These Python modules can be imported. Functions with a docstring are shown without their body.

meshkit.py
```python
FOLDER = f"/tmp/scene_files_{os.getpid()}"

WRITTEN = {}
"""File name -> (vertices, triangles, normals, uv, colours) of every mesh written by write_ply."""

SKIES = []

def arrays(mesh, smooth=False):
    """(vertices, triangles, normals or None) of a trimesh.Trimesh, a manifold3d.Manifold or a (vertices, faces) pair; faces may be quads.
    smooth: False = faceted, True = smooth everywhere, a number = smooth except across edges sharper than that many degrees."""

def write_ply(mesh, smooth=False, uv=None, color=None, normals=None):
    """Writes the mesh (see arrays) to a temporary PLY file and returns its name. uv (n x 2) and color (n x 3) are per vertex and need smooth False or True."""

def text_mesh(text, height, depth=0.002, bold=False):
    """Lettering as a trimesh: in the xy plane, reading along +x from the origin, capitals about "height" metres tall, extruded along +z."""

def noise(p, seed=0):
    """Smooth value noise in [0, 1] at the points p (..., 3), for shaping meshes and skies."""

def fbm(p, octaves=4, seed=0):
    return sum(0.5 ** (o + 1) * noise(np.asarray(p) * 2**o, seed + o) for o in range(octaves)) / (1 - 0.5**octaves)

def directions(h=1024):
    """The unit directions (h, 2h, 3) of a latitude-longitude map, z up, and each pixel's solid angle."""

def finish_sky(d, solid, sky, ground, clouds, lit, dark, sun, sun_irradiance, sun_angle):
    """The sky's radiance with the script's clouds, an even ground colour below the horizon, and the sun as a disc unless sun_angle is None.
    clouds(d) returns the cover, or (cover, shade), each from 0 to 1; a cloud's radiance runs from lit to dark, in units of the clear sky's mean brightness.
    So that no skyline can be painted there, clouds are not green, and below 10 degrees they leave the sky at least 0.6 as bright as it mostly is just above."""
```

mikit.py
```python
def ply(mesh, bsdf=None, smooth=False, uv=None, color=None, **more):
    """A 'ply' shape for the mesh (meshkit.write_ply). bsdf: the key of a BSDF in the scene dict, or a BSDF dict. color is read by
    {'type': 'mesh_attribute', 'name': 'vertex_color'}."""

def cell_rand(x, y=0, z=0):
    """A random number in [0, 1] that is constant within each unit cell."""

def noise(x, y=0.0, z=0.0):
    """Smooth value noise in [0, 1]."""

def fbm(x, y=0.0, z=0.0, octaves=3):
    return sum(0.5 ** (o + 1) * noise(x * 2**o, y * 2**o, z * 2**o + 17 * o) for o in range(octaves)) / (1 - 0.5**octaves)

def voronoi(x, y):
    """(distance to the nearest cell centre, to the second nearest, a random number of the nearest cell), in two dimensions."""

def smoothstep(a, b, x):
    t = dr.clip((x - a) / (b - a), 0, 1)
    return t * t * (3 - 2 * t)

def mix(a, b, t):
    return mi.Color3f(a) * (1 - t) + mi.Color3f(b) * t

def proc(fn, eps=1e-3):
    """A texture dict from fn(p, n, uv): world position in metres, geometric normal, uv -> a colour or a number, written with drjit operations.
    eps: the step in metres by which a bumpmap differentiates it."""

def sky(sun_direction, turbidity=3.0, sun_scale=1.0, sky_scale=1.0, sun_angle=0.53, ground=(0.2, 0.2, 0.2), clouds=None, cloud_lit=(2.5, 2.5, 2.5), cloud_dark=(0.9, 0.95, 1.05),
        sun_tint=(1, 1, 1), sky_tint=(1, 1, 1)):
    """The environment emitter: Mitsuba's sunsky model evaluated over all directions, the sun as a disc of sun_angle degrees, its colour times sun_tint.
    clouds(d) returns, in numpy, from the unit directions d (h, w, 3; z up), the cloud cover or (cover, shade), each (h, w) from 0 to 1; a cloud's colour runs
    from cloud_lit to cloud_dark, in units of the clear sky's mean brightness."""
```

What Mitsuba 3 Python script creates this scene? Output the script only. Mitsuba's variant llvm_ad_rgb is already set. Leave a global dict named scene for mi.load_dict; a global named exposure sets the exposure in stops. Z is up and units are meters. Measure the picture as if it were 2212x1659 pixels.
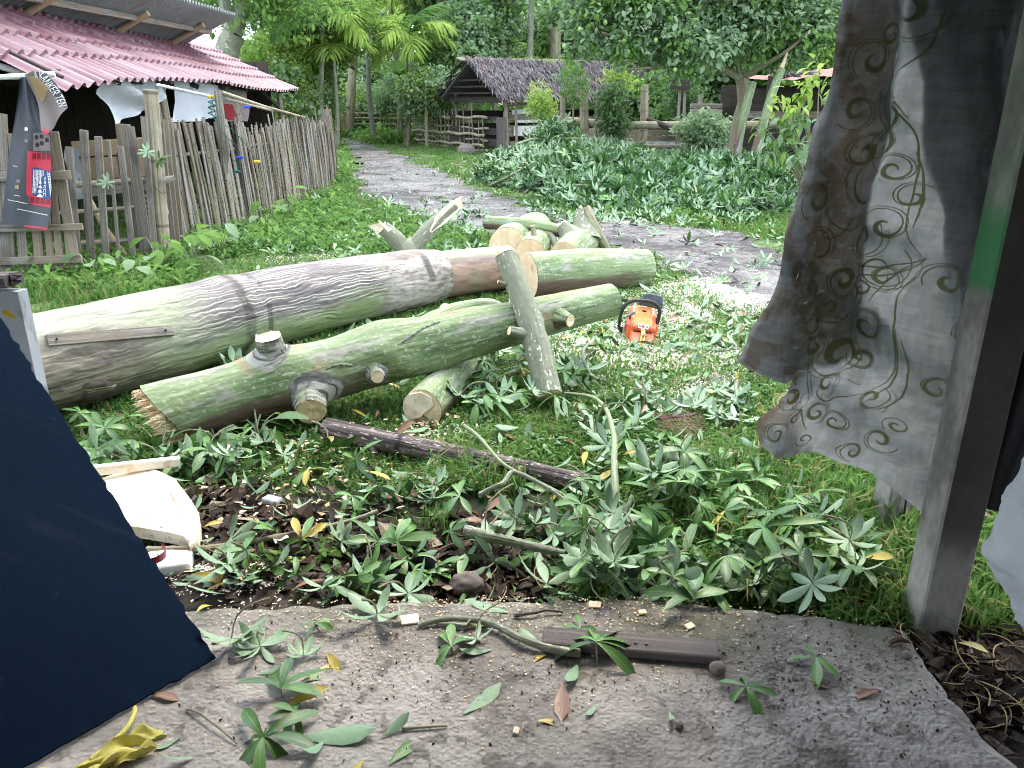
import math, numpy as np, trimesh, drjit as dr, mitsuba as mi, mikit, meshkit
from shapely.geometry import Polygon, Point, LineString
import shapely
from mikit import noise, fbm, voronoi, cell_rand, smoothstep, mix, proc, ply

scene, labels = {}, {}
T4 = mi.ScalarTransform4f
PI = math.pi
# ------------------------------------------------------------------ camera, sky, exposure
PITCH = math.radians(20.3); CT, ST = math.cos(PITCH), math.sin(PITCH); EYE = 1.5
scene['camera'] = {'type': 'perspective', 'fov': 66.99, 'fov_axis': 'x', 'near_clip': 0.05, 'far_clip': 600.0,
                   'to_world': T4().look_at(origin=[0, 0, EYE], target=[0, CT, EYE - ST], up=[0, 0, 1])}
scene['sky_light'] = mikit.sky([0.25, 0.45, 0.85], turbidity=4, sun_scale=0.22, sun_angle=22, clouds=lambda d: 1.0,
                               cloud_lit=(2.2, 2.42, 2.78), cloud_dark=(1.5, 1.6, 1.8), sun_tint=(.95, 1.0, 1.06))
exposure = 3.75

# a surveyor's helper: the ground point that stands in a given direction from the tripod (2212 x 1659 frame)
def ray(u, v):
    b = (829.5 - v) / 1671; return np.array([(u - 1106) / 1671, CT + b * ST, -ST + b * CT])
def G(u, v, z=0.0):
    d = ray(u, v); return np.array([0, 0, EYE]) + d * (z - EYE) / d[2]
def AT(u, v, y):
    d = ray(u, v); return np.array([0, 0, EYE]) + d * y / d[1]

# ------------------------------------------------------------------ bookkeeping
used = {}
def numbered(k):
    n = used.get(k, -1) + 1; used[k] = n
    return k if n == 0 else f'{k}_{n:03d}'
def thing(name, label, cat, group=None):
    k = numbered(name); labels[k] = {'label': label, 'category': cat}
    if group: labels[k]['group'] = group
    return k
def put(key, mesh, bsdf, smooth=False, uv=None, **kw):
    if len(mesh) == 3: uv = mesh[2]
    scene[key] = ply((mesh[0], mesh[1]), bsdf, smooth=smooth, uv=uv, **kw); return key
def part(parent, name, mesh, bsdf, smooth=False, label=None, kind=None):
    k = numbered(parent + '__' + name); put(k, mesh, bsdf, smooth)
    if label or kind: labels[k] = {a: b for a, b in (('label', label), ('kind', kind)) if b}
    return k
def single(name, mesh, bsdf, label, cat, smooth=False, group=None, kind=None):
    k = thing(name, label, cat, group); put(k, mesh, bsdf, smooth)
    if kind: labels[k]['kind'] = kind
    return k
def struct(name, mesh, bsdf, smooth=False):
    k = numbered(name); put(k, mesh, bsdf, smooth); labels[k] = {'label': name.replace('_', ' '), 'kind': 'structure'}; return k
def group(name, **kids):
    scene[name] = {'type': 'shapegroup', **kids}; return name
def inst(key, grp, m):
    scene[key] = {'type': 'instance', 'to_world': T4(np.asarray(m)), 'g': {'type': 'ref', 'id': grp}}; return key
def stuff_inst(name, label, cat, items):
    labels[name] = {'label': label, 'category': cat, 'kind': 'stuff'}
    for i, (g, m) in enumerate(items): inst(f'{name}__{i + 1:03d}', g, m)

# ------------------------------------------------------------------ mesh helpers: (vertices, triangles, uv)
def join(ms):
    V, Fs, U, n = [], [], [], 0
    for m in ms:
        V.append(np.asarray(m[0], float)); Fs.append(np.asarray(m[1], int) + n)
        U.append(np.asarray(m[2], float) if len(m) > 2 and m[2] is not None else np.zeros((len(m[0]), 2))); n += len(m[0])
    return np.vstack(V), np.vstack(Fs), np.vstack(U)
def xf(m, mat):
    v = np.asarray(m[0]) @ mat[:3, :3].T + mat[:3, 3]; return (v, m[1]) + tuple(m[2:])
def rot(axis, deg):
    a = math.radians(deg); c, s = math.cos(a), math.sin(a); x = np.eye(4)
    i, j = {'x': (1, 2), 'y': (2, 0), 'z': (0, 1)}[axis]; x[i, i] = c; x[i, j] = -s; x[j, i] = s; x[j, j] = c; return x
def mat(pos, rz=0, rx=0, ry=0, s=1.0):
    m = rot('z', rz) @ rot('x', rx) @ rot('y', ry)
    m[:3, :3] *= np.asarray(s) if np.ndim(s) else s
    m[:3, 3] = pos; return m
def unit(v): v = np.asarray(v, float); return v / (np.linalg.norm(v) + 1e-12)
def smooth_path(pts, n):
    from scipy.interpolate import CubicSpline, PchipInterpolator
    pts = np.asarray(pts, float)
    if len(pts) == 2: return pts[0] + np.linspace(0, 1, n)[:, None] * (pts[1] - pts[0])
    t = np.r_[0, np.cumsum(np.linalg.norm(np.diff(pts[:, :3], axis=0), axis=1))]
    return PchipInterpolator(t, pts)(np.linspace(0, t[-1], n))
def frames(P, ref=(0, 0, 1)):
    t = np.gradient(P, axis=0); t /= np.linalg.norm(t, axis=1, keepdims=True) + 1e-12
    r = np.asarray(ref, float)
    if abs(unit(t.mean(0)) @ r) > 0.93: r = np.array([0, 1.0, 0])
    e1 = np.cross(t, r); e1 /= np.linalg.norm(e1, axis=1, keepdims=True) + 1e-12
    return t, e1, np.cross(e1, t)
def tube(P, R, n=8, caps=True, uid=0, wob=0.0, seed=0, uvs=1.0):
    """A tube along P with radii R; uv = (uid + turn, metres along)."""
    P = np.asarray(P, float); R = np.broadcast_to(np.asarray(R, float), (len(P),))
    t, e1, e2 = frames(P); a = np.arange(n + 1) / n * 2 * PI - PI / 2
    rr = R[:, None] * np.ones(n + 1)
    if wob:
        q = np.stack([np.cos(a)[None] * 2 + 0 * R[:, None], np.sin(a)[None] * 2 + 0 * R[:, None], np.arange(len(P))[:, None] * .6 + 0 * a[None]], -1) + seed * 7.3
        rr = rr * (1 + wob * (meshkit.noise(q) - .5) * 2)
    V = P[:, None] + rr[..., None] * (np.cos(a)[None, :, None] * e1[:, None] + np.sin(a)[None, :, None] * e2[:, None])
    s = np.r_[0, np.cumsum(np.linalg.norm(np.diff(P, axis=0), axis=1))] * uvs
    U = np.stack([np.broadcast_to(uid + np.arange(n + 1) / n * .998 + .001, (len(P), n + 1)), np.broadcast_to(s[:, None], (len(P), n + 1))], -1)
    i, j = np.meshgrid(np.arange(len(P) - 1), np.arange(n), indexing='ij'); a0 = i * (n + 1) + j
    q = np.stack([a0, a0 + n + 1, a0 + n + 2, a0 + 1], -1).reshape(-1, 4)
    Fc = np.vstack([q[:, [0, 1, 2]], q[:, [0, 2, 3]]]); V = V.reshape(-1, 3); U = U.reshape(-1, 2)
    m = (V, Fc, U)
    if caps:
        ex = []
        for end in (0, len(P) - 1):
            ring = V[end * (n + 1):(end + 1) * (n + 1) - 1]; c = P[end]
            k = np.arange(n); f = np.stack([k, (k + 1) % n, np.full(n, n)], 1)
            if end: f = f[:, ::-1]
            ex.append((np.vstack([ring, [c]]), f, np.tile([[uid + .5, s[end]]], (n + 1, 1))))
        m = join([m] + ex)
    return m
def beam(p0, p1, w, h, roll=0.0, ch=0.0025, uid=0, seg=1, bend=0.0, seed=0):
    """A sawn bar from p0 to p1, w wide and h thick (h along up-ish), arrises taken off."""
    p0, p1 = np.asarray(p0, float), np.asarray(p1, float); L = np.linalg.norm(p1 - p0)
    P = p0 + np.linspace(0, 1, seg + 1)[:, None] * (p1 - p0); t = (p1 - p0) / L
    ref = np.array([0, 0, 1.0]) if abs(t[2]) < .93 else np.array([0, -1.0, 0])
    e1 = unit(np.cross(t, ref)); e2 = np.cross(e1, t); c, s = math.cos(roll), math.sin(roll); e1, e2 = c * e1 + s * e2, c * e2 - s * e1
    if bend: P = P + np.sin(np.linspace(0, PI, seg + 1))[:, None] * bend * e2
    a, b = w / 2, h / 2; ch = min(ch, a * .4, b * .4)
    sec = [(-a + ch, -b), (a - ch, -b), (a, -b + ch), (a, b - ch), (a - ch, b), (-a + ch, b), (-a, b - ch), (-a, -b + ch), (-a + ch, -b)]
    per = np.r_[0, np.cumsum([math.dist(sec[i], sec[i + 1]) for i in range(8)])]
    n = 9; V = np.array([p + x * e1 + y * e2 for p in P for x, y in sec]); k = uid
    U = np.array([[k + .01 + .98 * per[i] / per[-1], l * L + seed * 3.7] for l in np.linspace(0, 1, seg + 1) for i in range(9)])
    f = []
    for r in range(seg):
        for i in range(8):
            q = r * n + i; f += [(q, q + n + 1, q + 1), (q, q + n, q + n + 1)]
    m0 = (V, np.array(f), U); ends = []
    for r, o in ((0, -1), (seg, 1)):
        ring = V[r * n:r * n + 8]; ff = [(0, i, i + 1) if o < 0 else (0, i + 1, i) for i in range(1, 7)]
        ends.append((ring, np.array(ff), np.tile([[k + .5, r * L + seed]], (8, 1))))
    return join([m0] + ends)
def grid(fn, nu, nv):
    """fn(s, t) -> points; s, t arrays in 0..1; uv = (s, t)."""
    s, t = np.meshgrid(np.linspace(0, 1, nu), np.linspace(0, 1, nv), indexing='ij')
    V = np.asarray(fn(s, t)).reshape(-1, 3); i, j = np.meshgrid(np.arange(nu - 1), np.arange(nv - 1), indexing='ij')
    a = (i * nv + j).ravel(); F_ = np.vstack([np.stack([a, a + nv, a + nv + 1], 1), np.stack([a, a + nv + 1, a + 1], 1)])
    return V, F_, np.stack([s.ravel(), t.ravel()], 1)
def poly_mesh(pts, size=None):
    """A plane polygon, triangulated, in its own x, y."""
    p = pts if isinstance(pts, Polygon) else Polygon(pts)
    if not p.is_valid: p = p.buffer(0)
    if p.geom_type != 'Polygon': p = max(p.geoms, key=lambda g: g.area)
    v, f = trimesh.creation.triangulate_polygon(p, engine='earcut')
    v = np.c_[v, np.zeros(len(v))]
    if size: v, f = trimesh.remesh.subdivide_to_size(v, f, size); m = trimesh.Trimesh(v, f); v, f = np.array(m.vertices), np.array(m.faces)
    n = np.cross(v[f[:, 1]] - v[f[:, 0]], v[f[:, 2]] - v[f[:, 0]])[:, 2]; f[n < 0] = f[n < 0][:, ::-1]
    return v, f
def slab_poly(pts, th, fn=None):
    """A polygon (x, y) given a thickness downwards."""
    p = pts if isinstance(pts, Polygon) else Polygon(pts)
    m = trimesh.creation.extrude_polygon(p.buffer(0), th, engine='earcut'); v = np.array(m.vertices); v[:, 2] -= th
    return v, np.array(m.faces), v[:, :2] * 1.0
def from_manifold(m):
    q = m.to_mesh(); v = np.array(q.vert_properties[:, :3], float); return v, np.array(q.tri_verts), v[:, :2] * 1.0
def rounded(w, d, h, r, seg=10):
    """A box with rounded edges, centred."""
    import manifold3d as m3
    s = m3.Manifold.sphere(r, seg * 2)
    return from_manifold(m3.Manifold.batch_hull([s.translate([x * (w / 2 - r), y * (d / 2 - r), z * (h / 2 - r)]) for x in (-1, 1) for y in (-1, 1) for z in (-1, 1)]))
def hull(pts_r, seg=12):
    import manifold3d as m3
    return from_manifold(m3.Manifold.batch_hull([m3.Manifold.sphere(r, seg).translate(list(map(float, p))) for p, r in pts_r]))
def ground_z(x, y):
    x, y = np.asarray(x, float), np.asarray(y, float)
    p = np.stack(np.broadcast_arrays(x * 1.3, y * 1.3, 0 * x), -1)
    q = np.stack(np.broadcast_arrays(x * 5.1, y * 5.1, 0 * x + 4.), -1)
    return .05 * (meshkit.noise(p, 3) - .5) + .018 * (meshkit.noise(q, 5) - .5) - .006
RNG = np.random.default_rng(11)
# ------------------------------------------------------------------ materials
def principled(fn=None, rough=.6, spec=.4, metal=0.0, bump=None, bscale=.003, eps=1e-3, two=False, **kw):
    b = {'type': 'principled', 'base_color': proc(fn) if callable(fn) else {'type': 'rgb', 'value': list(fn)}, 'roughness': rough if not callable(rough) else proc(rough), 'specular': spec, 'metallic': metal, **kw}
    if bump is not None: b = {'type': 'bumpmap', 'arbitrary': proc(bump, eps), 'scale': bscale, 'bsdf': b}
    return {'type': 'twosided', 'bsdf': b} if two else b
C3 = mi.Color3f
def sel(m, a, b): return dr.select(m, mi.Color3f(a), mi.Color3f(b))
def frac(x): return x - dr.floor(x)

def ground_col(p, n, uv):
    a = fbm(p.x * .9, p.y * .9, 0, 3); b = noise(p.x * 14, p.y * 14); c = fbm(p.x * 3.1 + 7, p.y * 3.1, 0, 3)
    near = smoothstep(3.4, 2.3, p.y + .5 * (a - .5) + .35 * dr.abs(p.x + .3))
    grass = mix((.045, .075, .030), (.085, .125, .05), smoothstep(.3, .7, c))
    grass = mix(grass, (.12, .10, .06), .45 * smoothstep(.55, .75, a))
    soil = mix((.028, .024, .022), (.085, .068, .055), smoothstep(.3, .75, c) * .8 + .2 * b)
    return mix(grass, soil, near)
def ground_bump(p, n, uv): return fbm(p.x * 22, p.y * 22, 0, 3)
scene['m_ground'] = principled(ground_col, .9, .2, bump=ground_bump, bscale=.02)
def mud_col(p, n, uv):
    c = fbm(p.x * 2.3, p.y * 2.3, 0, 4); f = fbm(p.x * 9, p.y * 12, 3, 3); tr = noise(p.x * 34, p.y * 40, 1)
    col = mix((.048, .044, .044), (.158, .150, .150), smoothstep(.34, .66, c * .5 + f * .5))
    return mix(col, (.03, .028, .027), .7 * smoothstep(.55, .72, tr * .5 + f * .5))
def mud_rough(p, n, uv): return .42 + .4 * smoothstep(.4, .6, fbm(p.x * 1.7 + 3, p.y * 1.7, 0, 2))
scene['m_mud'] = principled(mud_col, mud_rough, .5, bump=lambda p, n, uv: fbm(p.x * 13, p.y * 17, 0, 4), bscale=.05, eps=3e-3)
def slab_col(p, n, uv):
    a = fbm(p.x * 1.6, p.y * 1.6, 0, 4); b = fbm(p.x * 8, p.y * 8, 2, 4); g = noise(p.x * 170, p.y * 170); sp = noise(p.x * 75, p.y * 75, 4)
    col = mix((.185, .165, .148), (.345, .32, .292), smoothstep(.34, .68, a * .55 + b * .45))
    moss = smoothstep(1.62, 1.98, p.y + .3 * (b - .5) + .10 * p.x) * smoothstep(.25, .55, b)
    col = mix(col, (.085, .088, .052), .72 * moss)
    damp = smoothstep(.54, .66, fbm(p.x * 2.1 + 9, p.y * 2.6 + 2, 1, 4)); col = col * (1 - .30 * damp)
    col = mix(col, (.06, .05, .042), .55 * smoothstep(.63, .76, fbm(p.x * 24, p.y * 24, 5, 3)))
    col = mix(col, (.33, .31, .28), .35 * smoothstep(.60, .72, fbm(p.x * 4.6, p.y * 4.6, 9, 4)))
    col = mix(col, (.40, .37, .32), .35 * smoothstep(.86, .92, sp))
    return col * (.9 + .2 * g)
scene['m_slab'] = principled(slab_col, .85, .25, two=True, bump=lambda p, n, uv: fbm(p.x * 45, p.y * 45, 0, 4) + .35 * fbm(p.x * 9, p.y * 9, 4, 3) + .5 * noise(p.x * 140, p.y * 140), bscale=.007)

def bark_col(p, n, uv):
    k = dr.floor(uv.x); u = uv.x - k; s = uv.y
    ca, sa = dr.cos(u * 6.2832), dr.sin(u * 6.2832)
    wob = fbm(s * 2.3, ca * 1.6, sa * 1.6 + 5 * k, 3); f1 = fbm(ca * 3.2, sa * 3.2, s * 2.2 + 11 * k, 4)
    # 0 the huge pale trunk: long fissures on grey-purple, green skin, brown flank
    w = u * 76 + 2.8 * wob + 1.0 * noise(s * 9, u * 34) + .5 * noise(s * 26, u * 50); w2 = frac(w)
    line = smoothstep(.20, .06, dr.abs(w2 - .5)) * smoothstep(.25, .5, noise(dr.floor(w) * 3.3, s * 4.5))
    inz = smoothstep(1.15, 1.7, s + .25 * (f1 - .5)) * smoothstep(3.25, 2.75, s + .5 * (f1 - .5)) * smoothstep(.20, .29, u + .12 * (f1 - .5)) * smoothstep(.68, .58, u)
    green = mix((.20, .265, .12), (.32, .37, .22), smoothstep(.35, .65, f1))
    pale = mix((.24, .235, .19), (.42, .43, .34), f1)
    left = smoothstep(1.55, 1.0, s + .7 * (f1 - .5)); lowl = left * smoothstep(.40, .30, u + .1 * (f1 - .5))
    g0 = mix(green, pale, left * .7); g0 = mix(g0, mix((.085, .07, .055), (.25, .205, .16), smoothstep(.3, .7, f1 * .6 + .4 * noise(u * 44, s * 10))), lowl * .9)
    g0 = mix(g0, mix((.085, .072, .082), (.165, .14, .15), f1), inz * .95)
    g0 = mix(g0, (.50, .50, .38), line * (.22 + .7 * inz + .1 * left)); g0 = mix(g0, (.13, .11, .10), .5 * smoothstep(.66, .8, noise(u * 60, s * 12, 5)) * (.4 + .6 * left))
    pink = smoothstep(2.75, 3.05, s + .5 * (f1 - .5)) * smoothstep(3.8, 3.72, s)
    g0 = mix(g0, mix((.15, .115, .105), (.36, .33, .30), smoothstep(.30, .66, f1 * .55 + .45 * fbm(u * 60, s * 26, 4, 3))), pink * .9)
    ring = (.45 + .9 * noise(u * 26, s * 60)) * smoothstep(.05, .008, dr.abs(s - 1.80 - .06 * (wob - .5) - .1 * (u - .4))) + .8 * smoothstep(.03, .01, dr.abs(s - 1.95 - .05 * (wob - .5) - .06 * (u - .4))) * smoothstep(.3, .5, noise(u * 40, s * 30))
    g0 = mix(g0, (.045, .038, .035), dr.clip(ring, 0, 1) * .85)
    g0 = mix(g0, (.05, .042, .045), .85 * smoothstep(.045, .02, dr.abs(s - 3.38 - .05 * (wob - .5))) * smoothstep(.24, .3, u) * smoothstep(.45, .38, u))
    # 1 green smooth skin with fine pale scratches, brown patch underneath
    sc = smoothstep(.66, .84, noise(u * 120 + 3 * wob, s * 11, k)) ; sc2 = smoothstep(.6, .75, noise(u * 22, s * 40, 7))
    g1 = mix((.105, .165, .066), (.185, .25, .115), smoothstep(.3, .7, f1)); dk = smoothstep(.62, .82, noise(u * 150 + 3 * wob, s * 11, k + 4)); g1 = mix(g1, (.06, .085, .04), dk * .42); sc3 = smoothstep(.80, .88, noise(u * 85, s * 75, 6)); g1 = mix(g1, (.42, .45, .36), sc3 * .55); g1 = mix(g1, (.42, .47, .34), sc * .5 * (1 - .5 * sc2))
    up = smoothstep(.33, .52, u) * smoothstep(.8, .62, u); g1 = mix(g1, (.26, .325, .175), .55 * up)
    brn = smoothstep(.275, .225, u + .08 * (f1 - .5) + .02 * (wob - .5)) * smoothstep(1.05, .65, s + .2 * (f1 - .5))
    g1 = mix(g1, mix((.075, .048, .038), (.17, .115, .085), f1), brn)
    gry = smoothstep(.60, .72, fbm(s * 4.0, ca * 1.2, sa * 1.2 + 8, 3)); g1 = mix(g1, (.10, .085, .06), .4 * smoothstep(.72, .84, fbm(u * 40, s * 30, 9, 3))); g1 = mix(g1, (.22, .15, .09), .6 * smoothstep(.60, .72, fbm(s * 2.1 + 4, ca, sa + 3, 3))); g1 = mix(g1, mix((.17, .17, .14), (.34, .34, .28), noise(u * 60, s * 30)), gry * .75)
    # 2 grey-green branch with lichen dots
    li = smoothstep(.70, .76, fbm(u * 34, s * 46, 3, 2) * .75 + .25 * noise(u * 7, s * 5)); f2 = fbm(ca * 4, sa * 4, s * 8, 3)
    g2 = mix((.13, .145, .095), (.235, .25, .175), f2); g2 = mix(g2, (.52, .54, .47), li * .85)
    # 3 dark dead pole
    f3 = fbm(u * 22, s * 3.3, 2, 3); kn = smoothstep(.02, .006, dr.abs(s - .42)) + smoothstep(.016, .005, dr.abs(s - 1.03))
    g3 = mix((.045, .033, .030), (.16, .125, .115), smoothstep(.35, .7, f3)); g3 = mix(g3, (.34, .27, .23), .6 * smoothstep(.62, .74, f3) * smoothstep(.3, .6, u)); g3 = mix(g3, (.02, .016, .014), dr.clip(kn, 0, 1))
    g3 = mix(g3, (.55, .50, .44), smoothstep(.80, .86, noise(u * 60, s * 46, 3)) * .8)
    # 4 tan-brown twig / 5 brown stripped log with green top
    g4 = mix((.15, .115, .08), (.30, .26, .18), f2); g4 = mix(g4, (.25, .30, .16), smoothstep(.5, .7, f1))
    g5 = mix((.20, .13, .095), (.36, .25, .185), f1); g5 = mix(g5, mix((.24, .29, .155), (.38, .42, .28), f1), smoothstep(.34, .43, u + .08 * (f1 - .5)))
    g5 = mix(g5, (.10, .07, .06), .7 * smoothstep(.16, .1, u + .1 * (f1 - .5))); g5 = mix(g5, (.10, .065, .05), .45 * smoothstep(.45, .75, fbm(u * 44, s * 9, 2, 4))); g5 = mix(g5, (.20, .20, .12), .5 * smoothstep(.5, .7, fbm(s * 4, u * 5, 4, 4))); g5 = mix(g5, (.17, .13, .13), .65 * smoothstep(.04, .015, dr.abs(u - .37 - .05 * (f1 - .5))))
    # 6 wrinkled grey collar of a limb: rings round the limb, green between
    wr = fbm(ca * 1.4 + 2 * f2, sa * 1.4, s * 70, 3); g6 = mix((.07, .068, .062), (.29, .295, .25), smoothstep(.36, .62, wr))
    g6 = mix(g6, (.17, .215, .115), .8 * smoothstep(.44, .60, f1)); g6 = mix(g6, (.20, .135, .085), .6 * smoothstep(.60, .74, f2))
    ph = fbm(s * 7, u * 9, 3, 3); pd_ = dr.minimum(dr.sqrt(dr.square((s - .50) / .125) + dr.square((u - .50) / .125)), dr.sqrt(dr.square((s - .64) / .15) + dr.square((u - .20) / .13))) + .5 * (ph - .5)
    wr2 = fbm(pd_ * 11 + 1.5 * f2, u * 6, s * 6, 3); g7 = mix(g1, mix((.075, .072, .066), (.31, .31, .265), smoothstep(.38, .60, wr2)), smoothstep(1.02, .82, pd_)); g7 = mix(g7, (.30, .20, .13), .7 * smoothstep(.26, .12, dr.abs(pd_ - 1.12)) * smoothstep(.45, .6, fbm(s * 9, u * 5, 8, 3)))
    out = sel(k < .5, g0, g1); out = sel((k > 1.5) & (k < 2.5), g2, out); out = sel((k > 2.5) & (k < 3.5), g3, out); out = sel((k > 3.5) & (k < 4.5), g4, out)
    out = sel((k > 4.5) & (k < 5.5), g5, out); out = sel((k > 5.5) & (k < 6.5), g6, out); return sel(k > 6.5, g7, out)
def bark_bump(p, n, uv):
    k = dr.floor(uv.x); u = uv.x - k
    w = u * 46 + 5.0 * fbm(uv.y * 2.3, dr.cos(u * 6.2832) * 1.6, dr.sin(u * 6.2832) * 1.6 + 5 * k, 3)
    return dr.select(k < .5, .6 * noise(w * 2, uv.y * 5), .25 * noise(u * 70, uv.y * 7)) + .5 * fbm(p.x * 40, p.y * 40, p.z * 40, 3)
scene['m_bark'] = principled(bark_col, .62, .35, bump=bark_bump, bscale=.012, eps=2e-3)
def cut_col(p, n, uv):
    r = dr.sqrt(uv.x * uv.x + uv.y * uv.y) + .012 * (fbm(uv.x * 14, uv.y * 14, 0, 3) - .5); f = fbm(uv.x * 34, uv.y * 7, 1, 3)
    g = .5 + .5 * dr.sin(r * 520)
    c = mix((.66, .50, .31), (.82, .69, .49), f); c = mix(c, (.52, .34, .17), .28 * g * smoothstep(.3, .6, noise(r * 60, 2)))
    return mix(c, (.46, .25, .10), .6 * smoothstep(.60, .78, fbm(p.x * 11, p.y * 11, p.z * 11, 3)))
scene['m_cut'] = principled(cut_col, .7, .25, bump=lambda p, n, uv: fbm(uv.x * 60, uv.y * 12, 1, 3), bscale=.006)
def pale_wood(p, n, uv):
    f = fbm(p.x * 16, p.y * 16, p.z * 16, 4); s = fbm(p.x * 60, p.y * 8, p.z * 30, 3)
    c = mix((.70, .58, .41), (.83, .77, .64), smoothstep(.3, .6, f)); return mix(c, (.50, .36, .22), .55 * smoothstep(.58, .74, s))
scene['m_pale_wood'] = principled(pale_wood, .75, .2, two=True, bump=lambda p, n, uv: fbm(p.x * 50, p.y * 20, p.z * 50, 3), bscale=.004)

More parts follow.
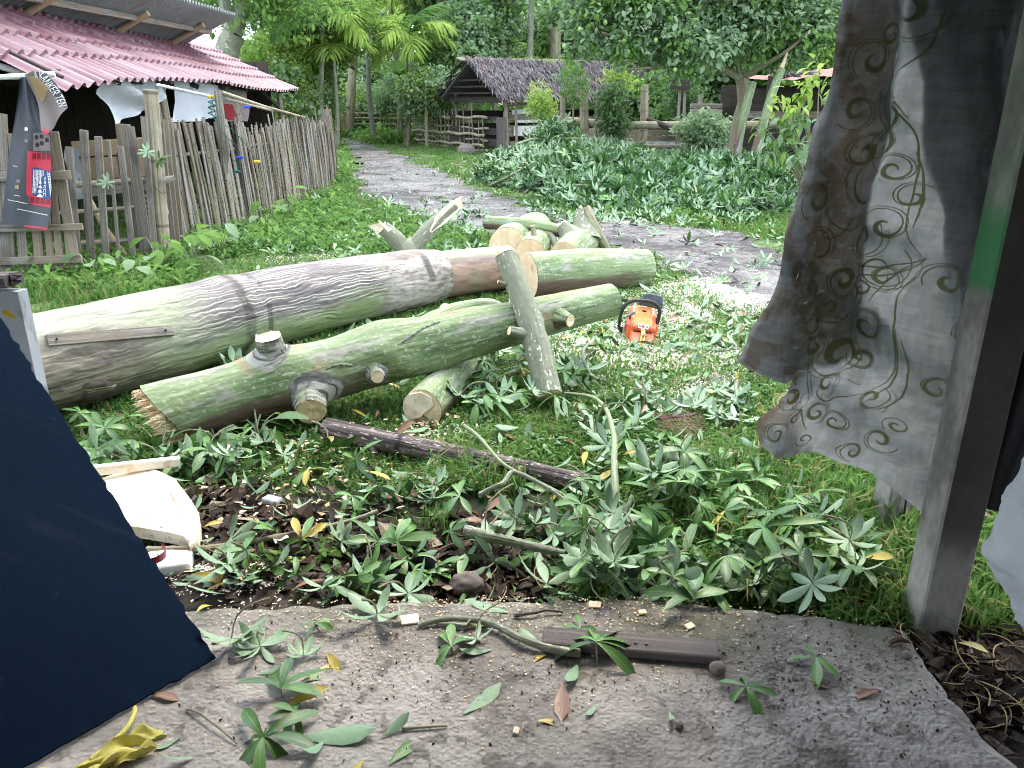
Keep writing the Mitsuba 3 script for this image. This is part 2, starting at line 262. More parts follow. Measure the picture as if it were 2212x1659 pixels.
def wood_col(p, n, uv):     # 0 grey weathered, 1 tan, 2 dark, 3 old bamboo, 4 white painted, 5 split bamboo, 6 sooty plank
    k = dr.floor(uv.x); u = uv.x - k; s = uv.y; o = cell_rand(dr.floor(p.x * 3.1), dr.floor(p.y * 3.1), k)
    gr = fbm(u * 46, s * 1.7, 3 + k, 3); gf = noise(u * 160, s * 7, 1); st = fbm(p.x * 5, p.y * 5, p.z * 3, 3)
    g0 = mix((.115, .105, .092), (.30, .275, .235), smoothstep(.3, .7, gr * .7 + gf * .3)); g0 = mix(g0, (.075, .065, .055), .6 * smoothstep(.55, .75, st)); g0 = mix(g0, (.24, .185, .12), .5 * smoothstep(.5, .8, o))
    g1 = mix((.26, .19, .115), (.45, .35, .22), gr); g1 = mix(g1, (.15, .11, .075), .5 * smoothstep(.56, .72, st))
    g2 = mix((.020, .017, .015), (.065, .055, .046), gr)
    node = smoothstep(.035, .012, dr.abs(frac(s * 2.6) - .5))
    g3 = mix((.20, .175, .125), (.40, .355, .26), smoothstep(.3, .7, gr * .6 + st * .4)); g3 = mix(g3, (.12, .10, .08), dr.clip(node, 0, 1) * .75); g3 = mix(g3, (.10, .09, .075), .45 * smoothstep(.56, .72, st))
    g4 = mix((.52, .53, .53), (.66, .67, .67), gr); g4 = mix(g4, (.2, .18, .15), .65 * smoothstep(.58, .72, fbm(p.x * 8, p.y * 8, p.z * 8, 3)))
    n5 = smoothstep(.03, .01, dr.abs(frac(s * 3.1 + o * 3) - .5)); g5 = mix((.065, .056, .044), (.26, .225, .165), smoothstep(.3, .78, gr * .5 + gf * .2 + o * .35)); g5 = mix(g5, (.06, .052, .042), dr.clip(n5, 0, 1) * .7)
    g5 = mix(g5, (.33, .32, .30), .6 * smoothstep(.62, .8, cell_rand(dr.floor(p.x * 31), dr.floor(p.y * 31), 4)))
    g6 = mix((.05, .043, .042), (.15, .13, .125), gr)
    out = sel(k < .5, g0, g1); out = sel((k > 1.5) & (k < 2.5), g2, out); out = sel((k > 2.5) & (k < 3.5), g3, out)
    out = sel((k > 3.5) & (k < 4.5), g4, out); out = sel((k > 4.5) & (k < 5.5), g5, out); return sel(k > 5.5, g6, out)
scene['m_wood'] = principled(wood_col, .78, .25, bump=lambda p, n, uv: fbm(frac(uv.x) * 60, uv.y * 3, 3, 3), bscale=.003)
def post_col(p, n, uv):
    a = fbm(p.x * 12, p.y * 12, p.z * 5, 4); g = noise(p.x * 90, p.y * 90, p.z * 40)
    c = mix((.185, .180, .165), (.345, .335, .305), smoothstep(.3, .7, a)) * (.85 + .3 * g)
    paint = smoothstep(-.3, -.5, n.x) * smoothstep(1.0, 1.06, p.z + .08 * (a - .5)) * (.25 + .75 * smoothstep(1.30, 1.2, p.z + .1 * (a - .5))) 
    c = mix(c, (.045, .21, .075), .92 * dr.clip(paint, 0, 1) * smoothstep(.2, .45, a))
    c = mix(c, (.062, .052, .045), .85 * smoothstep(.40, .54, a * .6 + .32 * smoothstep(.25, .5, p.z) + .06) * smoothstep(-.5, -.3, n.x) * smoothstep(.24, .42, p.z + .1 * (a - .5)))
    return c
scene['m_post'] = principled(post_col, .85, .25, bump=lambda p, n, uv: fbm(p.x * 60, p.y * 60, p.z * 20, 3), bscale=.004)
def navy(p, n, uv):
    a = fbm(p.x * 5, p.y * 5, p.z * 5, 4); c = mix((.0018, .0078, .0205), (.0030, .0110, .027), a) * (.85 + .35 * noise(p.x * 300, p.y * 60, p.z * 60)); c = mix(c, (.010, .018, .030), .5 * smoothstep(.62, .75, fbm(p.x * 3, p.y * 40, p.z * 3, 3))); return mix(c, (.06, .07, .08), smoothstep(.95, .98, noise(p.x * 60, p.y * 60, p.z * 60)) * .3)
scene['m_navy'] = principled(navy, .85, .06)
def grey_paint(p, n, uv):
    a = fbm(p.x * 9, p.y * 9, p.z * 4, 4); c = mix((.30, .33, .36), (.43, .455, .48), a); return mix(c, (.10, .10, .10), .6 * smoothstep(.62, .72, fbm(p.x * 20, p.y * 20, p.z * 6, 3)))
scene['m_grey_paint'] = principled(grey_paint, .7, .3)
def red_roof(p, n, uv):
    a = fbm(p.x * 2.4, p.y * 2.4, p.z * 2.4, 4); st = fbm(p.y * 16, p.x * 1.3, 3, 3)
    c = mix((.135, .06, .076), (.19, .095, .118), smoothstep(.3, .7, a)); c = mix(c, (.28, .21, .23), .5 * smoothstep(.48, .68, st)); return mix(c, (.17, .095, .10), .5 * smoothstep(.6, .75, a))
scene['m_red_roof'] = principled(red_roof, .42, .5, two=True)
def zinc(p, n, uv):
    a = fbm(p.x * 3, p.y * 3, p.z * 3, 4); c = mix((.14, .17, .165), (.24, .275, .27), a); return mix(c, (.20, .12, .08), .5 * smoothstep(.62, .75, fbm(p.x * 2, p.y * 7, p.z * 2, 3)))
scene['m_zinc'] = principled(zinc, .55, .5, metal=0.0, two=True)
def rust(p, n, uv): return mix((.13, .06, .045), (.30, .16, .14), fbm(p.x * 4, p.y * 4, p.z * 4, 4))
scene['m_rust'] = principled(rust, .7, .3, two=True)
def thatch(p, n, uv):
    f = cell_rand(dr.floor(uv.x), 3); g = noise(uv.y * 9, f * 40)
    return mix(mix((.032, .030, .034), (.145, .138, .15), smoothstep(.15, .95, f * .7 + g * .3)), (.10, .055, .04), smoothstep(.84, .9, f) * .8)
scene['m_thatch'] = principled(thatch, .85, .2, two=True)

def leaf_tone(uv, lo, hi):
    k = dr.floor(uv.x * .5); r = cell_rand(k, 5); a = dr.abs(uv.x - 2 * k - .5) * 2; s = uv.y
    c = mix(lo, hi, r); c = mix(c, (.40, .31, .045), dr.select((k > 89.5) & (k < 94.5), 1., 0.)); c = mix(c, (.20, .095, .05), dr.select(k > 94.5, 1., 0.))
    c = mix(c, c * .45 + C3(.26, .28, .18) * .55, smoothstep(.10, .03, a))
    vein = smoothstep(.42, .5, dr.abs(frac(s * 11 - a * 1.6) - .5)); return c * (1 - .10 * vein), r
def whorl_front(p, n, uv):
    c, r = leaf_tone(uv, (.034, .105, .026), (.115, .245, .055)); return c * (.85 + .3 * noise(p.x * 30, p.y * 30, p.z * 30))
def whorl_back(p, n, uv):
    c, r = leaf_tone(uv, (.185, .30, .175), (.31, .43, .275)); return c
scene['m_leaf'] = {'type': 'twosided', 'a': principled(whorl_front, .42, .45), 'b': principled(whorl_back, .5, .4)}
def tree_leaf(p, n, uv): return leaf_tone(uv, (.105, .215, .05), (.235, .40, .11))[0]
def bright_leaf(p, n, uv): return leaf_tone(uv, (.20, .34, .06), (.42, .56, .15))[0]
def dark_leaf(p, n, uv): return leaf_tone(uv, (.06, .125, .05), (.15, .25, .11))[0]
def grey_leaf(p, n, uv): return leaf_tone(uv, (.17, .28, .15), (.34, .46, .28))[0]
def thin(fn, tr=1.0, rough=.33): return {'type': 'principledthin', 'base_color': proc(fn) if callable(fn) else {'type': 'rgb', 'value': list(fn)}, 'roughness': rough, 'diff_trans': tr, 'eta': 1.4, 'spec_trans': 0.0}
def weed_leaf(p, n, uv): return leaf_tone(uv, (.062, .15, .04), (.155, .29, .085))[0]
scene['m_weed_leaf'] = thin(weed_leaf, .9)
scene['m_tree_leaf'] = thin(tree_leaf); scene['m_bright_leaf'] = thin(bright_leaf, 1.1); scene['m_dark_leaf'] = thin(dark_leaf, .8); scene['m_grey_leaf'] = thin(grey_leaf, .9)
def grass_col(p, n, uv):
    r = cell_rand(dr.floor(uv.x), 9); c = mix((.070, .165, .038), (.175, .31, .085), r); return mix(c, (.33, .28, .14), dr.select(r > .90, .8, 0.))
scene['m_grass'] = thin(grass_col, .8, .5)
def litter_col(p, n, uv):
    r = cell_rand(dr.floor(uv.x * .5), 13); c = mix((.022, .017, .014), (.095, .064, .044), r); return mix(c, (.30, .25, .18), dr.select(r > .90, .8, 0.))
scene['m_litter'] = principled(litter_col, .75, .25, two=True)
def chip_col(p, n, uv):
    r = cell_rand(dr.floor(uv.x), 17); return mix((.62, .42, .22), (.82, .72, .54), r)
scene['m_chip'] = principled(chip_col, .75, .2, two=True)
def dust_col(p, n, uv):
    r = cell_rand(dr.floor(uv.x), 17); return mix((.74, .68, .54), (.88, .85, .76), r)
scene['m_sawdust'] = principled(dust_col, .8, .1, two=True)
def tarp_col(p, n, uv):
    a = fbm(p.x * 6, p.z * 6, 2, 4); w = noise(p.x * 180 + 3 * a, p.z * 24) * .35 + noise(p.x * 22, p.z * 210 + 3 * a) * .4 + fbm(p.x * 9, p.z * 34, 1, 3) * .45
    c = mix((.175, .185, .19), (.235, .248, .255), a)
    d = fbm(p.x * 4.2 + 2, p.z * 3.1, 7, 4); st = smoothstep(.42, .60, d) * smoothstep(1.06, .82, p.x + .02 * p.z)
    bl = smoothstep(.50, .60, fbm(p.x * 26, p.z * 26, 4, 4)) * smoothstep(1.06, .76, p.x + .04 * p.z)
    sp = smoothstep(.46, .56, fbm(p.x * 34, p.z * 44, 8, 4) * .7 + .3 * d); c = mix(c, (.165, .145, .112), .62 * st); c = mix(c, (.085, .062, .038), .75 * sp * (.2 + .8 * st)); c = mix(c, (.13, .095, .065), .6 * bl); return c * (.74 + .5 * w)
scene['m_tarp'] = {'type': 'principledthin', 'base_color': proc(tarp_col), 'roughness': .45, 'diff_trans': 1.0, 'eta': 1.4, 'spec_trans': 0.0}
scene['m_tarp_under'] = {'type': 'principledthin', 'base_color': {'type': 'rgb', 'value': [.42, .41, .39]}, 'roughness': .5, 'diff_trans': 1.35, 'eta': 1.4, 'spec_trans': 0.0}
def white_sheet(p, n, uv):
    a = fbm(p.x * 7, p.y * 7, p.z * 4, 4); c = mix((.36, .39, .41), (.48, .51, .53), a); return mix(c, (.36, .37, .36), .4 * smoothstep(.6, .74, fbm(p.x * 16, p.y * 16, p.z * 5, 3)))
def white_tarp(p, n, uv): return mix((.62, .67, .71), (.76, .80, .83), fbm(p.x * 4, p.y * 4, p.z * 4, 3))
scene['m_white_tarp'] = {'type': 'principledthin', 'base_color': proc(white_tarp), 'roughness': .5, 'diff_trans': .5, 'eta': 1.4, 'spec_trans': 0.0}
scene['m_white_sheet'] = {'type': 'principledthin', 'base_color': proc(white_sheet), 'roughness': .5, 'diff_trans': .35, 'eta': 1.4, 'spec_trans': 0.0}
def plain(name, c, rough=.6, spec=.4, **kw): scene[name] = {'type': 'twosided', 'bsdf': principled(c, rough, spec, **kw)}
scene['m_print'] = thin((.36, .37, .21), 1.4, .6); plain('m_orange', (.62, .115, .04), .36); plain('m_orange_lit', (.74, .30, .085), .32); plain('m_handle_lit', (.80, .44, .14), .35); plain('m_black', (.022, .023, .025), .5)  # top cover and handle oranges carry the saw's highlight in their colour
plain('m_gunmetal', (.09, .105, .125), .45); plain('m_white', (.72, .72, .70), .6); plain('m_steel', (.35, .35, .36), .35, metal=.8); plain('m_dark_red', (.20, .012, .02), .4)
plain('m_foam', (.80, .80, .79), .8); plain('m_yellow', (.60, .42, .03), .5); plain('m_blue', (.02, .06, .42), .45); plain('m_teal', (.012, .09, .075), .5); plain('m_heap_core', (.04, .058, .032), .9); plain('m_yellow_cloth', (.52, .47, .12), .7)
plain('m_label_blue', (.035, .07, .20), .5); plain('m_pink_red', (.50, .045, .075), .5); plain('m_dark_banner', (.058, .065, .080), .45); plain('m_banner_back', (.20, .165, .16), .55); plain('m_tan_print', (.36, .25, .14), .55)
plain('m_straw', (.42, .31, .16), .8); plain('m_stone', (.16, .135, .12), .85); plain('m_fruit', (.22, .33, .09), .45)
# ------------------------------------------------------------------ the setting
def spaced(lo, hi, fine, far, g=1.16):
    a = list(np.arange(lo, hi + 1e-6, fine)); s = fine; x = hi; up = []
    while x < far: s *= g; x += s; up.append(x)
    s = fine; x = lo; dn = []
    while x > -far: s *= g; x -= s; dn.append(x)
    return np.array(dn[::-1] + a + up)
gx, gy = spaced(-5.0, 4.5, .07, 220), spaced(.6, 13.0, .07, 220)
XX, YY = np.meshgrid(gx, gy, indexing='ij')
fadeout = np.clip(1 - (np.hypot(XX, YY) - 60) / 60, 0, 1)
gv = np.stack([XX, YY, ground_z(XX, YY) * fadeout], -1).reshape(-1, 3); ny = len(gy)
gi, gj = np.meshgrid(np.arange(len(gx) - 1), np.arange(ny - 1), indexing='ij'); ga = (gi * ny + gj).ravel()
struct('ground', (gv, np.vstack([np.stack([ga, ga + ny, ga + ny + 1], 1), np.stack([ga, ga + ny + 1, ga + 1], 1)])), 'm_ground', True)

# the muddy track: a sheet of its own 4 mm over the ground
LE = [(722, 296), (738, 312), (748, 335), (752, 352), (742, 380), (748, 402), (800, 436), (880, 470), (1010, 500), (1180, 528), (1380, 548), (1455, 585), (1500, 640), (1560, 690)]
RE = [(1720, 660), (1740, 560), (1620, 500), (1400, 474), (1240, 462), (1150, 448), (1080, 425), (1010, 392), (930, 358), (850, 328), (790, 308), (752, 298)]
track = Polygon([G(u, v)[:2] for u, v in LE] + [(8.0, 6.1), (12, 7.6), (12, 9.6)] + [G(u, v)[:2] for u, v in RE[1:]]).buffer(0)
def track_mask(x, y):
    pts = shapely.points(np.asarray(x), np.asarray(y)); ins = shapely.contains(track, pts); d = shapely.distance(track.exterior, pts)
    return np.where(ins, d, -d)
bx = np.arange(-13, 12, .11); by = np.concatenate([np.arange(4.6, 16, .11), np.arange(16, 40, .3)])
BX, BY = np.meshgrid(bx, by, indexing='ij'); nn = meshkit.fbm(np.stack([BX * 1.9, BY * 1.9, 0 * BX], -1), 3, 8) - .5
MK = track_mask(BX, BY) + nn * 1.0
mi_, mj_ = np.meshgrid(np.arange(len(bx) - 1), np.arange(len(by) - 1), indexing='ij'); ma = (mi_ * len(by) + mj_).ravel()
ruts = .035 * (meshkit.fbm(np.stack([BX * 3.2, BY * 4.1, 0 * BX], -1), 3, 21) - .5)
pv = np.stack([BX, BY, ground_z(BX, BY) + .006 + np.clip(MK, 0, .5) / .5 * (ruts + .012)], -1).reshape(-1, 3)
pf = np.vstack([np.stack([ma, ma + len(by), ma + len(by) + 1], 1), np.stack([ma, ma + len(by) + 1, ma + 1], 1)])
pf = pf[(MK.ravel()[pf] > 0).all(1)]; us, inv = np.unique(pf, return_inverse=True)
struct('path', (pv[us], inv.reshape(-1, 3)), 'm_mud', True)

# the concrete apron the photographer stands on
SZ = .085
edge = [G(u, v, SZ)[:2] for u, v in [(40, 1318), (260, 1312), (415, 1310), (600, 1302), (755, 1298), (930, 1294), (1100, 1291), (1260, 1287), (1404, 1285), (1540, 1296), (1681, 1313), (1820, 1332), (1951, 1354), (2000, 1425), (2050, 1498), (2130, 1585), (2212, 1664)]]
edge = [(-3.2, edge[0][1] + .02)] + edge
ring = []
for a, b in zip(edge[:-1], edge[1:]):
    for t in np.arange(0, 1, .02 / max(.02, math.dist(a, b))): ring.append((a[0] + (b[0] - a[0]) * t, a[1] + (b[1] - a[1]) * t))
ring = np.array(ring + [edge[-1]])
tn = np.gradient(ring, axis=0); tn = np.stack([-tn[:, 1], tn[:, 0]], 1); tn /= np.linalg.norm(tn, axis=1, keepdims=True)
ring = ring + tn * ((meshkit.fbm(np.c_[ring * 14, ring[:, 0] * 0], 3, 2) - .5) * .045)[:, None]
outer = np.vstack([ring, [(ring[-1][0] + .35, -3.0), (-3.2, -3.0)]])
inner = outer.copy(); inner[:len(ring)] -= tn * (.03 + .025 * meshkit.noise(np.c_[ring * 20, ring[:, 0] * 0], 4))[:, None]
rp = Polygon(inner); tv, tf = poly_mesh(rp, .12) ; no = len(outer)
sk = np.vstack([np.c_[inner, np.full(no, SZ)], np.c_[outer, np.full(no, SZ - .018)], np.c_[outer, np.full(no, -.12)]])
k = np.arange(no); k2 = (k + 1) % no; sf = []
for r in (0, 1): sf += [np.stack([k + r * no, k2 + (r + 1) * no, k2 + r * no], 1), np.stack([k + r * no, k + (r + 1) * no, k2 + (r + 1) * no], 1)]
sf = np.vstack(sf); ar = np.sum(inner[:, 0] * np.roll(inner[:, 1], -1) - inner[:, 1] * np.roll(inner[:, 0], -1))
if ar > 0: sf = sf[:, ::-1]
tv[:, 2] = SZ
apron = Polygon(outer)
struct('pavement', join([(tv, tf), (sk, sf)]), 'm_slab', False)

# the porch over the camera, the house wall behind it and the wall to the right: what keeps the daylight off the apron
struct('ceiling', beam((-4.2, -.35, 2.22), (2.9, -.35, 2.22), 5.5, .06, uid=2), 'm_wood')
struct('wall', beam((-4.2, -3.1, 1.1), (2.9, -3.1, 1.1), .06, 2.2, uid=2), 'm_wood')
struct('side_wall', beam((2.6, -3.0, 1.1), (2.6, 1.2, 1.1), .06, 2.2, uid=2), 'm_wood')
# ------------------------------------------------------------------ felled timber
def cap(P, R, at_end, n=40, rough=.004, seed=0, dome=0.0):
    """The sawn face that closes a log: rings of vertices, uv in metres from the pith."""
    t, e1, e2 = frames(P); i = -1 if at_end else 0; d = t[i] * (1 if at_end else -1)
    rs = np.array([0, .25, .5, .75, .93, 1.0]); a = np.arange(n) / n * 2 * PI
    xy = np.stack([np.outer(rs, np.cos(a)) * R, np.outer(rs, np.sin(a)) * R], -1)
    z = rough * (meshkit.fbm(np.concatenate([xy * 30, np.full(xy.shape[:2] + (1,), seed * 5.)], -1), 3) - .5) * 2 * (rs < .95)[:, None] + .003 + dome * (1 - rs[:, None] ** 2)
    V = P[i] + xy[..., :1] * e1[i] + xy[..., 1:] * e2[i] + z[..., None] * d; m = len(rs)
    r, k = np.meshgrid(np.arange(m - 1), np.arange(n), indexing='ij'); a0 = (r * n + k).ravel(); a1 = (r * n + (k + 1) % n).ravel()
    f = np.vstack([np.stack([a0, a0 + n, a1 + n], 1), np.stack([a0, a1 + n, a1], 1)])
    if at_end: f = f[:, ::-1]
    return V.reshape(-1, 3), f, xy.reshape(-1, 2) + seed * .01
def log_bark(P, R, uid, n=64, bumps=(), wob=.03, seed=0):
    """Bark skin with swellings: bumps = (metres along, turn 0..1 from below, length, turn width, height)."""
    P = np.asarray(P, float); t, e1, e2 = frames(P); s = np.r_[0, np.cumsum(np.linalg.norm(np.diff(P, axis=0), axis=1))]
    u = np.arange(n + 1) / n; a = u * 2 * PI - PI / 2; S, U_ = np.meshgrid(s, u, indexing='ij')
    q = np.stack([np.cos(a)[None] * 1.5 + 0 * S, np.sin(a)[None] * 1.5 + 0 * S, S * 2.2 + seed * 9.1], -1)
    rr = np.asarray(R)[:, None] * (1 + wob * (meshkit.fbm(q, 3) - .5) * 2)
    q2 = np.stack([np.cos(a)[None] * 7 + 0 * S, np.sin(a)[None] * 7 + 0 * S, S * 9 + seed], -1); rr = rr + .006 * (meshkit.fbm(q2, 2) - .5)
    for bs, bu, ds, du, h in bumps:
        dd = np.abs(U_ - bu); dd = np.minimum(dd, 1 - dd); rr = rr + h * np.exp(-((S - bs) / ds) ** 2 - (dd / du) ** 2)
    V = P[:, None] + rr[..., None] * (np.cos(a)[None, :, None] * e1[:, None] + np.sin(a)[None, :, None] * e2[:, None])
    i, j = np.meshgrid(np.arange(len(P) - 1), np.arange(n), indexing='ij'); a0 = (i * (n + 1) + j).ravel()
    f = np.vstack([np.stack([a0, a0 + n + 2, a0 + 1], 1), np.stack([a0, a0 + n + 1, a0 + n + 2], 1)])
    return V.reshape(-1, 3), f, np.stack([uid + U_ * .998 + .001, S], -1).reshape(-1, 2)
def make_log(key, pts, rads, uid, ends=(True, True), n=64, step=.02, post=None, **kw):
    L = sum(math.dist(a, b) for a, b in zip(pts[:-1], pts[1:])); m = max(8, int(L / step))
    Q = smooth_path(np.c_[pts, rads], m); P, R = Q[:, :3], Q[:, 3]
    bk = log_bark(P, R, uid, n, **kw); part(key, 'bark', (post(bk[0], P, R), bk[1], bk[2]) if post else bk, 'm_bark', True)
    for at_end, want in zip((False, True), ends):
        if want: part(key, 'cut_face', cap(P, R[-1 if at_end else 0] * .995, at_end, seed=used.get('seed', 3)), 'm_cut', True)
    return P, R
def stub(key, p0, p1, r0, r1, uid=6, flare=1.7, face=True, label=None, ragged=0.0, seed=0):
    """A lopped limb: flared where it leaves the stem, sawn at the end."""
    p0, p1 = np.asarray(p0, float), np.asarray(p1, float); w = np.linspace(0, 1, 22)[:, None]
    P = p0 + w * (p1 - p0); R = r0 + (r1 - r0) * w[:, 0] + r0 * (flare - 1) * np.exp(-(w[:, 0] / .5) ** 2)
    k = part(key, 'branch_stub', log_bark(P, R, uid, 36, wob=.14, seed=seed), 'm_bark', True, label)
    if face: part(k, 'cut_face', cap(P, R[-1] * .99, True, 24, rough=.004 + ragged, seed=seed), 'm_cut', True)
    return k

# A: the biggest trunk
A = thing('felled_trunk', 'huge pale fissured trunk with a grey plank nailed along its side', 'log')
PA, RA = make_log(A, [(-2.75, 3.05, .262), (-2.33, 3.65, .255), (-1.87, 4.33, .248), (-1.406, 5.0, .240), (-1.0, 5.5, .224), (-.60, 5.97, .196)], [.262, .253, .249, .240, .224, .194], 0, n=96, step=.025,
                  bumps=((1.80, .45, .10, .4, .016), (3.38, .35, .12, .2, .012), (3.55, .35, .2, .5, .012), (3.2, .2, .25, .12, .02)), wob=.035, seed=1)
pl0, pl1 = G(104, 738, .30), G(372, 718, .36)
def on_trunk(u, v):
    d = ray(u, v); best = None
    for t in np.linspace(2.5, 6.5, 1600):
        p = np.array([0, 0, EYE]) + d * t; i = np.argmin(np.linalg.norm(PA - p, axis=1))
        if np.linalg.norm(PA[i] - p) < RA[i] + .008: return p, unit(p - PA[i])
    return p, unit(p)
(q0, n0), (q1, n1) = on_trunk(102, 736), on_trunk(372, 714)
ax = unit(q1 - q0); nn_ = unit(n0 + n1); rl = math.atan2(-nn_ @ unit(np.cross(ax, (0, 0, 1))), nn_ @ np.cross(unit(np.cross(ax, (0, 0, 1))), ax))
k = single('nailed_plank', beam(q0, q1, .058, .022, roll=rl, uid=0, seg=6), 'm_wood', 'weathered grey plank nailed along the side of the huge trunk', 'plank')
for f_ in (.06, .93): part(k, 'nail', hull([(q0 + (q1 - q0) * f_ + nn_ * .011, .004), (q0 + (q1 - q0) * f_ + nn_ * .019, .006)], 8), 'm_black')
def knot_on(key, u, v, r, P_, R_, name='knot', squash=.6, uid=1, depth=.02, find=None, label=None):
    p, nr = find(u, v); a = unit(np.cross(nr, (0, 0, 1))); b = np.cross(a, nr); th = np.linspace(0, 2 * PI, 25)[:-1]; V = []
    for rr, hh in ((1.25, -.012), (1.0, depth), (.72, depth * .9), (.5, depth * .1), (0.02, -.004)):
        w = 1 + .16 * np.sin(th * 3 + u) + .1 * np.sin(th * 5 + v)
        V.append(p + r * rr * w[:, None] * (np.cos(th)[:, None] * a + squash * np.sin(th)[:, None] * b) + nr * hh)
    V = np.vstack(V); i, j = np.meshgrid(np.arange(4), np.arange(24), indexing='ij'); a0 = (i * 24 + j).ravel(); a1 = (i * 24 + (j + 1) % 24).ravel()
    f = np.vstack([np.stack([a0, a1 + 24, a1], 1), np.stack([a0, a0 + 24, a1 + 24], 1)])
    return part(key, name, (V, f, np.tile([[uid + .3, .1]], (len(V), 1)) + np.c_[0 * V[:, 0], V[:, 2] * 3 + V[:, 0]]), 'm_bark', True, label)
knot_on(A, 212, 846, .07, PA, RA, uid=3, squash=.85, find=on_trunk, depth=.004, label='dark rotten knot hole')
# A2: the next length, stripped brown on its flank
A2 = thing('trunk_section', 'short trunk length with brown stripped flank and pale green top, behind the leaning branch', 'log')
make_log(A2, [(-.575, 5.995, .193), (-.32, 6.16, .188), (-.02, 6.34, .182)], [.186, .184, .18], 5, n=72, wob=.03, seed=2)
# B: the green length beyond
B = thing('trunk_section', 'smooth green trunk length with a cream cut face, nearest the orange chainsaw', 'log')
PB, RB = make_log(B, [(.125, 5.98, .19), (.45, 6.13, .185), (.78, 6.29, .175), (1.13, 6.45, .16)], [.185, .186, .172, .150], 1, n=72, wob=.03, seed=4, bumps=((.42, .33, .07, .06, .02), (.5, .46, .09, .05, .012)))
# C: the long green knotted log in front
def shear(v, P, R, k=.085, L=.34):
    t = unit(P[min(12, len(P) - 1)] - P[0]); w = np.clip(1 - ((v - P[0]) @ t) / L, 0, 1.3)[:, None]; return v - t * w * k * ((v[:, 2:] - P[0][2]) / R[0])
C = thing('green_log', 'long green log with lopped limbs and a splintered left end, in the front', 'log')
cpts = [(-1.575, 3.29, .135), (-1.15, 3.53, .19), (-.80, 3.70, .245), (-.45, 3.84, .30), (.05, 4.07, .358), (.575, 4.37, .40)]
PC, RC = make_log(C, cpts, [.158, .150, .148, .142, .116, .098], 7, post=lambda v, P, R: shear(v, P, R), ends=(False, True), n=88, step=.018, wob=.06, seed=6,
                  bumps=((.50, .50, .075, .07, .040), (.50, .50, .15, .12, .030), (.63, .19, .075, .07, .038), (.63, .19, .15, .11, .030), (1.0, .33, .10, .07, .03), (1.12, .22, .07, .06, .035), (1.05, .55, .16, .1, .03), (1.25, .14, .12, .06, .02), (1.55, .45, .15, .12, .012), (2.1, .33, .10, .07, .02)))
def near_log(P_, R_):
    def f(u, v):
        d = ray(u, v)
        for t in np.linspace(2.4, 7.5, 2000):
            p = np.array([0, 0, EYE]) + d * t; i = np.argmin(np.linalg.norm(P_ - p, axis=1))
            if np.linalg.norm(P_[i] - p) < R_[i] * 1.04: return p, unit(p - P_[i])
        return p, unit(-d)
    return f
onC = near_log(PC, RC)
def from_c(u, v, du, r0, r1, L, lean, **kw):
    p, nr = onC(u, v); return stub(C, p - nr * .05, p + unit(np.asarray(lean, float) + nr * .2) * L, r0, r1, **kw)
i0 = np.argmin(np.abs(PC[:, 0] + 1.14))
stub(C, PC[i0] + (0, .0, .03), PC[i0] + (-.02, -.03, .245), .072, .060, uid=6, flare=1.7, ragged=.03, seed=3, label='upright lopped limb with torn yellow top')
i1 = np.argmin(np.abs(PC[:, 0] + 1.02))
stub(C, PC[i1] + (0, 0, -.02), PC[i1] + (.075, -.225, -.095), .080, .070, uid=6, flare=1.6, ragged=.010, seed=5, label='thick sawn limb pointing at the viewer')
i2 = np.argmin(np.abs(PC[:, 0] + .70)); p_, n_ = onC(812, 806)
stub(C, p_ - n_ * .04, p_ + np.array((.02, -.07, .005)), .032, .030, uid=6, flare=2.4, seed=7, label='small sawn branch stub')
p_, n_ = onC(1216, 690); stub(C, p_ - n_ * .03, p_ + n_ * .03 + np.array((.02, 0, 0)), .036, .034, uid=1, flare=1.9, seed=9)
p_, n_ = onC(800, 852); stub(C, p_ - n_ * .03 , p_ + np.array((.06, -.05, -.04)), .030, .022, uid=6, flare=2.2, seed=10)
for sc_ in ([(823, 759), (850, 748), (884, 728), (915, 708), (950, 694)], [(700, 800), (730, 788), (765, 790)], [(640, 842), (665, 832), (690, 838)]):
    q = smooth_path([onC(*a)[0] - (0, 0, .002) for a in sc_], 26); part(C, 'bark_scar', tube(q, .007 * np.sin(np.linspace(.15, PI - .1, 26)) ** .5 + .001, 8, uid=6, wob=.35, seed=sc_[0][0]), 'm_bark', True)
knot_on(C, 800, 783, .035, PC, RC, uid=3, squash=.6, find=onC, depth=.004, name='bark_scar')
# its side limb
sl = smooth_path([(*(PC[np.argmin(np.abs(PC[:, 0] + .62))]), .07), (*AT(945, 690, 4.02), .052), (*AT(985, 672, 4.15), .047), (*AT(1030, 661, 4.25), .042), (*AT(1058, 660, 4.30), .040), (*AT(1083, 671, 4.33), .036)], 26)
k = part(C, 'side_limb', log_bark(sl[:, :3], sl[:, 3], 1, 28, wob=.08, seed=11), 'm_bark', True); part(k, 'cut_face', cap(sl[:, :3], .037, True, 20), 'm_cut', True)
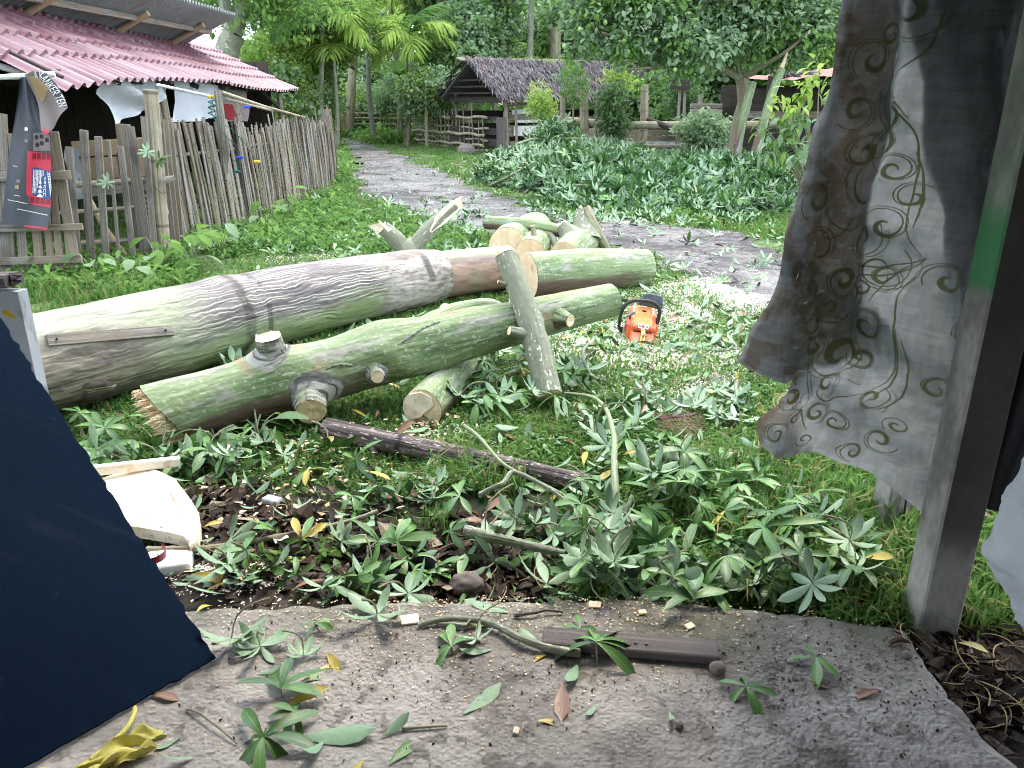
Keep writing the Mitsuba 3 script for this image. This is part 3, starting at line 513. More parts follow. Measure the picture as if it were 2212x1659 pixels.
# splintered end of C: torn fibres round a recessed face
t0 = unit(PC[0] - PC[3]); _, e1c, e2c = frames(PC[:6]); e1c, e2c = e1c[0], e2c[0]
tf_ = cap(PC, RC[0] * .985, False, 48, rough=.022, seed=2); part(C, 'torn_face', (shear(tf_[0], PC, RC), tf_[1], tf_[2]), 'm_cut', True)
spl = []; r_ = np.random.default_rng(4)
for i in range(230):
    rr, aa = RC[0] * .93 * math.sqrt(r_.uniform(.02, 1)), r_.uniform(0, 2 * PI); b = PC[0] + rr * (math.cos(aa) * e1c + math.sin(aa) * e2c)
    bias = max(0, .75 - .7 * math.sin(aa) * rr / RC[0]); L = r_.uniform(.01, .04) + .12 * bias * r_.uniform(.2, 1); w = r_.uniform(.004, .011)
    spl.append(tube(np.array([b - t0 * .01, b + t0 * L * .6 + r_.normal(0, .002, 3), b + t0 * L + r_.normal(0, .006, 3)]), [w, w * .8, w * .15], 4, uid=0))
sp = join(spl); sp = (shear(sp[0], PC, RC), sp[1], sp[2]); part(C, 'splinters', (sp[0], sp[1], np.c_[sp[0][:, 0] * 1.3, sp[0][:, 2] * .3 + .04]), 'm_cut', False, kind='stuff')
# D: the round under C
D = thing('short_round', 'short green round with a cream sawn face, wedged under the long green log', 'log')
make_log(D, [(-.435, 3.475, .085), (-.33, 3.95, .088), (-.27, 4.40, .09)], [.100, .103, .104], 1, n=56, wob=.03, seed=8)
dface = np.array((-.435, 3.475, .085)); dd = unit(np.array((-.105, -.475, -.003)))
part(D, 'hinge_wood', xf(slab_poly([(-.092, .01), (-.07, -.06), (-.01, -.04), (.03, .0), (.062, .025), (.05, .07), (.0, .092), (-.06, .075)], .02), np.array([[1, 0, 0, dface[0] - .004], [0, 0, -1, dface[1] - .012], [0, 1, 0, dface[2]], [0, 0, 0, 1.0]]) @ rot('y', -12)), 'm_pale_wood', False, 'pale proud step of the saw cut')
# E: the leaning limb
E_ = thing('leaning_branch', 'grey lichen-spotted branch leaning upright against the long green log', 'branch')
PE, RE_ = make_log(E_, [(.185, 3.655, .085), (.14, 3.80, .25), (.08, 3.94, .43), (-.037, 4.13, .707)], [.070, .067, .063, .056], 2, n=40, wob=.05, seed=12, bumps=((.28, .3, .05, .08, .010), (.42, .3, .04, .08, .012)))
onE = near_log(PE, RE_)
p_ = PE[np.argmin(np.abs(PE[:, 2] - .335))]; stub(E_, p_, p_ + np.array((-.125, -.045, .045)), .026, .024, uid=2, flare=1.6, seed=2, label='short sawn spur')
p_ = PE[np.argmin(np.abs(PE[:, 2] - .56))]; stub(E_, p_, p_ + np.array((-.10, -.02, .03)), .012, .010, uid=2, seed=4)
spk = []; tE = unit(PE[-1] - PE[-4])
for i in range(14):
    a = i / 14 * 2 * PI; b = PE[-1] + .038 * np.array((math.cos(a), math.sin(a) * .7, 0)); L = r_.uniform(.01, .05) + (.05 if i in (4, 8) else 0)
    spk.append(tube(np.array([b - tE * .01, b + tE * L]), [.011, .003], 4))
part(E_, 'torn_tip', join(spk), 'm_cut', False, kind='stuff')
# F: dead dark pole on the ground
Fp = thing('dead_pole', 'dark brown dead pole lying across the cut leaves in the front', 'log')
make_log(Fp, [(-.86, 3.30, .062), (-.45, 3.10, .060), (-.05, 2.93, .056), (.31, 2.76, .05)], [.048, .047, .043, .036], 3, n=32, wob=.05, seed=13, bumps=((.42, .3, .02, .5, .006), (1.03, .3, .02, .5, .005)))
stub(Fp, (-.62, 3.17, .05), (-.60, 3.10, .005), .02, .016, uid=3, seed=6)
stub(Fp, (.05, 2.88, .05), (.055, 2.83, -.01), .02, .02, uid=3, seed=8)
# G: forked limb behind the trunk
Y = thing('forked_branch', 'pale forked branch with two split arms standing up behind the huge trunk', 'branch')
yb = np.array((-.78, 6.08, .20)); yj = AT(880, 540, 6.08)
part(Y, 'fork', log_bark(*(lambda q: (q[:, :3], q[:, 3]))(smooth_path([(*yb, .11), (*yj, .10), (*(yj + (-.04, 0, .05)), .085)], 12)), 2, 28, wob=.06, seed=14), 'm_bark', True)
for tip, r0, r1, sd, cuts in ((AT(826, 492, 6.02), .068, .055, 15, (-1, .2)), (AT(984, 444, 6.16), .060, .046, 16, (1, .25))):
    q = smooth_path([(*(yj + (0, 0, -.05)), r0 * 1.25), (*(yj + (tip - yj) * .4), r0), (*tip, r1)], 22)
    t, e1, e2 = frames(q[:, :3])
    k = part(Y, 'arm', log_bark(q[:, :3], q[:, 3], 2, 28, wob=.06, seed=sd), 'm_bark', True)
    n_ = len(q); a0 = int(n_ * (.45 if sd == 16 else .55)); sd_v = unit(np.array((cuts[0] * .6, -.75, cuts[1])))
    V = []
    for i in range(a0, n_):
        w = (i - a0) / (n_ - 1 - a0); side = unit(np.cross(t[i], sd_v)); c = q[i, :3] + sd_v * q[i, 3] * (1.03 - .1 * w); h = q[i, 3] * (.25 + .75 * min(1, w * 2.2)) * .95
        V += [c - side * h - sd_v * .02, c - side * h * .8 + sd_v * .004, c + side * h * .8 + sd_v * .004, c + side * h - sd_v * .02]
    for j in range(4): V[-4 + j] = V[-4 + j] + t[-1] * (.02, .06, .01, .045)[j]
    V = np.array(V); m_ = n_ - a0; ff = []
    for i in range(m_ - 1):
        for j in range(3): a = i * 4 + j; ff += [(a, a + 1, a + 5), (a, a + 5, a + 4)]
    part(k, 'split_face', (V, np.array(ff), np.c_[V[:, 0], V[:, 2]]), 'm_pale_wood', False)
    part(k, 'cut_face', cap(q[:, :3], r1 * .98, True, 20, rough=.02, seed=sd), 'm_cut', True)
# H: pieces beyond the trunk
H1 = thing('trunk_butt', 'thick cream-faced log butt standing proud behind the trunk lengths', 'log')
make_log(H1, [(-.035, 6.85, .26), (.10, 7.35, .26), (.24, 7.85, .25)], [.175, .185, .18], 1, n=56, wob=.035, seed=17, bumps=((.12, .5, .03, .5, .012),))
H2 = thing('small_round', 'small pale green round lying between the cream-faced butt and the forked stump', 'log')
make_log(H2, [(.16, 6.62, .24), (.22, 6.95, .27), (.27, 7.3, .27)], [.135, .125, .11], 1, n=44, wob=.05, seed=18)
stub(H2, (.20, 6.75, .33), (.18, 6.74, .46), .022, .018, uid=4, seed=3, ragged=.01)
H3 = thing('forked_stump', 'whitish forked log with two broken stumps, right of the small round', 'log')
make_log(H3, [(.46, 6.55, .22), (.60, 6.85, .28), (.70, 7.1, .30)], [.150, .150, .12], 1, n=44, wob=.06, seed=19)
b0 = np.array((.55, 6.85, .32)); stub(H3, b0, AT(1214, 486, 6.9), .10, .058, uid=2, flare=1.3, ragged=.03, seed=4, label='ragged broken fork')
stub(H3, b0 + (.10, .05, -.02), AT(1263, 456, 7.05), .12, .082, uid=2, flare=1.25, ragged=.04, seed=5, label='taller broken fork')
H4 = thing('lying_branch', 'straight green branch lying across the log butts toward the track', 'branch')
make_log(H4, [AT(1050, 480, 7.25), AT(1135, 486, 7.1), AT(1225, 503, 7.0)], [.062, .060, .055], 1, n=32, wob=.05, seed=20)
H5 = thing('leaning_stick', 'grey stick leaning on the forked stump at the edge of the track', 'branch')
make_log(H5, [AT(1268, 452, 6.95), AT(1290, 500, 6.9), G(1313, 550, .03)], [.030, .044, .046], 4, n=28, wob=.06, seed=21)
H6 = thing('small_limb', 'thin pale limb leaning between the butt and the stump', 'branch')
make_log(H6, [AT(1160, 520, 6.9), AT(1180, 505, 7.0), AT(1205, 545, 6.8)], [.022, .03, .03], 2, n=20, wob=.06, seed=22)
H7 = thing('short_limb', 'short pale green limb end poking out beneath the huge trunk', 'branch')
make_log(H7, [AT(962, 668, 4.75), AT(950, 690, 4.55), G(930, 720, .05)], [.04, .045, .045], 1, n=24, wob=.06, seed=23)
# slab of pale wood by the blue board
S = thing('wood_slab', 'broad pale slab sawn off a buttress root, lying beside the blue board', 'wood slab')
so = [(150, 1040), (218, 1036), (262, 1022), (311, 1015), (336, 1018), (356, 1026), (378, 1037), (400, 1062), (414, 1080), (429, 1104), (429, 1128), (420, 1146), (408, 1158), (396, 1149), (366, 1142), (333, 1137), (279, 1129), (200, 1126), (150, 1120)]
w3 = np.array([G(u, v, .11) for u, v in so]); ctr = w3.mean(0)
def slab_tilt(x, y): return .105 + .05 * (y - ctr[1]) + .05 * np.exp(-((x + 1.33) / .09) ** 2) * 0
sm = slab_poly(w3[:, :2], .045); vv = sm[0].copy(); vv[:, 2] += slab_tilt(vv[:, 0], vv[:, 1])
part(S, 'body', (vv, sm[1], vv[:, :2]), 'm_pale_wood')
so2 = [(380, 1040), (400, 1062), (414, 1080), (429, 1104), (429, 1128), (418, 1150), (406, 1160), (404, 1140), (395, 1112), (384, 1086), (366, 1056)]
w4 = np.array([G(u, v, .12) for u, v in so2]); sm = slab_poly(w4[:, :2], .05); vv = sm[0].copy(); vv[:, 2] += .125 + .05 * (vv[:, 1] - ctr[1]) - .12 * np.clip(vv[:, 0] + 1.32, 0, 1); part(S, 'bark_rim', (vv, sm[1], vv[:, :2]), 'm_pale_wood', False, 'rounded rim of the slab')
k = single('wood_offcut', beam(G(150, 1022, .16), G(388, 996, .13), .03, .040, roll=.1, ch=.006, seg=4, uid=1), 'm_pale_wood', 'long cream offcut standing on edge behind the pale slab', 'wood offcut')
# ------------------------------------------------------------------ left side: shed, fences, tarpaulins
def hit(u, v, p0, nrm):
    d = ray(u, v); o = np.array([0, 0, EYE]); nrm = np.asarray(nrm, float); return o + d * ((np.asarray(p0) - o) @ nrm) / (d @ nrm)
rl_ = np.random.default_rng(21)
def eave(y, w=0.0, up=0.0):
    """A point of the red roof: y along the eave, w metres up the slope, up metres off the sheet."""
    c, s = math.cos(math.radians(26)), math.sin(math.radians(26)); y = np.asarray(y, float)
    return np.stack(np.broadcast_arrays(-4.05 - .056 * (y - 8) - w * c + up * s, y, 1.715 - .006 * (y - 8) + w * s + up * c), -1)
SH = thing('red_roofed_shed', 'open shed with a red tile-profile metal roof behind the stake fence', 'shed')
PITCHW, MOD = .20, .37
for i in range(10):
    y0 = 7.15 + i * 1.0; ys = np.linspace(y0 - .03, y0 + 1.03, 51); ws = []
    lo = -.16 - .05 * (i == 0) + rl_.uniform(-.02, .02)
    k = 0
    while k * MOD < 1.55: ws += [(lo if k == 0 else k * MOD + .001, .038), (k * MOD + MOD * .5, .012), ((k + 1) * MOD, 0.0)]; k += 1
    w_ = np.array([a for a, b in ws]); hgt = np.array([b for a, b in ws]); Y, W = np.meshgrid(ys, w_, indexing='ij')
    ph = np.mod(Y / PITCHW, 1.0); prof = .044 * np.sin(np.minimum(ph / .62, 1) * PI) ** 1.0 - .010 * np.sin(np.clip((ph - .62) / .38, 0, 1) * PI)
    sag = (-.10 * np.clip((8.3 - Y) / 1.2, 0, 1) ** 1.5 - .035 * np.sin(Y * .9 + 1)) * np.clip((1.3 - W) / 1.4, 0, 1) + rl_.uniform(0, .012)
    V = eave(Y, W, prof + hgt[None] + sag).reshape(-1, 3); n1, n2 = len(ys), len(w_)
    ii, jj = np.meshgrid(np.arange(n1 - 1), np.arange(n2 - 1), indexing='ij'); a = (ii * n2 + jj).ravel()
    part(SH, 'roof_sheet', (V, np.vstack([np.stack([a, a + n2, a + n2 + 1], 1), np.stack([a, a + n2 + 1, a + 1], 1)])), 'm_red_roof', 35)
part(SH, 'eave_beam', beam(eave(7.3, .1, -.07), eave(17.2, .1, -.07), .06, .09, uid=2), 'm_wood')
part(SH, 'ridge_beam', beam(eave(7.2, 1.45, -.08), eave(17.2, 1.45, -.08), .08, .1, uid=2), 'm_wood')
for y in np.arange(7.3, 17.3, 1.23): part(SH, 'rafter', beam(eave(y, -.08, -.035), eave(y, 1.5, -.035), .05, .06, uid=2), 'm_wood')
for y in (10.2, 13.4, 16.6):
    p = eave(y, .12, -.1); part(SH, 'post', tube([(p[0], y, -.1), (p[0] + .02, y, .8), p], [.06, .058, .05], 10, uid=3, wob=.08, seed=y), 'm_wood', True)
part(SH, 'brace', beam(eave(15.2, .12, -.12), (eave(16.6)[0] - .05, 16.55, 1.2), .05, .05, uid=2), 'm_wood')
for y in np.arange(6.9, 17.3, .31): part(SH, 'wall__plank', beam((-7.6 + rl_.uniform(-.02, .02), y, -.1), (-7.6, y + rl_.uniform(-.01, .01), 2.55), .02, .318, uid=2, seed=y), 'm_wood')
for x in np.arange(-7.5, -6.2, .29): part(SH, 'wall__plank', beam((x, 6.75, -.1), (x, 6.75, 2.5), .297, .02, uid=2), 'm_wood')  # near gable wall, added to block light from the shed inside
for x in np.arange(-7.5, -4.9, .29): part(SH, 'wall__plank', beam((x, 17.25, -.1), (x, 17.25, 2.2), .298, .02, uid=2), 'm_wood')
part(SH, 'ceiling_board', beam((-6.75, 6.6, 2.47), (-6.95, 17.4, 2.40), 1.75, .03, uid=2), 'm_wood')  # flat cover added so that the shed inside stays dark
part(SH, 'gable_purlin', tube([AT(-60, 125, 7.25), AT(30, 152, 7.3), AT(64, 164, 7.35)], .028, 8, uid=4), 'm_wood', True)
# the upper zinc awning
ZN = thing('zinc_awning', 'tilted corrugated grey zinc awning above the red roof, with bamboo struts', 'roof')
def aw(y, w, up=0.0): y = np.asarray(y, float); return np.stack(np.broadcast_arrays(-4.85 - .02 * (y - 15) - w * .905 + 0 * y, y, 2.88 + .012 * (y - 15) - w * .425 + up), -1)
for i in range(14):
    y0 = 4.4 + i * .76; ys = np.linspace(y0, y0 + .80, 65); ws = np.linspace(rl_.uniform(-.03, .03), 1.55, 5); Y, W = np.meshgrid(ys, ws, indexing='ij')
    V = aw(Y, W, .034 * np.sin(Y / .125 * 2 * PI) + .003 * (i % 2) + rl_.uniform(0, .01)).reshape(-1, 3); ii, jj = np.meshgrid(np.arange(64), np.arange(4), indexing='ij'); a = (ii * 5 + jj).ravel()
    part(ZN, 'zinc_sheet', (V, np.vstack([np.stack([a, a + 5, a + 6], 1), np.stack([a, a + 6, a + 1], 1)])), 'm_zinc', True)
part(ZN, 'fascia_beam', beam(aw(4.4, .55, -.06), aw(15.05, .55, -.06), .05, .075, uid=0, seg=4), 'm_wood')
for y in (7.0, 9.6, 12.0, 14.2): part(ZN, 'strut', tube([aw(y, .35, -.08), aw(y, 1.5, -.10)], .045, 10, uid=1), 'm_wood', True)
part(ZN, 'back_wall', beam((-6.33, 4.4, 1.95), (-6.45, 15.0, 1.95), .03, .62, uid=2), 'm_wood')

# fence of split-bamboo stakes
FN = thing('stake_fence', 'long fence of close-set split bamboo stakes beside the grass, below the red roof', 'fence')
fl = smooth_path([(-3.62, 8.35, 0), (-3.28, 9.6, 0), (-3.20, 11.5, 0), (-3.16, 13.0, 0), (-3.42, 15.7, 0)], 400)
fd = np.r_[0, np.cumsum(np.linalg.norm(np.diff(fl, axis=0), axis=1))]
protos = [ply((lambda m: (m[0], m[1]))(beam((0, 0, 0), (0, 0, 1.0), .040, .012, uid=5, seg=3, bend=b, seed=i)), 'm_wood', uv=beam((0, 0, 0), (0, 0, 1.0), .040, .012, uid=5, seg=3, bend=b, seed=i)[2]) for i, b in enumerate((-.012, .006, .014, 0, -.006, .02))]
s_ = 0.0; n_st = 0
while s_ < fd[-1] - .02:
    i = np.searchsorted(fd, s_); p = fl[min(i, 399)]; dv = unit(fl[min(i + 1, 399)] - fl[max(i - 1, 0)])
    h = 1.27 + .05 * math.sin(s_ * 2) + rl_.normal(0, .04) + (.2 if rl_.random() < .035 else 0) - .012 * s_
    off = np.array([-dv[1], dv[0], 0]) * rl_.uniform(-.022, .022); lx, ly = math.degrees(.06 + rl_.normal(0, .02)), rl_.normal(0, 1.3)
    ang = math.degrees(math.atan2(dv[1], dv[0])) + rl_.normal(0, 14)
    m = mat((p[0] + off[0], p[1] + off[1], -.06)) @ rot('y', -lx) @ rot('x', ly) @ rot('z', ang) @ np.diag([rl_.uniform(.7, 1.25), rl_.uniform(.8, 1.4), h, 1])
    k = numbered(FN + '__stake'); scene[k] = {**protos[n_st % 6], 'to_world': T4(m)}; n_st += 1; s_ += rl_.uniform(.022, .033)
for z in (.35, .92): part(FN, 'rail', tube(fl[::16] + np.array([-.085, 0, z]), .020, 7, uid=0), 'm_wood', True)
part(FN, 'knotty_post', tube([G(498, 492, 0) + (-.10, 0, -.1), hit(486, 330, (-3.42, 9.3, 0), (.1, 1, 0)), hit(470, 196, (-3.45, 9.3, 0), (.1, 1, 0))], [.05, .05, .042], 10, uid=0, wob=.25, seed=3), 'm_wood', True, 'thick knotty post')
part(FN, 'far_post', beam((-3.46, 15.6, -.1), (-3.52, 15.6, 1.3), .16, .03, uid=0), 'm_wood', False, 'broad end board')
single('bamboo_rail', tube([hit(478, 199, (-3.75, 9.6, 0), (0, 1, 0)), AT(570, 230, 11.9), AT(664, 256, 14.4)], .022, 10, uid=3), 'm_wood', 'orange-brown bamboo pole slung above the stake fence', 'bamboo pole', True)
single('bamboo_rail', tube([hit(340, 183, (0, 8.9, 0), (0, 1, 0)), AT(462, 210, 9.7)], .017, 8, uid=4), 'm_wood', 'flaking white lath in front of the right-hand white tarpaulin', 'lath', True)
single('bamboo_rail', tube([AT(484, 212, 9.8), AT(590, 240, 12.4)], .018, 8, uid=3), 'm_wood', 'pale bamboo pole just below the orange-brown one', 'bamboo pole', True)
# wide pickets and the bamboo post
PK = thing('picket_fence', 'gappy fence of broad grey pickets and one tall bamboo post, left of the bamboo stakes', 'fence')
def upright(name, ub, vb, ut, vt, y, w, th=.018, uid=0, **kw):
    b = AT(ub, vb, y); t = AT(ut, vt, y); return part(PK, name, beam((b[0], y, min(b[2], 0) - .05), (t[0], y, t[2]), w, th, uid=uid, seg=3, bend=rl_.uniform(-.012, .012), seed=ub, roll=rl_.uniform(-.12, .12)), 'm_wood', **kw)
for ub, vb, ut, vt, y, w in ((167, 560, 149, 317, 7.25, .062), (197, 575, 181, 281, 7.3, .078), (230, 575, 212, 295, 7.32, .068), (259, 580, 229 + 6, 303, 7.36, .030), (289, 577, 260, 317, 7.42, .060), (316, 560, 290 - 12, 276, 7.75, .085), (322, 548, 302 - 18, 273, 7.68, .055), (335, 562, 311, 252, 7.62, .060), (375, 535, 347, 262, 8.0, .05), (384, 530, 357, 258, 8.1, .055), (393, 528, 367, 262, 8.2, .05)):
    upright('picket', ub, vb, ut, vt, y, w)
upright('square_post', 303, 550, 265, 268, 7.95, .13, .05, label='broad dark square post')
bp = [AT(355, 553, 7.8), AT(341, 380, 7.8), AT(325, 194, 7.8)]; bq = smooth_path(bp, 40); zz = np.linspace(0, 1, 40)
br = .066 + .010 * np.exp(-((np.mod(zz * 4.2 + .3, 1) - .5) / .05) ** 2)
part(PK, 'bamboo_post', tube(bq, br, 14, uid=3, uvs=.62), 'm_wood', True, 'tall thick bamboo post')
for v, x0, x1, y0, y1, r in ((394, 150, 372, 7.5, 8.0, .03), (455, 120, 312, 7.45, 7.9, .022), (520, 165, 395, 7.5, 8.2, .024)): part(PK, 'rail', tube([AT(x0, v + 6, y0), AT(x1, v - 8, y1)], r, 8, uid=0), 'm_wood', True)
part(PK, 'rail_end', beam(AT(352, 392, 7.7), AT(378, 384, 7.75), .06, .045, uid=0), 'm_wood')
part(PK, 'wire_binding', tube(smooth_path([AT(311, 384, 7.6), AT(330, 400, 7.66), AT(352, 418, 7.7), AT(368, 404, 7.8)], 14), .003, 5), 'm_black', True)
# the low gate panel in the corner
GT = thing('gate_panel', 'low wooden gate panel of short pickets with three rails, in the left corner', 'gate')
for ub, vb, ut, vt, w in ((-42, 600, -60, 330, .07), (2, 600, -12, 330, .07), (18, 600, 2, 246, .070), (48, 600, 24, 290, .075), (82, 596, 56, 296, .07), (106, 596, 84, 300, .055), (128, 596, 100, 290, .06), (164, 598, 112, 284, .085), (146, 560, 130, 380, .05)):
    b, t = AT(ub, vb, 6.72), AT(ut, vt, 6.72); part(GT, 'picket', beam((b[0], b[1] + .02, b[2] - .1), (t[0], t[1] + .02, t[2]), w, .02, uid=0, seg=2, seed=ub, roll=rl_.uniform(-.1, .1)), 'm_wood')
for va, vb, ub, h in ((385, 378, 152, .07), (497, 490, 178, .055), (568, 559, 176, .065)):
    a, b = AT(-90, va, 6.68), AT(ub, vb, 6.68); part(GT, 'rail', beam((a[0], 6.685, a[2]), (b[0], 6.685, b[2]), .022, h, uid=0, seed=va), 'm_wood')
part(GT, 'rail', beam(AT(100, 492, 6.75), AT(186, 492, 6.78), .03, .035, uid=2), 'm_wood')
# the black printed banner over the gate pole
single('banner_pole', tube([AT(-40, 168, 6.62), AT(48, 165, 6.62), AT(118, 160, 6.66)], .022, 8, uid=4), 'm_wood', 'thin pale pole that carries the folded black banner', 'pole', True)
BN = thing('printed_banner', 'black printed banner with a red block, hung folded over the pole above the gate', 'banner')
bl = smooth_path([(44, 168, 0), (34, 245, 0), (20, 330, 0), (10, 420, 0), (3, 484, 0)], 30)[:, :2]; brr = smooth_path([(60, 165, 0), (82, 235, 0), (110, 300, 0), (113, 400, 0), (103, 497, 0)], 30)[:, :2]
def bfun(s, t, off=0.0):
    ti = np.clip(np.asarray(t) * 29, 0, 28.999); i = ti.astype(int); w = (ti - i)[..., None]
    L_ = bl[i] * (1 - w) + bl[i + 1] * w; R_ = brr[i] * (1 - w) + brr[i + 1] * w; q = L_ + (R_ - L_) * np.asarray(s)[..., None]
    yy = 6.56 - off + .03 * np.sin(np.asarray(s) * 9 + np.asarray(t) * 2) * (1.2 - t) + .012 * np.sin(np.asarray(t) * 7 + s * 3)
    dx, dz = (q[..., 0] - 1106) / 1671, (829.5 - q[..., 1]) / 1671; k = yy / (CT + dz * ST)
    return np.stack([dx * k, yy, EYE + (-ST + dz * CT) * k], -1)
part(BN, 'hanging_sheet', grid(bfun, 24, 40), 'm_dark_banner', True)
def bprint(name, pts, bsdf, off, label=None):
    v, f = poly_mesh(pts, .05); w = bfun(v[:, 0], v[:, 1], off); return part(BN, name, (w, f[:, ::-1], v[:, :2]), bsdf, False, label)
def brect(s0, s1, t0, t1): return [(s0, t0), (s1, t0), (s1, t1), (s0, t1)]
bprint('red_block', [(.42, .50), (.98, .52), (.99, .86), (.54, .845), (.52, .80), (.45, .79)], 'm_pink_red', .004, 'red block print')
for i in range(4):
    for t0 in (.515, .80): bprint('red_brick_print', brect(.55 + i * .11, .635 + i * .11, t0, t0 + .04), 'm_dark_red', .006)
bprint('panel_print', brect(.56, .98, .38, .50), 'm_banner_back', .004, 'grey printed panel with dark pictures')
for s0, t0 in ((.64, .41), (.77, .405), (.77, .45), (.90, .43), (.66, .46)): bprint('picture_print', [(s0 + .05 * math.cos(a), t0 + .016 * math.sin(a)) for a in np.linspace(0, 2 * PI, 13)[:-1]], 'm_black', .006)
bprint('blue_label', [(.56, .615), (.60, .605), (.97, .63), (.985, .79), (.95, .81), (.62, .79), (.57, .775)], 'm_label_blue', .007, 'dark blue label with white stripes')
for i in range(8): bprint('white_stripe', brect(.585 + i * .030, .600 + i * .030, .622, (.775, .775, .77, .735, .71, .69, .67, .66)[i]), 'm_white', .010)
for i in range(4): t0 = .685 + i * .029; w = .03 + .014 * i; bprint('white_triangle', [(.745 - w, t0 + .025), (.745 + w, t0 + .025), (.745, t0)], 'm_white', .010)
for i in range(5): t0 = .665 + i * .026; w = .014 + .010 * i; bprint('white_arch', brect(.835 - w / 2, .835 - w / 2 + .012, t0, t0 + .021), 'm_white', .010); bprint('white_arch', brect(.835 + w / 2, .835 + w / 2 + .012, t0, t0 + .021), 'm_white', .010); bprint('white_arch', brect(.835 - w / 2, .85 + w / 2, t0, t0 + .005), 'm_white', .0105)
bprint('white_line', [(.885, .63), (.90, .63), (.98, .78), (.965, .785)], 'm_white', .010); bprint('white_line', [(.935, .635), (.95, .635), (.985, .735), (.975, .75)], 'm_white', .010)
for i in range(7): t0 = .645 + i * .017; bprint('white_tie', [(.895 + i * .010, t0), (.945 + i * .006, t0 - .004), (.948 + i * .006, t0 + .002), (.90 + i * .010, t0 + .006)], 'm_white', .0115)
for s0, t0, c in ((.33, .34, 'm_white'), (.34, .42, 'm_banner_back'), (.22, .69, 'm_banner_back'), (.20, .73, 'm_tan_print')): bprint('small_print', brect(s0, s0 + .09, t0, t0 + .025), c, .005)
for a in ((.12, .60, .22, .606), (.08, .83, .50, .845), (.30, .885, .95, .905), (.20, .795, .34, .80)): bprint('white_line', [(a[0], a[1]), (a[2], a[3]), (a[2], a[3] + .004), (a[0], a[1] + .004)], 'm_white', .005)
bprint('pink_hem', [(.5, .985), (.99, .985), (.99, 1.0), (.5, .998)], 'm_pink_red', .006)
fo = [(52, 160), (80, 154), (106, 157), (124, 180), (138, 208), (147, 233), (132, 252), (116, 275), (100, 292), (90, 283), (82, 255), (70, 215), (60, 185)]
fw = np.array([AT(u, v, 6.47) for u, v in fo]); vv, ff = poly_mesh(fw[:, [0, 2]], .05)
def flap_y(x, z): return 6.47 + .035 * np.sin(x * 17 + z * 6) + .02 * np.sin(z * 14)
part(BN, 'folded_flap', (np.c_[vv[:, 0], flap_y(vv[:, 0], vv[:, 1]), vv[:, 1]], ff, vv[:, :2]), 'm_banner_back', True, 'folded-over brownish back of the banner')
def flap_print(name, pu, bsdf, off, label=None):
    w = np.array([AT(u, v, 6.47) for u, v in pu]); v_, f_ = poly_mesh(w[:, [0, 2]], .05); return part(BN, name, (np.c_[v_[:, 0], flap_y(v_[:, 0], v_[:, 1]) - off, v_[:, 1]], f_, v_[:, :2]), bsdf, False, label)
flap_print('tan_picture', [(64, 164), (88, 166), (112, 188), (100, 208), (84, 222), (72, 205)], 'm_tan_print', .004)
flap_print('black_band', [(82, 155), (106, 158), (124, 181), (138, 209), (146, 233), (133, 228), (122, 205), (104, 182)], 'm_dark_banner', .004, 'black band with white capitals')
flap_print('pink_corner', [(93, 275), (103, 284), (112, 280), (100, 291), (93, 285)], 'm_pink_red', .006)
tm = meshkit.text_mesh('A KANKER TEN', .062, .002); tv_ = np.array(tm.vertices); curve = np.array([AT(u, v, 6.47) for u, v in smooth_path([(83, 163, 0), (100, 165, 0), (112, 180, 0), (126, 203, 0), (139, 231, 0)], 60)[:, :2]])
cl_ = np.r_[0, np.cumsum(np.linalg.norm(np.diff(curve, axis=0), axis=1))]; xs_ = tv_[:, 0] / tv_[:, 0].max() * cl_[-1] * .98; cx = np.stack([np.interp(xs_, cl_, curve[:, k]) for k in (0, 2)], 1)
tg = np.gradient(curve[:, [0, 2]], axis=0); tg /= np.linalg.norm(tg, axis=1, keepdims=True); tx = np.stack([np.interp(xs_, cl_, tg[:, k]) for k in (0, 1)], 1)
px = cx + np.stack([-tx[:, 1], tx[:, 0]], 1) * (tv_[:, 1] - .03)[:, None] * .9
part(BN, 'lettering', (np.c_[px[:, 0], flap_y(px[:, 0], px[:, 1]) - .007 - tv_[:, 2], px[:, 1]], np.array(tm.faces)), 'm_white', False, 'white capitals A KANKER TEN')
# tarpaulins under the eave
EP, EN = np.array([-4.13, 8.0, 1.7]), unit((1.0, .056, 0))
def eave_sheet(name, outline, label, cat, bsdf, fold, parent=None, off=0.0, size=.12):
    w = np.array([hit(u, v, EP + EN * off, EN) for u, v in outline]); q = np.c_[w[:, 1], w[:, 2]]; v_, f_ = poly_mesh(q, size)
    x = EP[0] + off - .056 * (v_[:, 0] - 8) + fold(v_[:, 0], v_[:, 1]); m = (np.c_[x, v_[:, 0], v_[:, 1]], f_, v_[:, :2])
    return part(parent, name, m, bsdf, True) if parent else single(name, m, bsdf, label, cat, True)
eave_sheet('white_tarpaulin', [(216, 163), (270, 160), (330, 166), (376, 174), (372, 186), (352, 212), (325, 232), (290, 252), (240, 269), (232, 240)], 'white tarpaulin swagged up under the red eave, left of the two', 'tarpaulin', 'm_white_tarp',
           lambda y, z: .10 * np.exp(-((z - 1.55 + .22 * (y - 9)) / .07) ** 2) + .05 * np.sin(y * 7 + z * 9) - .06 * np.exp(-((z - 1.42 + .2 * (y - 9)) / .06) ** 2))
eave_sheet('white_tarpaulin', [(374, 172), (425, 177), (478, 186), (478, 250), (430, 262), (376, 264), (380, 220)], 'white tarpaulin hanging straight below the red eave, right of the swagged one', 'tarpaulin', 'm_white_tarp', lambda y, z: .02 * np.sin(y * 5 + z * 3), off=.04)
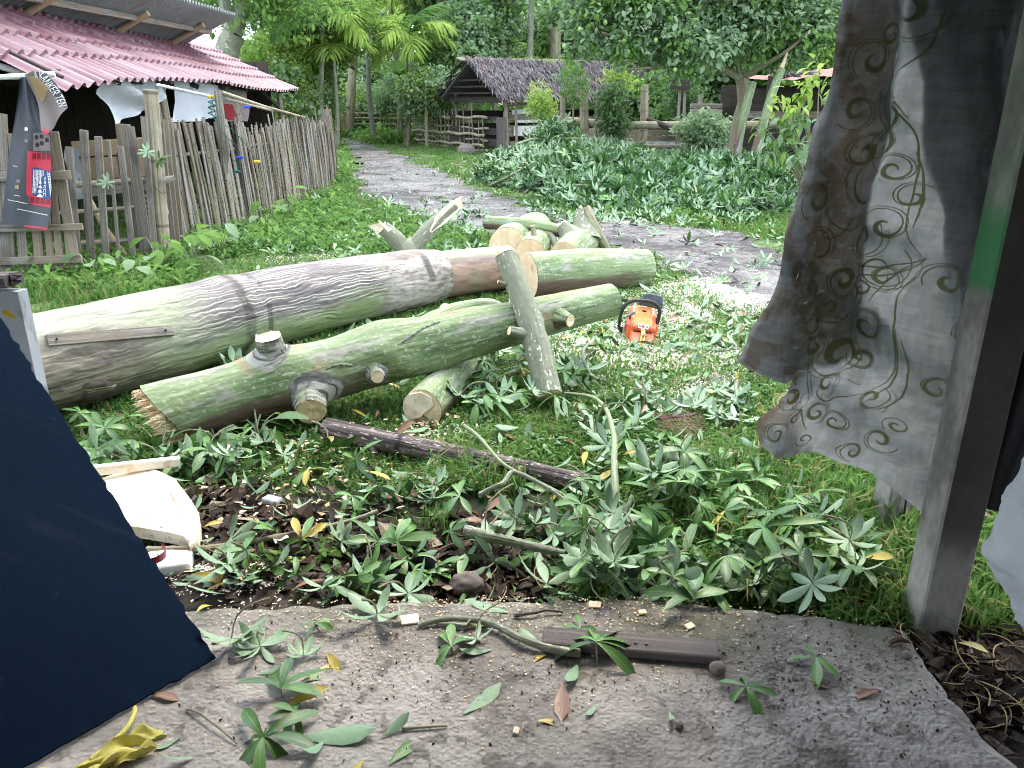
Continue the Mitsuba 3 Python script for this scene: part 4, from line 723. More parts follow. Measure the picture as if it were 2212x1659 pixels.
k = eave_sheet('dark_tarpaulin', [(479, 187), (528, 190), (530, 215), (538, 225), (532, 262), (482, 262)], 'dark grey printed tarpaulin with a red foot, right of the white ones', 'tarpaulin', 'm_banner_back', lambda y, z: .03 * np.sin(y * 6), off=-.03)
eave_sheet('red_print', [(480, 224), (502, 226), (515, 250), (503, 260), (482, 258)], '', '', 'm_dark_red', lambda y, z: .03 * np.sin(y * 6) + .006, parent=k, off=-.03)
# what is kept inside
BD = thing('plank_trough', 'tan plank trough in the dark shed behind the pickets', 'trough')
for va, vb, uid in ((300, 333, 1), (338, 384, 1)):
    a, b = AT(158, (va + vb) / 2 + 6, 8.7), AT(368, (va + vb) / 2 - 6, 8.9); part(BD, 'plank', beam(a, b, .025, (vb - va) * 8.3 / 1671, uid=uid, seed=va), 'm_wood')
for u in (170, 262, 355): part(BD, 'leg', beam(AT(u, 330, 8.8), (AT(u, 400, 8.8)[0], 8.85, 0), .07, .07, uid=2), 'm_wood')
part(BD, 'brace', beam(AT(150, 418, 8.6), AT(330, 398, 8.8), .03, .12, uid=0), 'm_wood')
CR = thing('slatted_crate', 'red-brown slatted crate standing on the ground behind the bamboo post', 'crate')
for i in range(8): a, b = AT(308, 424 + i * 11, 8.5), AT(376, 420 + i * 11, 8.7); part(CR, 'slat', beam(a, b, .02, .028, uid=1, seed=i), 'm_wood')
for u in (308, 376): a = AT(u, 422, 8.56 + (u > 340) * .2); part(CR, 'corner_post', beam((a[0], a[1], -.02), (a[0], a[1], a[2] + .05), .05, .04, uid=2), 'm_wood')
part(CR, 'back', beam((-4.1, 9.0, .25), (-3.75, 9.1, .25), .02, .5, uid=2), 'm_wood')
single('leaning_bamboo', tube(smooth_path([AT(176, 398, 7.95), AT(190, 425, 7.9), AT(232, 500, 7.8), AT(276, 556, 7.75)], 14), [.028] * 14, 8, uid=1), 'm_wood', 'tan bamboo stem leaning inside the gappy picket fence', 'bamboo pole', True)
v_, f_ = poly_mesh([(x, z) for x, z in AT(0, 0, 8.5)[None, [0, 2]] * 0 + np.array([AT(u, v, 8.5)[[0, 2]] for u, v in [(140, 322), (178, 318), (182, 378), (176, 430), (146, 436), (148, 380)]])], .06)
single('grey_plastic_sheet', (np.c_[v_[:, 0], 8.5 + .05 * np.sin(v_[:, 0] * 24) + .03 * np.sin(v_[:, 1] * 19), v_[:, 1]], f_, v_[:, :2]), 'm_grey_paint', 'crumpled grey plastic sheet hanging behind the first pickets', 'plastic sheet', True)
# the tangled cord
CD = thing('tangled_rope', 'dark green cord with coloured clips, knotted to the knotty post', 'cord')
part(CD, 'cord', tube(smooth_path([AT(456, 205, 9.1), AT(464, 240, 9.05), AT(470, 262, 9.05), AT(496, 276, 9.1), AT(530, 312, 9.3), AT(552, 344, 9.35)], 40), .0045, 6), 'm_teal', True)
part(CD, 'cord', tube(smooth_path([AT(462, 206, 9.1), AT(456, 236, 9.0), AT(484, 290, 9.05), AT(512, 320, 9.2), AT(514, 372, 9.25)], 40), .0045, 6), 'm_teal', True)
part(CD, 'knot', join([tube(smooth_path([AT(458 + 9 * math.sin(i * 2.1), 212 + i * 4, 9.05 + .03 * math.cos(i)) for i in range(12)], 50), .008, 6)]), 'm_teal', True)
for u, v, c in ((456, 209, 'm_yellow'), (555, 349, 'm_yellow'), (518, 340, 'm_blue'), (534, 231, 'm_blue'), (513, 371, 'm_teal')): part(CD, 'clip', xf(rounded(.075, .02, .032, .008, 6), mat(AT(u, v, 9.22))), c, True)
# ------------------------------------------------------------------ vegetation kit
rv = np.random.default_rng(5)
def blade(L, W, tone, fold=.25, droop=.3, n=5, prof='ob', twist=0.0, base=.06):
    """One leaf along +x, face up; uv.x = 2 * tone + across, uv.y = along."""
    t = np.linspace(0, 1, n)
    w = {'ob': np.sin(PI * t ** 1.55) ** .62, 'el': np.sin(PI * t) ** .8, 'la': np.sin(PI * t ** .7) ** .9, 'pa': np.minimum(1, np.minimum(t * 6 + .3, (1.02 - t) * 2.2))}[prof] * W / 2 + W * .02
    w[0] = W * base; w[-1] = W * .02
    z = -droop * L * t ** 1.8; x = L * (t - .10 * droop * t ** 2); V, U = [], []
    for i in range(n):
        a = twist * t[i]
        for sgn in (-1, 0, 1): V.append((x[i], sgn * w[i] * math.cos(a), z[i] + abs(sgn) * fold * w[i] + sgn * w[i] * math.sin(a))); U.append((2 * tone + .5 + .5 * sgn * .98, t[i]))
    f = []
    for i in range(n - 1):
        for j in (0, 1): a = i * 3 + j; f += [(a, a + 3, a + 4), (a, a + 4, a + 1)]
    return np.array(V), np.array(f), np.array(U)
def turn(v, az, el, roll=0): return rot('z', az) @ rot('y', -el) @ rot('x', roll)
def leaf_at(m, pos, az, el, roll=0):
    q = turn(None, az, el, roll); q[:3, 3] = pos; return xf(m, q)
def clump(n, R, L, W, prof='el', tones=(0, 60), fold=.2, droop=.25, nseg=4, yellow=0.0, flat=.7):
    ms = []
    for _ in range(n):
        d = rv.normal(size=3); d /= np.linalg.norm(d); p = d * R * rv.uniform(.25, 1) ** .6 * (1, 1, flat); tone = rv.integers(*tones) if rv.random() > yellow else 90 + rv.integers(0, 5)
        l = L * rv.uniform(.7, 1.25); ms.append(leaf_at(blade(l, W * l / L, tone, fold, droop * rv.uniform(.3, 1.6), nseg, prof), p, math.degrees(math.atan2(d[1], d[0])) + rv.normal(0, 45), rv.normal(-12, 28), rv.normal(0, 25)))
    return join(ms)
def grp_mesh(name, m, bsdf, smooth=True): return group(name, leaves=ply((m[0], m[1]), bsdf, smooth=smooth, uv=m[2]))
CL = {}
for nm, b, n, R, L, W, kw in (('guava', 'm_tree_leaf', 34, .26, .095, .052, {}), ('guava_pale', 'm_grey_leaf', 30, .26, .095, .052, {}), ('broad', 'm_tree_leaf', 44, .55, .20, .10, {}), ('dark', 'm_dark_leaf', 46, .60, .20, .09, {}), ('bluish', 'm_grey_leaf', 46, .5, .17, .12, {}),
                              ('bright', 'm_bright_leaf', 60, .55, .13, .05, {}), ('fine', 'm_dark_leaf', 70, .55, .10, .035, {}), ('weed', 'm_weed_leaf', 26, .13, .075, .035, {'flat': .6}), ('weed_dark', 'm_tree_leaf', 26, .14, .085, .036, {'flat': .6}), ('far', 'm_tree_leaf', 60, 1.1, .42, .2, {}), ('far_dark', 'm_dark_leaf', 60, 1.1, .42, .2, {})):
    CL[nm] = [grp_mesh(f'g_{nm}_{i}', clump(n, R, L, W, **kw), b) for i in range(3)]
def rmat(p, s): return mat(p, rv.uniform(0, 360), rv.normal(0, 18), rv.normal(0, 18), s)
def crown_part(key, name, blobs, kinds, dens, scale=1.0, hollow=.35):
    """Leaf clumps through the outer part of several lumpy ellipsoids."""
    c = 0
    for (x, y, z, rx, ry, rz) in blobs:
        for _ in range(int(dens * rx * rz * 4)):
            d = rv.normal(size=3); d /= np.linalg.norm(d); q = rv.uniform(hollow, 1) ** .5
            p = (x + d[0] * rx * q, y + d[1] * ry * q, z + d[2] * rz * q)
            if p[2] < .05: continue
            c += 1; kd = kinds[rv.integers(0, len(kinds))]; inst(f'{key}__{name}__{c:03d}', CL[kd][rv.integers(0, 3)], rmat(p, scale * rv.uniform(.75, 1.3)))
def trunk_mesh(pts, rads, n=10, uid=4, step=.12, wob=.1, seed=0):
    q = smooth_path(np.c_[np.asarray(pts, float), rads], max(6, int(sum(math.dist(a, b) for a, b in zip(pts[:-1], pts[1:])) / step))); return tube(q[:, :3], q[:, 3], n, uid=uid, wob=wob, seed=seed)
def frond_mesh(L, n, leaf, W, arch, tone0=0, up=0.0, spread=70, droop=.5):
    """A feather palm frond along +x: rachis and paired leaflets."""
    t = np.linspace(0, 1, 26); el0, el1 = math.radians(50 + up), math.radians(50 + up - arch); el = el0 + (el1 - el0) * t ** 1.2
    P = np.cumsum(np.stack([np.cos(el), 0 * el, np.sin(el)], 1) * (L / 25), axis=0); ms = [tube(P, .022 * (1.1 - t) * L / 2.4, 4, uid=2 * tone0)]
    for i in range(n):
        f_ = .14 + .85 * i / n; j = f_ * 25; a = int(j); p = P[a] + (P[min(a + 1, 25)] - P[a]) * (j - a); tg_ = unit(P[min(a + 1, 25)] - P[max(a - 1, 0)]); e = math.degrees(math.asin(tg_[2])); ll = leaf * (math.sin(PI * min(1, .12 + f_ * .92)) ** .6 + .08) * rv.uniform(.9, 1.1)
        for sg in (-1, 1): ms.append(leaf_at(blade(ll, W, tone0 + rv.integers(0, 12), .3, droop * rv.uniform(.6, 1.3), 4, 'la'), p, sg * (spread - 32 * f_) + rv.normal(0, 5), e * .55 + rv.normal(4, 6), -sg * 20))
    return join(ms)
FR = {'areca': [frond_mesh(1.55, 22, .62, .075, 105, k * 12, 20, droop=.55) for k in range(3)], 'coconut': [frond_mesh(3.6, 46, .80, .045, 100, k * 12, 12, droop=.8) for k in range(3)], 'dry': [frond_mesh(2.4, 26, .5, .04, 25, 95, -40, droop=.3)]}
for k_, b in (('areca', 'm_bright_leaf'), ('coconut', 'm_tree_leaf')):
    for i, m in enumerate(FR[k_]): group(f'g_{k_}_{i}', frond=ply((m[0], m[1]), 'm_weed_leaf' if k_ == 'areca' and i == 1 else b, smooth=True, uv=m[2]))
for i, m in enumerate(FR['coconut']): group(f'g_grey_coconut_{i}', frond=ply((m[0], m[1]), 'm_grey_leaf', smooth=True, uv=m[2]))
group('g_dry_0', frond=ply((FR['dry'][0][0], FR['dry'][0][1]), 'm_litter', smooth=True, uv=FR['dry'][0][2]))
def palm(label, base, top, r, kind, n, scale=1.0, lo=-35, hi=35, uid=2, group_=None):
    k = thing('palm_tree', label, 'palm tree', group_); base, top = np.asarray(base, float), np.asarray(top, float); h = np.linalg.norm(top - base); N = max(20, int(h / .09)); w = np.linspace(0, 1, N)[:, None]
    P = base + w * (top - base) + np.sin(w * PI) * np.array([.05 * h * rv.normal(), 0, 0]) * .6; R = r * (1.15 - .35 * w[:, 0]) + .006 * (np.arange(N) % 3 == 0); part(k, 'trunk', tube(P, R, 10, uid=uid), 'm_bark', True)
    if kind == 'areca': part(k, 'crownshaft', tube([top, top + (0, 0, .25), top + (0, 0, .55)], [r * .8, r * .95, r * .5], 8, uid=1), 'm_bark', True)
    for i in range(n):
        m = mat(top + (0, 0, .35 if kind == 'areca' else .05), 137.5 * i + rv.normal(0, 12), 0, 0, scale * rv.uniform(.85, 1.15)) @ rot('y', -(lo + (hi - lo) * (i / n)) * -1) @ rot('x', rv.normal(0, 12))
        inst(numbered(k + '__frond'), f'g_{kind}_{rv.integers(0, 3)}', m)
    return k
def tree(name, label, trunk, limbs, blobs, kinds, dens, scale=1.0, uid=4, cat='tree', hollow=.35, group_=None):
    k = thing(name, label, cat, group_)
    if trunk: part(k, 'trunk', trunk_mesh(*trunk, uid=uid, seed=len(label)), 'm_bark', True)
    for l in limbs: part(k, 'limb', trunk_mesh(*l, n=7, uid=uid), 'm_bark', True)
    crown_part(k, 'crown', blobs, kinds, dens, scale, hollow); return k
# ------------------------------------------------------------------ far wood and middle trees
it = []
for i in range(1150):
    x, y = rv.uniform(-34, 32), rv.uniform(43, 62); azi = (x / y); hmax = 3.0 if -.385 < azi < -.315 else (4.2 if -.45 < azi < -.26 else 12.0)
    z = rv.uniform(.2, hmax); it.append((CL['far' if rv.random() < .5 else 'far_dark'][rv.integers(0, 3)], rmat((x, y, z), rv.uniform(.9, 1.5))))
stuff_inst('far_wood', 'dense green wood closing the view far behind the palms and the thatched hut', 'wood', it)
def V_(u, v, y): return tuple(AT(u, v, y))
def Gx(u, y): return (float(AT(u, 400, y)[0]), y, 0.0)   # foot of something seen in column u, y metres away
tree('tall_tree', 'tall dark tree with a forked grey trunk rising behind the zinc awning', ([Gx(478, 21)[:2] + (0.,), V_(488, 118, 21), V_(505, 72, 21)], [.42, .30, .27]), [([V_(505, 75, 21), V_(490, 30, 21), V_(478, -40, 21)], [.20, .16, .13]), ([V_(505, 75, 21), V_(520, 30, 21.2), V_(534, -50, 21.5)], [.22, .19, .16])],
     [(*V_(430, -20, 22), 1.5, 1.2, 1.0), (*V_(470, 15, 23), 1.0, 1.0, .55), (*V_(560, -40, 21), 1.6, 1.2, .9), (*V_(640, 0, 21), 1.3, 1.0, .85), (*V_(575, 30, 21), .8, .8, .45), (*V_(530, 45, 22), .5, .6, .3)], ['fine', 'fine', 'broad'], 11, .75, uid=2, hollow=.1)
tree('feathery_tree', 'bright yellow-green feathery tree left of the palms', ([Gx(650, 26), V_(655, 100, 26)], [.14, .10]), [], [(*V_(640, 110, 26), 1.3, 1.2, 1.1), (*V_(600, 150, 25), 1.1, 1.0, .7), (*V_(700, 60, 26), 1.2, 1.2, 1.0), (*V_(725, 10, 26), 1.2, 1.0, .8), (*V_(640, 30, 27), 1.0, 1.0, .9)], ['bright', 'bright', 'broad'], 26, .8)
tree('leafy_tree', 'light green bushy tree directly right of the end of the red roof', ([Gx(600, 24), V_(610, 190, 24)], [.10, .08]), [], [(*V_(560, 150, 27), 1.4, 1.2, .9), (*V_(610, 190, 24), 1.1, 1.0, .8), (*V_(660, 215, 26), 1.2, 1.0, .6), (*V_(540, 185, 28), 1.2, 1.2, .8), (*V_(545, 120, 32), .9, 1.2, .5)], ['bright', 'broad', 'bluish'], 26, .75)
tree('leafy_tree', 'dark leafy tree behind the slender palm trunk', ([Gx(760, 33), V_(765, 100, 33)], [.2, .15]), [], [(*V_(770, 60, 41), 2.2, 1.5, 2.0), (*V_(800, 180, 38), 1.6, 1.3, 1.2), (*V_(745, 200, 37), 1.2, 1.2, .9)], ['broad', 'bluish'], 14)
tree('leafy_tree', 'blue-green tree above the left end of the thatched roof', ([Gx(1010, 29), V_(1012, 120, 29)], [.2, .15]), [], [(*V_(1012, 80, 29), 1.1, 1.0, 1.1), (*V_(1045, 45, 30), 1.3, 1.0, 1.1), (*V_(985, 130, 28), .9, .9, .7), (*V_(940, 150, 29), .8, .8, .6)], ['bluish', 'bluish', 'broad'], 30, .8)
tree('leafy_tree', 'pale green small tree with drooping leaves left of the thatched hut', ([Gx(925, 26), V_(920, 190, 26)], [.06, .05]), [], [(*V_(915, 185, 26), .75, .7, .5), (*V_(955, 175, 26), .75, .7, .28), (*V_(905, 225, 26.5), .6, .6, .5), (*V_(950, 215, 27), .7, .6, .5)], ['bluish', 'bright'], 40, .6)
tree('leafy_tree', 'dark evergreen tree behind the middle of the thatched roof', ([Gx(1200, 31), V_(1200, 60, 31)], [.22, .2]), [], [(*V_(1190, 90, 36), 1.6, 1.4, 1.5), (*V_(1280, 60, 33), 1.8, 1.5, 2.0), (*V_(1110, 110, 36), 1.4, 1.2, .8)], ['broad', 'bluish'], 14)
tree('leafy_tree', 'dense tree behind the right end of the thatched roof', ([Gx(1480, 26), V_(1480, 120, 26)], [.2, .16]), [], [(*V_(1400, 90, 30), 1.8, 1.3, 1.2), (*V_(1500, 100, 28), 1.8, 1.3, 1.6), (*V_(1470, 210, 25), 1.4, 1.0, .9), (*V_(1600, 120, 25), 1.6, 1.2, 1.6), (*V_(1560, 30, 26), 2.2, 1.3, 1.2)], ['broad', 'broad', 'bluish'], 16)
tree('leafy_tree', 'bright tree in the top right, beside the hanging tarpaulin', ([Gx(1745, 22), V_(1745, 120, 22)], [.2, .15]), [], [(*V_(1730, 60, 22), 1.4, 1.2, 1.2), (*V_(1790, 120, 21), 1.2, 1.0, 1.1), (*V_(1680, 10, 23), 1.6, 1.2, 1.0), (*V_(1880, 60, 22), 1.6, 1.2, 1.6)], ['bright', 'broad'], 22, .8)
k = tree('dark_tree', 'thick dark trunk standing behind the palms', ([Gx(972, 31), V_(970, 100, 31), V_(966, -60, 31)], [.34, .30, .27]), [], [(*V_(960, -30, 31), 1.6, 1.2, 1.0)], ['dark'], 10, uid=3)
palm('palm with a broad bright crown, nearest the middle of the wood', Gx(882, 27), V_(882, 118, 27), .09, 'areca', 13, 1.12, -15, 60, uid=1)
palm('tall slender palm whose thin ringed trunk stands left of the broad-crowned one', Gx(815, 29.0), V_(803, 6, 29.0), .085, 'areca', 11, 1.25, -30, 40)
palm('low palm with drooping bright fronds in front of the feathery tree', Gx(735, 25), V_(722, 150, 25), .07, 'areca', 12, .95, -35, 40)
palm('small palm with arching fronds left of the low drooping one', Gx(700, 24.5), V_(698, 92, 24.5), .08, 'areca', 14, 1.15, -35, 45)
palm('leaning grey palm trunk above the thatched hut', Gx(1040, 33), V_(975, -10, 32), .13, 'coconut', 10, .8, -40, 30)
palm('straight pale palm trunk right above the ridge of the thatched hut', Gx(1066, 30), V_(1066, -30, 30), .085, 'areca', 10, 1.2, -20, 40)
palm('coconut palm with hanging grey-green fronds above the thatched hut', Gx(1150, 29.5), V_(1148, -5, 29.5), .12, 'grey_coconut', 13, .95, -62, 10)
palm('second grey-green coconut palm, left of the hanging fronds', Gx(1095, 31), V_(1100, 20, 31), .12, 'grey_coconut', 11, .9, -55, 25)
palm('palm with dark fronds behind the feathery tree', Gx(640, 36), V_(636, 60, 36), .12, 'coconut', 11, .75, -45, 35)
palm('palm behind the left of the broad-crowned one', Gx(850, 34), V_(846, 30, 34), .10, 'areca', 12, 1.5, -30, 40)
palm('dim palm behind the right of the broad-crowned one', Gx(930, 35), V_(935, 60, 35), .10, 'areca', 12, 1.4, -30, 40)
# banana clump
BA = thing('banana_plant', 'banana plant with broad drooping leaves below the broad-crowned palm', 'banana plant')
part(BA, 'stem', tube([Gx(868, 30), V_(866, 190, 30), V_(866, 160, 30)], [.12, .10, .07], 10, uid=1), 'm_bark', True)
for i, (az, el, L) in enumerate(((20, 55, 1.6), (150, 50, 1.5), (70, 75, 1.4), (-30, 35, 1.5), (200, 30, 1.5), (270, 45, 1.6), (320, 20, 1.3))):
    m = leaf_at(blade(L, .46, i * 3, .25, .55, 9, 'pa'), V_(866, 165, 30), az, el); part(BA, 'leaf', m, 'm_tree_leaf', True)
# ------------------------------------------------------------------ thatched hut
HT = thing('thatched_hut', 'low animal hut of grey planks under a shaggy thatched roof', 'hut')
hA, hB, hL = np.array((-.22, 22.5)), np.array((-2.07, 25.5)), 5.9; hd = unit(hB - hA); hr = np.array((hd[1], -hd[0])); hD = np.linalg.norm(hB - hA)
def hp(along, across, z): q = hA + hr * along + hd * across; return np.array([q[0], q[1], z])
EZ, RZ = 1.50, 2.47; mid = hD / 2
ths = []; rt = np.random.default_rng(8)
def thatch_row(a0, a1, ac, z, slope, n, sgn):
    ms = []
    for i in range(n):
        a = rt.uniform(a0, a1); L = rt.uniform(.28, .55); w = rt.uniform(.018, .045); p = hp(a, ac + rt.normal(0, .03), z + rt.uniform(0, .06)); dr_ = np.array([-hd[0] * sgn, -hd[1] * sgn, -slope]); dr_ = unit(dr_ + np.r_[hr * rt.normal(-.35, .22), rt.normal(0, .06)])
        e = p + dr_ * L; sd = np.r_[hr, 0] * w / 2; up = np.array([0, 0, .012]); kk = i + rt.integers(0, 900)
        ms.append((np.array([p - sd, p + sd, (p + e) / 2 + sd * 1.1 + up, (p + e) / 2 - sd * 1.1 + up, e + sd * .3 + (0, 0, rt.uniform(-.03, .02)), e - sd * .3]), np.array([(0, 1, 2), (0, 2, 3), (3, 2, 4), (3, 4, 5)]), np.array([[kk + .5, 0], [kk + .5, 0], [kk + .5, .5], [kk + .5, .5], [kk + .5, 1], [kk + .5, 1]])))
    return ms
sl_ = (RZ - EZ) / mid
for r in range(12):
    f_ = r / 11; ths += thatch_row(-.25, hL + .2, -.12 + f_ * (mid + .05), EZ + .08 + f_ * (RZ - EZ), sl_, 380, 1); ths += thatch_row(-.25, hL + .2, hD + .1 - f_ * (mid + .05), EZ + .08 + f_ * (RZ - EZ), sl_, 110, -1)
part(HT, 'thatch', join(ths), 'm_thatch', False, 'shaggy grey thatch', 'stuff')
for sgn, ac in ((1, 0), (-1, hD)):
    q = [hp(-.15, ac, EZ), hp(hL + .15, ac, EZ), hp(hL + .15, mid, RZ), hp(-.15, mid, RZ)]; dn = np.array([0, 0, .05]); V = np.array(q + [p - dn for p in q]); part(HT, 'roof_lining', (V, np.array([(0, 1, 2), (0, 2, 3), (4, 6, 5), (4, 7, 6), (0, 4, 5), (0, 5, 1), (1, 5, 6), (1, 6, 2), (2, 6, 7), (2, 7, 3), (3, 7, 4), (3, 4, 0)])), 'm_thatch')
for z, o in ((RZ + .06, 0), (RZ + .09, .1), (RZ + .03, -.12)): part(HT, 'ridge_pole', tube([hp(-.45, mid + o, z), hp(hL * .5, mid + o, z + .02), hp(hL, mid + o, z)], .022, 6, uid=3), 'm_wood', True)
crown_part(HT, 'ridge_creeper', [(*hp(2.0, mid, RZ + .08), 1.6, 1.0, .08)], ['bright'], 60, .22, 0)
for a in (.25, 2.0, 3.9, 5.7):
    for ac in (.25, hD - .25): part(HT, 'post', tube([hp(a, ac, -.1), hp(a, ac, EZ + .2)], .06, 8, uid=0, wob=.1), 'm_wood', True)
for z, h in ((1.32, .10), (.95, .06), (.62, .30), (1.05, .15), (.28, .1)):
    part(HT, 'front_plank', beam(hp(.1, .2 - .01 * h, z), hp(2.1, .2, z + .02), .025, h, uid=0, seed=z), 'm_wood')
for z, h in ((.9, .16), (.55, .22), (.25, .2)): part(HT, 'front_plank', beam(hp(2.1, .2, z), hp(hL, .22, z), .025, h, uid=0, seed=z + 2), 'm_wood')
part(HT, 'white_plank', beam(hp(.35, .15, 1.12), hp(1.25, .15, 1.17), .02, .13, uid=4), 'm_wood'); part(HT, 'white_plank', beam(hp(.4, .14, .62), hp(1.3, .14, .62), .02, .26, uid=4), 'm_wood'); part(HT, 'white_plank', beam(hp(.45, .14, .88), hp(1.25, .14, .88), .02, .08, uid=4), 'm_wood')
part(HT, 'door_leaf', beam(hp(-.08, .0, -.02), hp(-.08, .0, 1.0), .28, .03, uid=6), 'm_wood', False, 'narrow grey slate-dark board door'); part(HT, 'door_post', beam(hp(.08, -.05, -.05), hp(.02, -.05, 1.62), .09, .06, uid=0), 'm_wood'); part(HT, 'door_post', beam(hp(.40, -.03, -.05), hp(.36, -.03, 1.5), .07, .05, uid=0), 'm_wood')
for z, h in ((.3, .2), (.6, .18), (.95, .1), (1.45, .16)): part(HT, 'side_plank', beam(hp(.05, .2, z), hp(.05, hD - .2, z), .025, h, uid=2, seed=z + 5), 'm_wood')
for z in (.3, .62, 1.0): part(HT, 'back_plank', beam(hp(.1, hD - .2, z), hp(hL, hD - .2, z), .025, .25, uid=2, seed=z + 7), 'm_wood')
for t in (.15, .5, .85): part(HT, 'gable_tie', beam(hp(-.05, .3 + t * .2, EZ + .05 + t * .5), hp(-.05, hD - .3 - t * .2, EZ + .05 + t * .5), .05, .05, uid=2), 'm_wood')
# woven pole fence left of it
WF = thing('pole_fence', 'low pen fence of woven grey poles left of the thatched hut', 'fence')
wl = smooth_path([(-3.50, 28.8, 0), (-2.6, 26.9, 0), (-1.7, 25.0, 0), (-.75, 23.2, 0)], 40)
for z0, z1, r, o in ((.86, .98, .040, 0), (.66, .66, .034, .06), (.44, .50, .042, -.05), (.30, .36, .034, .05), (.14, .20, .040, -.05), (.02, .06, .038, .05)):
    P = wl.copy(); P[:, 2] = np.linspace(z0, z1, 40) + .02 * np.sin(np.arange(40) * .7 + z0 * 9); P[:, 0] += o + .03 * np.sin(np.arange(40) * .9 + z0 * 5); part(WF, 'rail', tube(P, r, 7, uid=3, wob=.12), 'm_wood', True)
for i in range(0, 40, 2): p = wl[i]; part(WF, 'stake', tube([(p[0], p[1], -.1), (p[0] + rt.normal(0, .03), p[1], rt.uniform(.85, 1.2))], .020, 5, uid=0), 'm_wood', True)
F2 = thing('rail_fence', 'far two-rail bamboo fence across the end of the track', 'fence')
for v, r in ((245, .045), (255, .045), (268, .035)): part(F2, 'rail', tube([AT(640, v, 34.5), AT(770, v, 34), AT(900, v + 1, 32)], r, 7, uid=3), 'm_wood', True)
for u in range(560, 905, 22): part(F2, 'post', tube([Gx(u, 34.4), (Gx(u, 34.4)[0] + rt.normal(0, .06), 34.4, rt.uniform(.9, 1.5))], .03, 6, uid=0), 'm_wood', True)
F3 = thing('stick_fence', 'thin stick fence behind the far rails at the left', 'fence')
for i in range(44): u = 655 + i * 2.6; b = Gx(u, 37); part(F3, 'stick', tube([b, (b[0] + rt.normal(0, .12), 37, rt.uniform(.9, 1.7))], .025, 5, uid=0), 'm_wood', True)
k = thing('straw_bundle', 'straw bundle tied round a post of the far rail fence', 'straw bundle'); st_ = [tube([AT(735 + rt.normal(0, 4), 246, 33.8), AT(735 + rt.normal(0, 3), 258, 33.7), AT(733 + rt.normal(0, 6), 283, 33.6)], .025, 4, uid=0) for _ in range(60)]; put(k, join(st_), 'm_straw')
DF = thing('dry_frond_heap', 'heap of fallen dry palm fronds behind the far rail fence', 'frond heap')
for i in range(16): inst(numbered(DF + '__frond'), 'g_dry_0', mat(np.array(Gx(772, 36)) + (rt.normal(0, .9), rt.normal(0, .3), .35 + rt.uniform(0, .5)), rt.uniform(0, 360), rt.normal(0, 20), rt.normal(0, 15), .8))
for i in range(5): inst(numbered(DF + '__frond'), 'g_dry_0', mat(np.array(Gx(850 + i * 8, 35.5)) + (0, 0, .3 + .1 * i), rt.uniform(150, 210), 0, rt.normal(-20, 10), .8))
single('stone', (lambda m: (m[0] * (1 + .25 * (meshkit.fbm(m[0] * 4 + 3, 3)[:, None] - .5)) * (.26, .2, .22) + np.array(G(1008, 327, .08)), m[1]))((lambda s: (np.array(s.vertices), np.array(s.faces)))(trimesh.creation.icosphere(3))), 'm_stone', 'brown boulder at the foot of the pole fence by the hut', 'stone', True)
# ------------------------------------------------------------------ fences and shed on the right
RF = thing('log_fence', 'grey log-rail fence behind the big heap of cut branches', 'fence')
part(RF, 'rail', tube([AT(1195, 256, 17.6), AT(1260, 263, 17.3), AT(1345, 270, 17.0), AT(1460, 270, 16.6), AT(1590, 270, 16.2), AT(1720, 268, 15.8)], .075, 9, uid=3, wob=.12), 'm_wood', True); part(RF, 'rail', tube([AT(1250, 310, 17.4), AT(1420, 318, 17.0), AT(1560, 312, 16.5)], .05, 8, uid=0, wob=.15), 'm_wood', True)
for u, vt, r, lab in ((1261, 196, .10, 'sawn post with torn bark'), (1326, 188, .075, None), (1393, 183, .085, None), (1288, 215, .03, None), (1215, 205, .06, None), (1520, 268, .03, None)): q = AT(u, vt, 17.2); part(RF, 'post', tube([(q[0] - .05, 17.2, -.1), (q[0] + .03, 17.2, q[2] * .55), (q[0], 17.2, q[2])], [r * 1.15, r, r * .9], 10, uid=3, wob=.2, seed=u), 'm_wood', True, lab)
part(RF, 'brace', tube([AT(1400, 258, 17.0), AT(1470, 285, 16.2), AT(1490, 310, 15.6)], .06, 7, uid=2), 'm_wood', True)
P2 = thing('board_fence', 'fence of weathered horizontal boards behind the log rail', 'fence')
for v, h, c in ((286, .11, 0), (299, .12, 0), (311, .14, 4), (322, .16, 4), (332, .12, 0)): part(P2, 'board', beam(AT(1200, v, 18.5), AT(1680, v + 1, 17.6), .03, h, uid=c, seed=v), 'm_wood')
for u, vt, vb, w in ((1480, 165, 285, .055), (1512, 205, 300, .09), (1470, 176, 182, .05)): part(P2, 'post', beam((AT(u, vb, 17.4)[0], 17.4, 0), AT(u, vt, 17.4), w, .06, uid=0), 'm_wood')
for v in (188, 176, 228, 240): part(P2, 'upper_rail', beam(AT(1445 if v < 200 else 1490, v, 17.35), AT(1490 if v < 200 else 1560, v + 1, 17.3), .03, .09, uid=0 if v > 200 else 2, seed=v), 'm_wood')
DS = thing('dark_shed', 'ruined dark plank shed under a rusty sheet roof, behind the guava tree', 'shed')
for v, h, c in ((205, .25, 2), (228, .22, 2), (245, .2, 0), (262, .25, 2), (285, .3, 2), (310, .3, 2)): part(DS, 'plank', beam(AT(1590, v, 17.5), AT(1830, v, 16.8), .03, h, uid=c, seed=v), 'm_wood')
part(DS, 'wall', beam((4.6, 18.2, .85), (8.0, 17.6, .85), .04, 1.8, uid=2), 'm_wood')
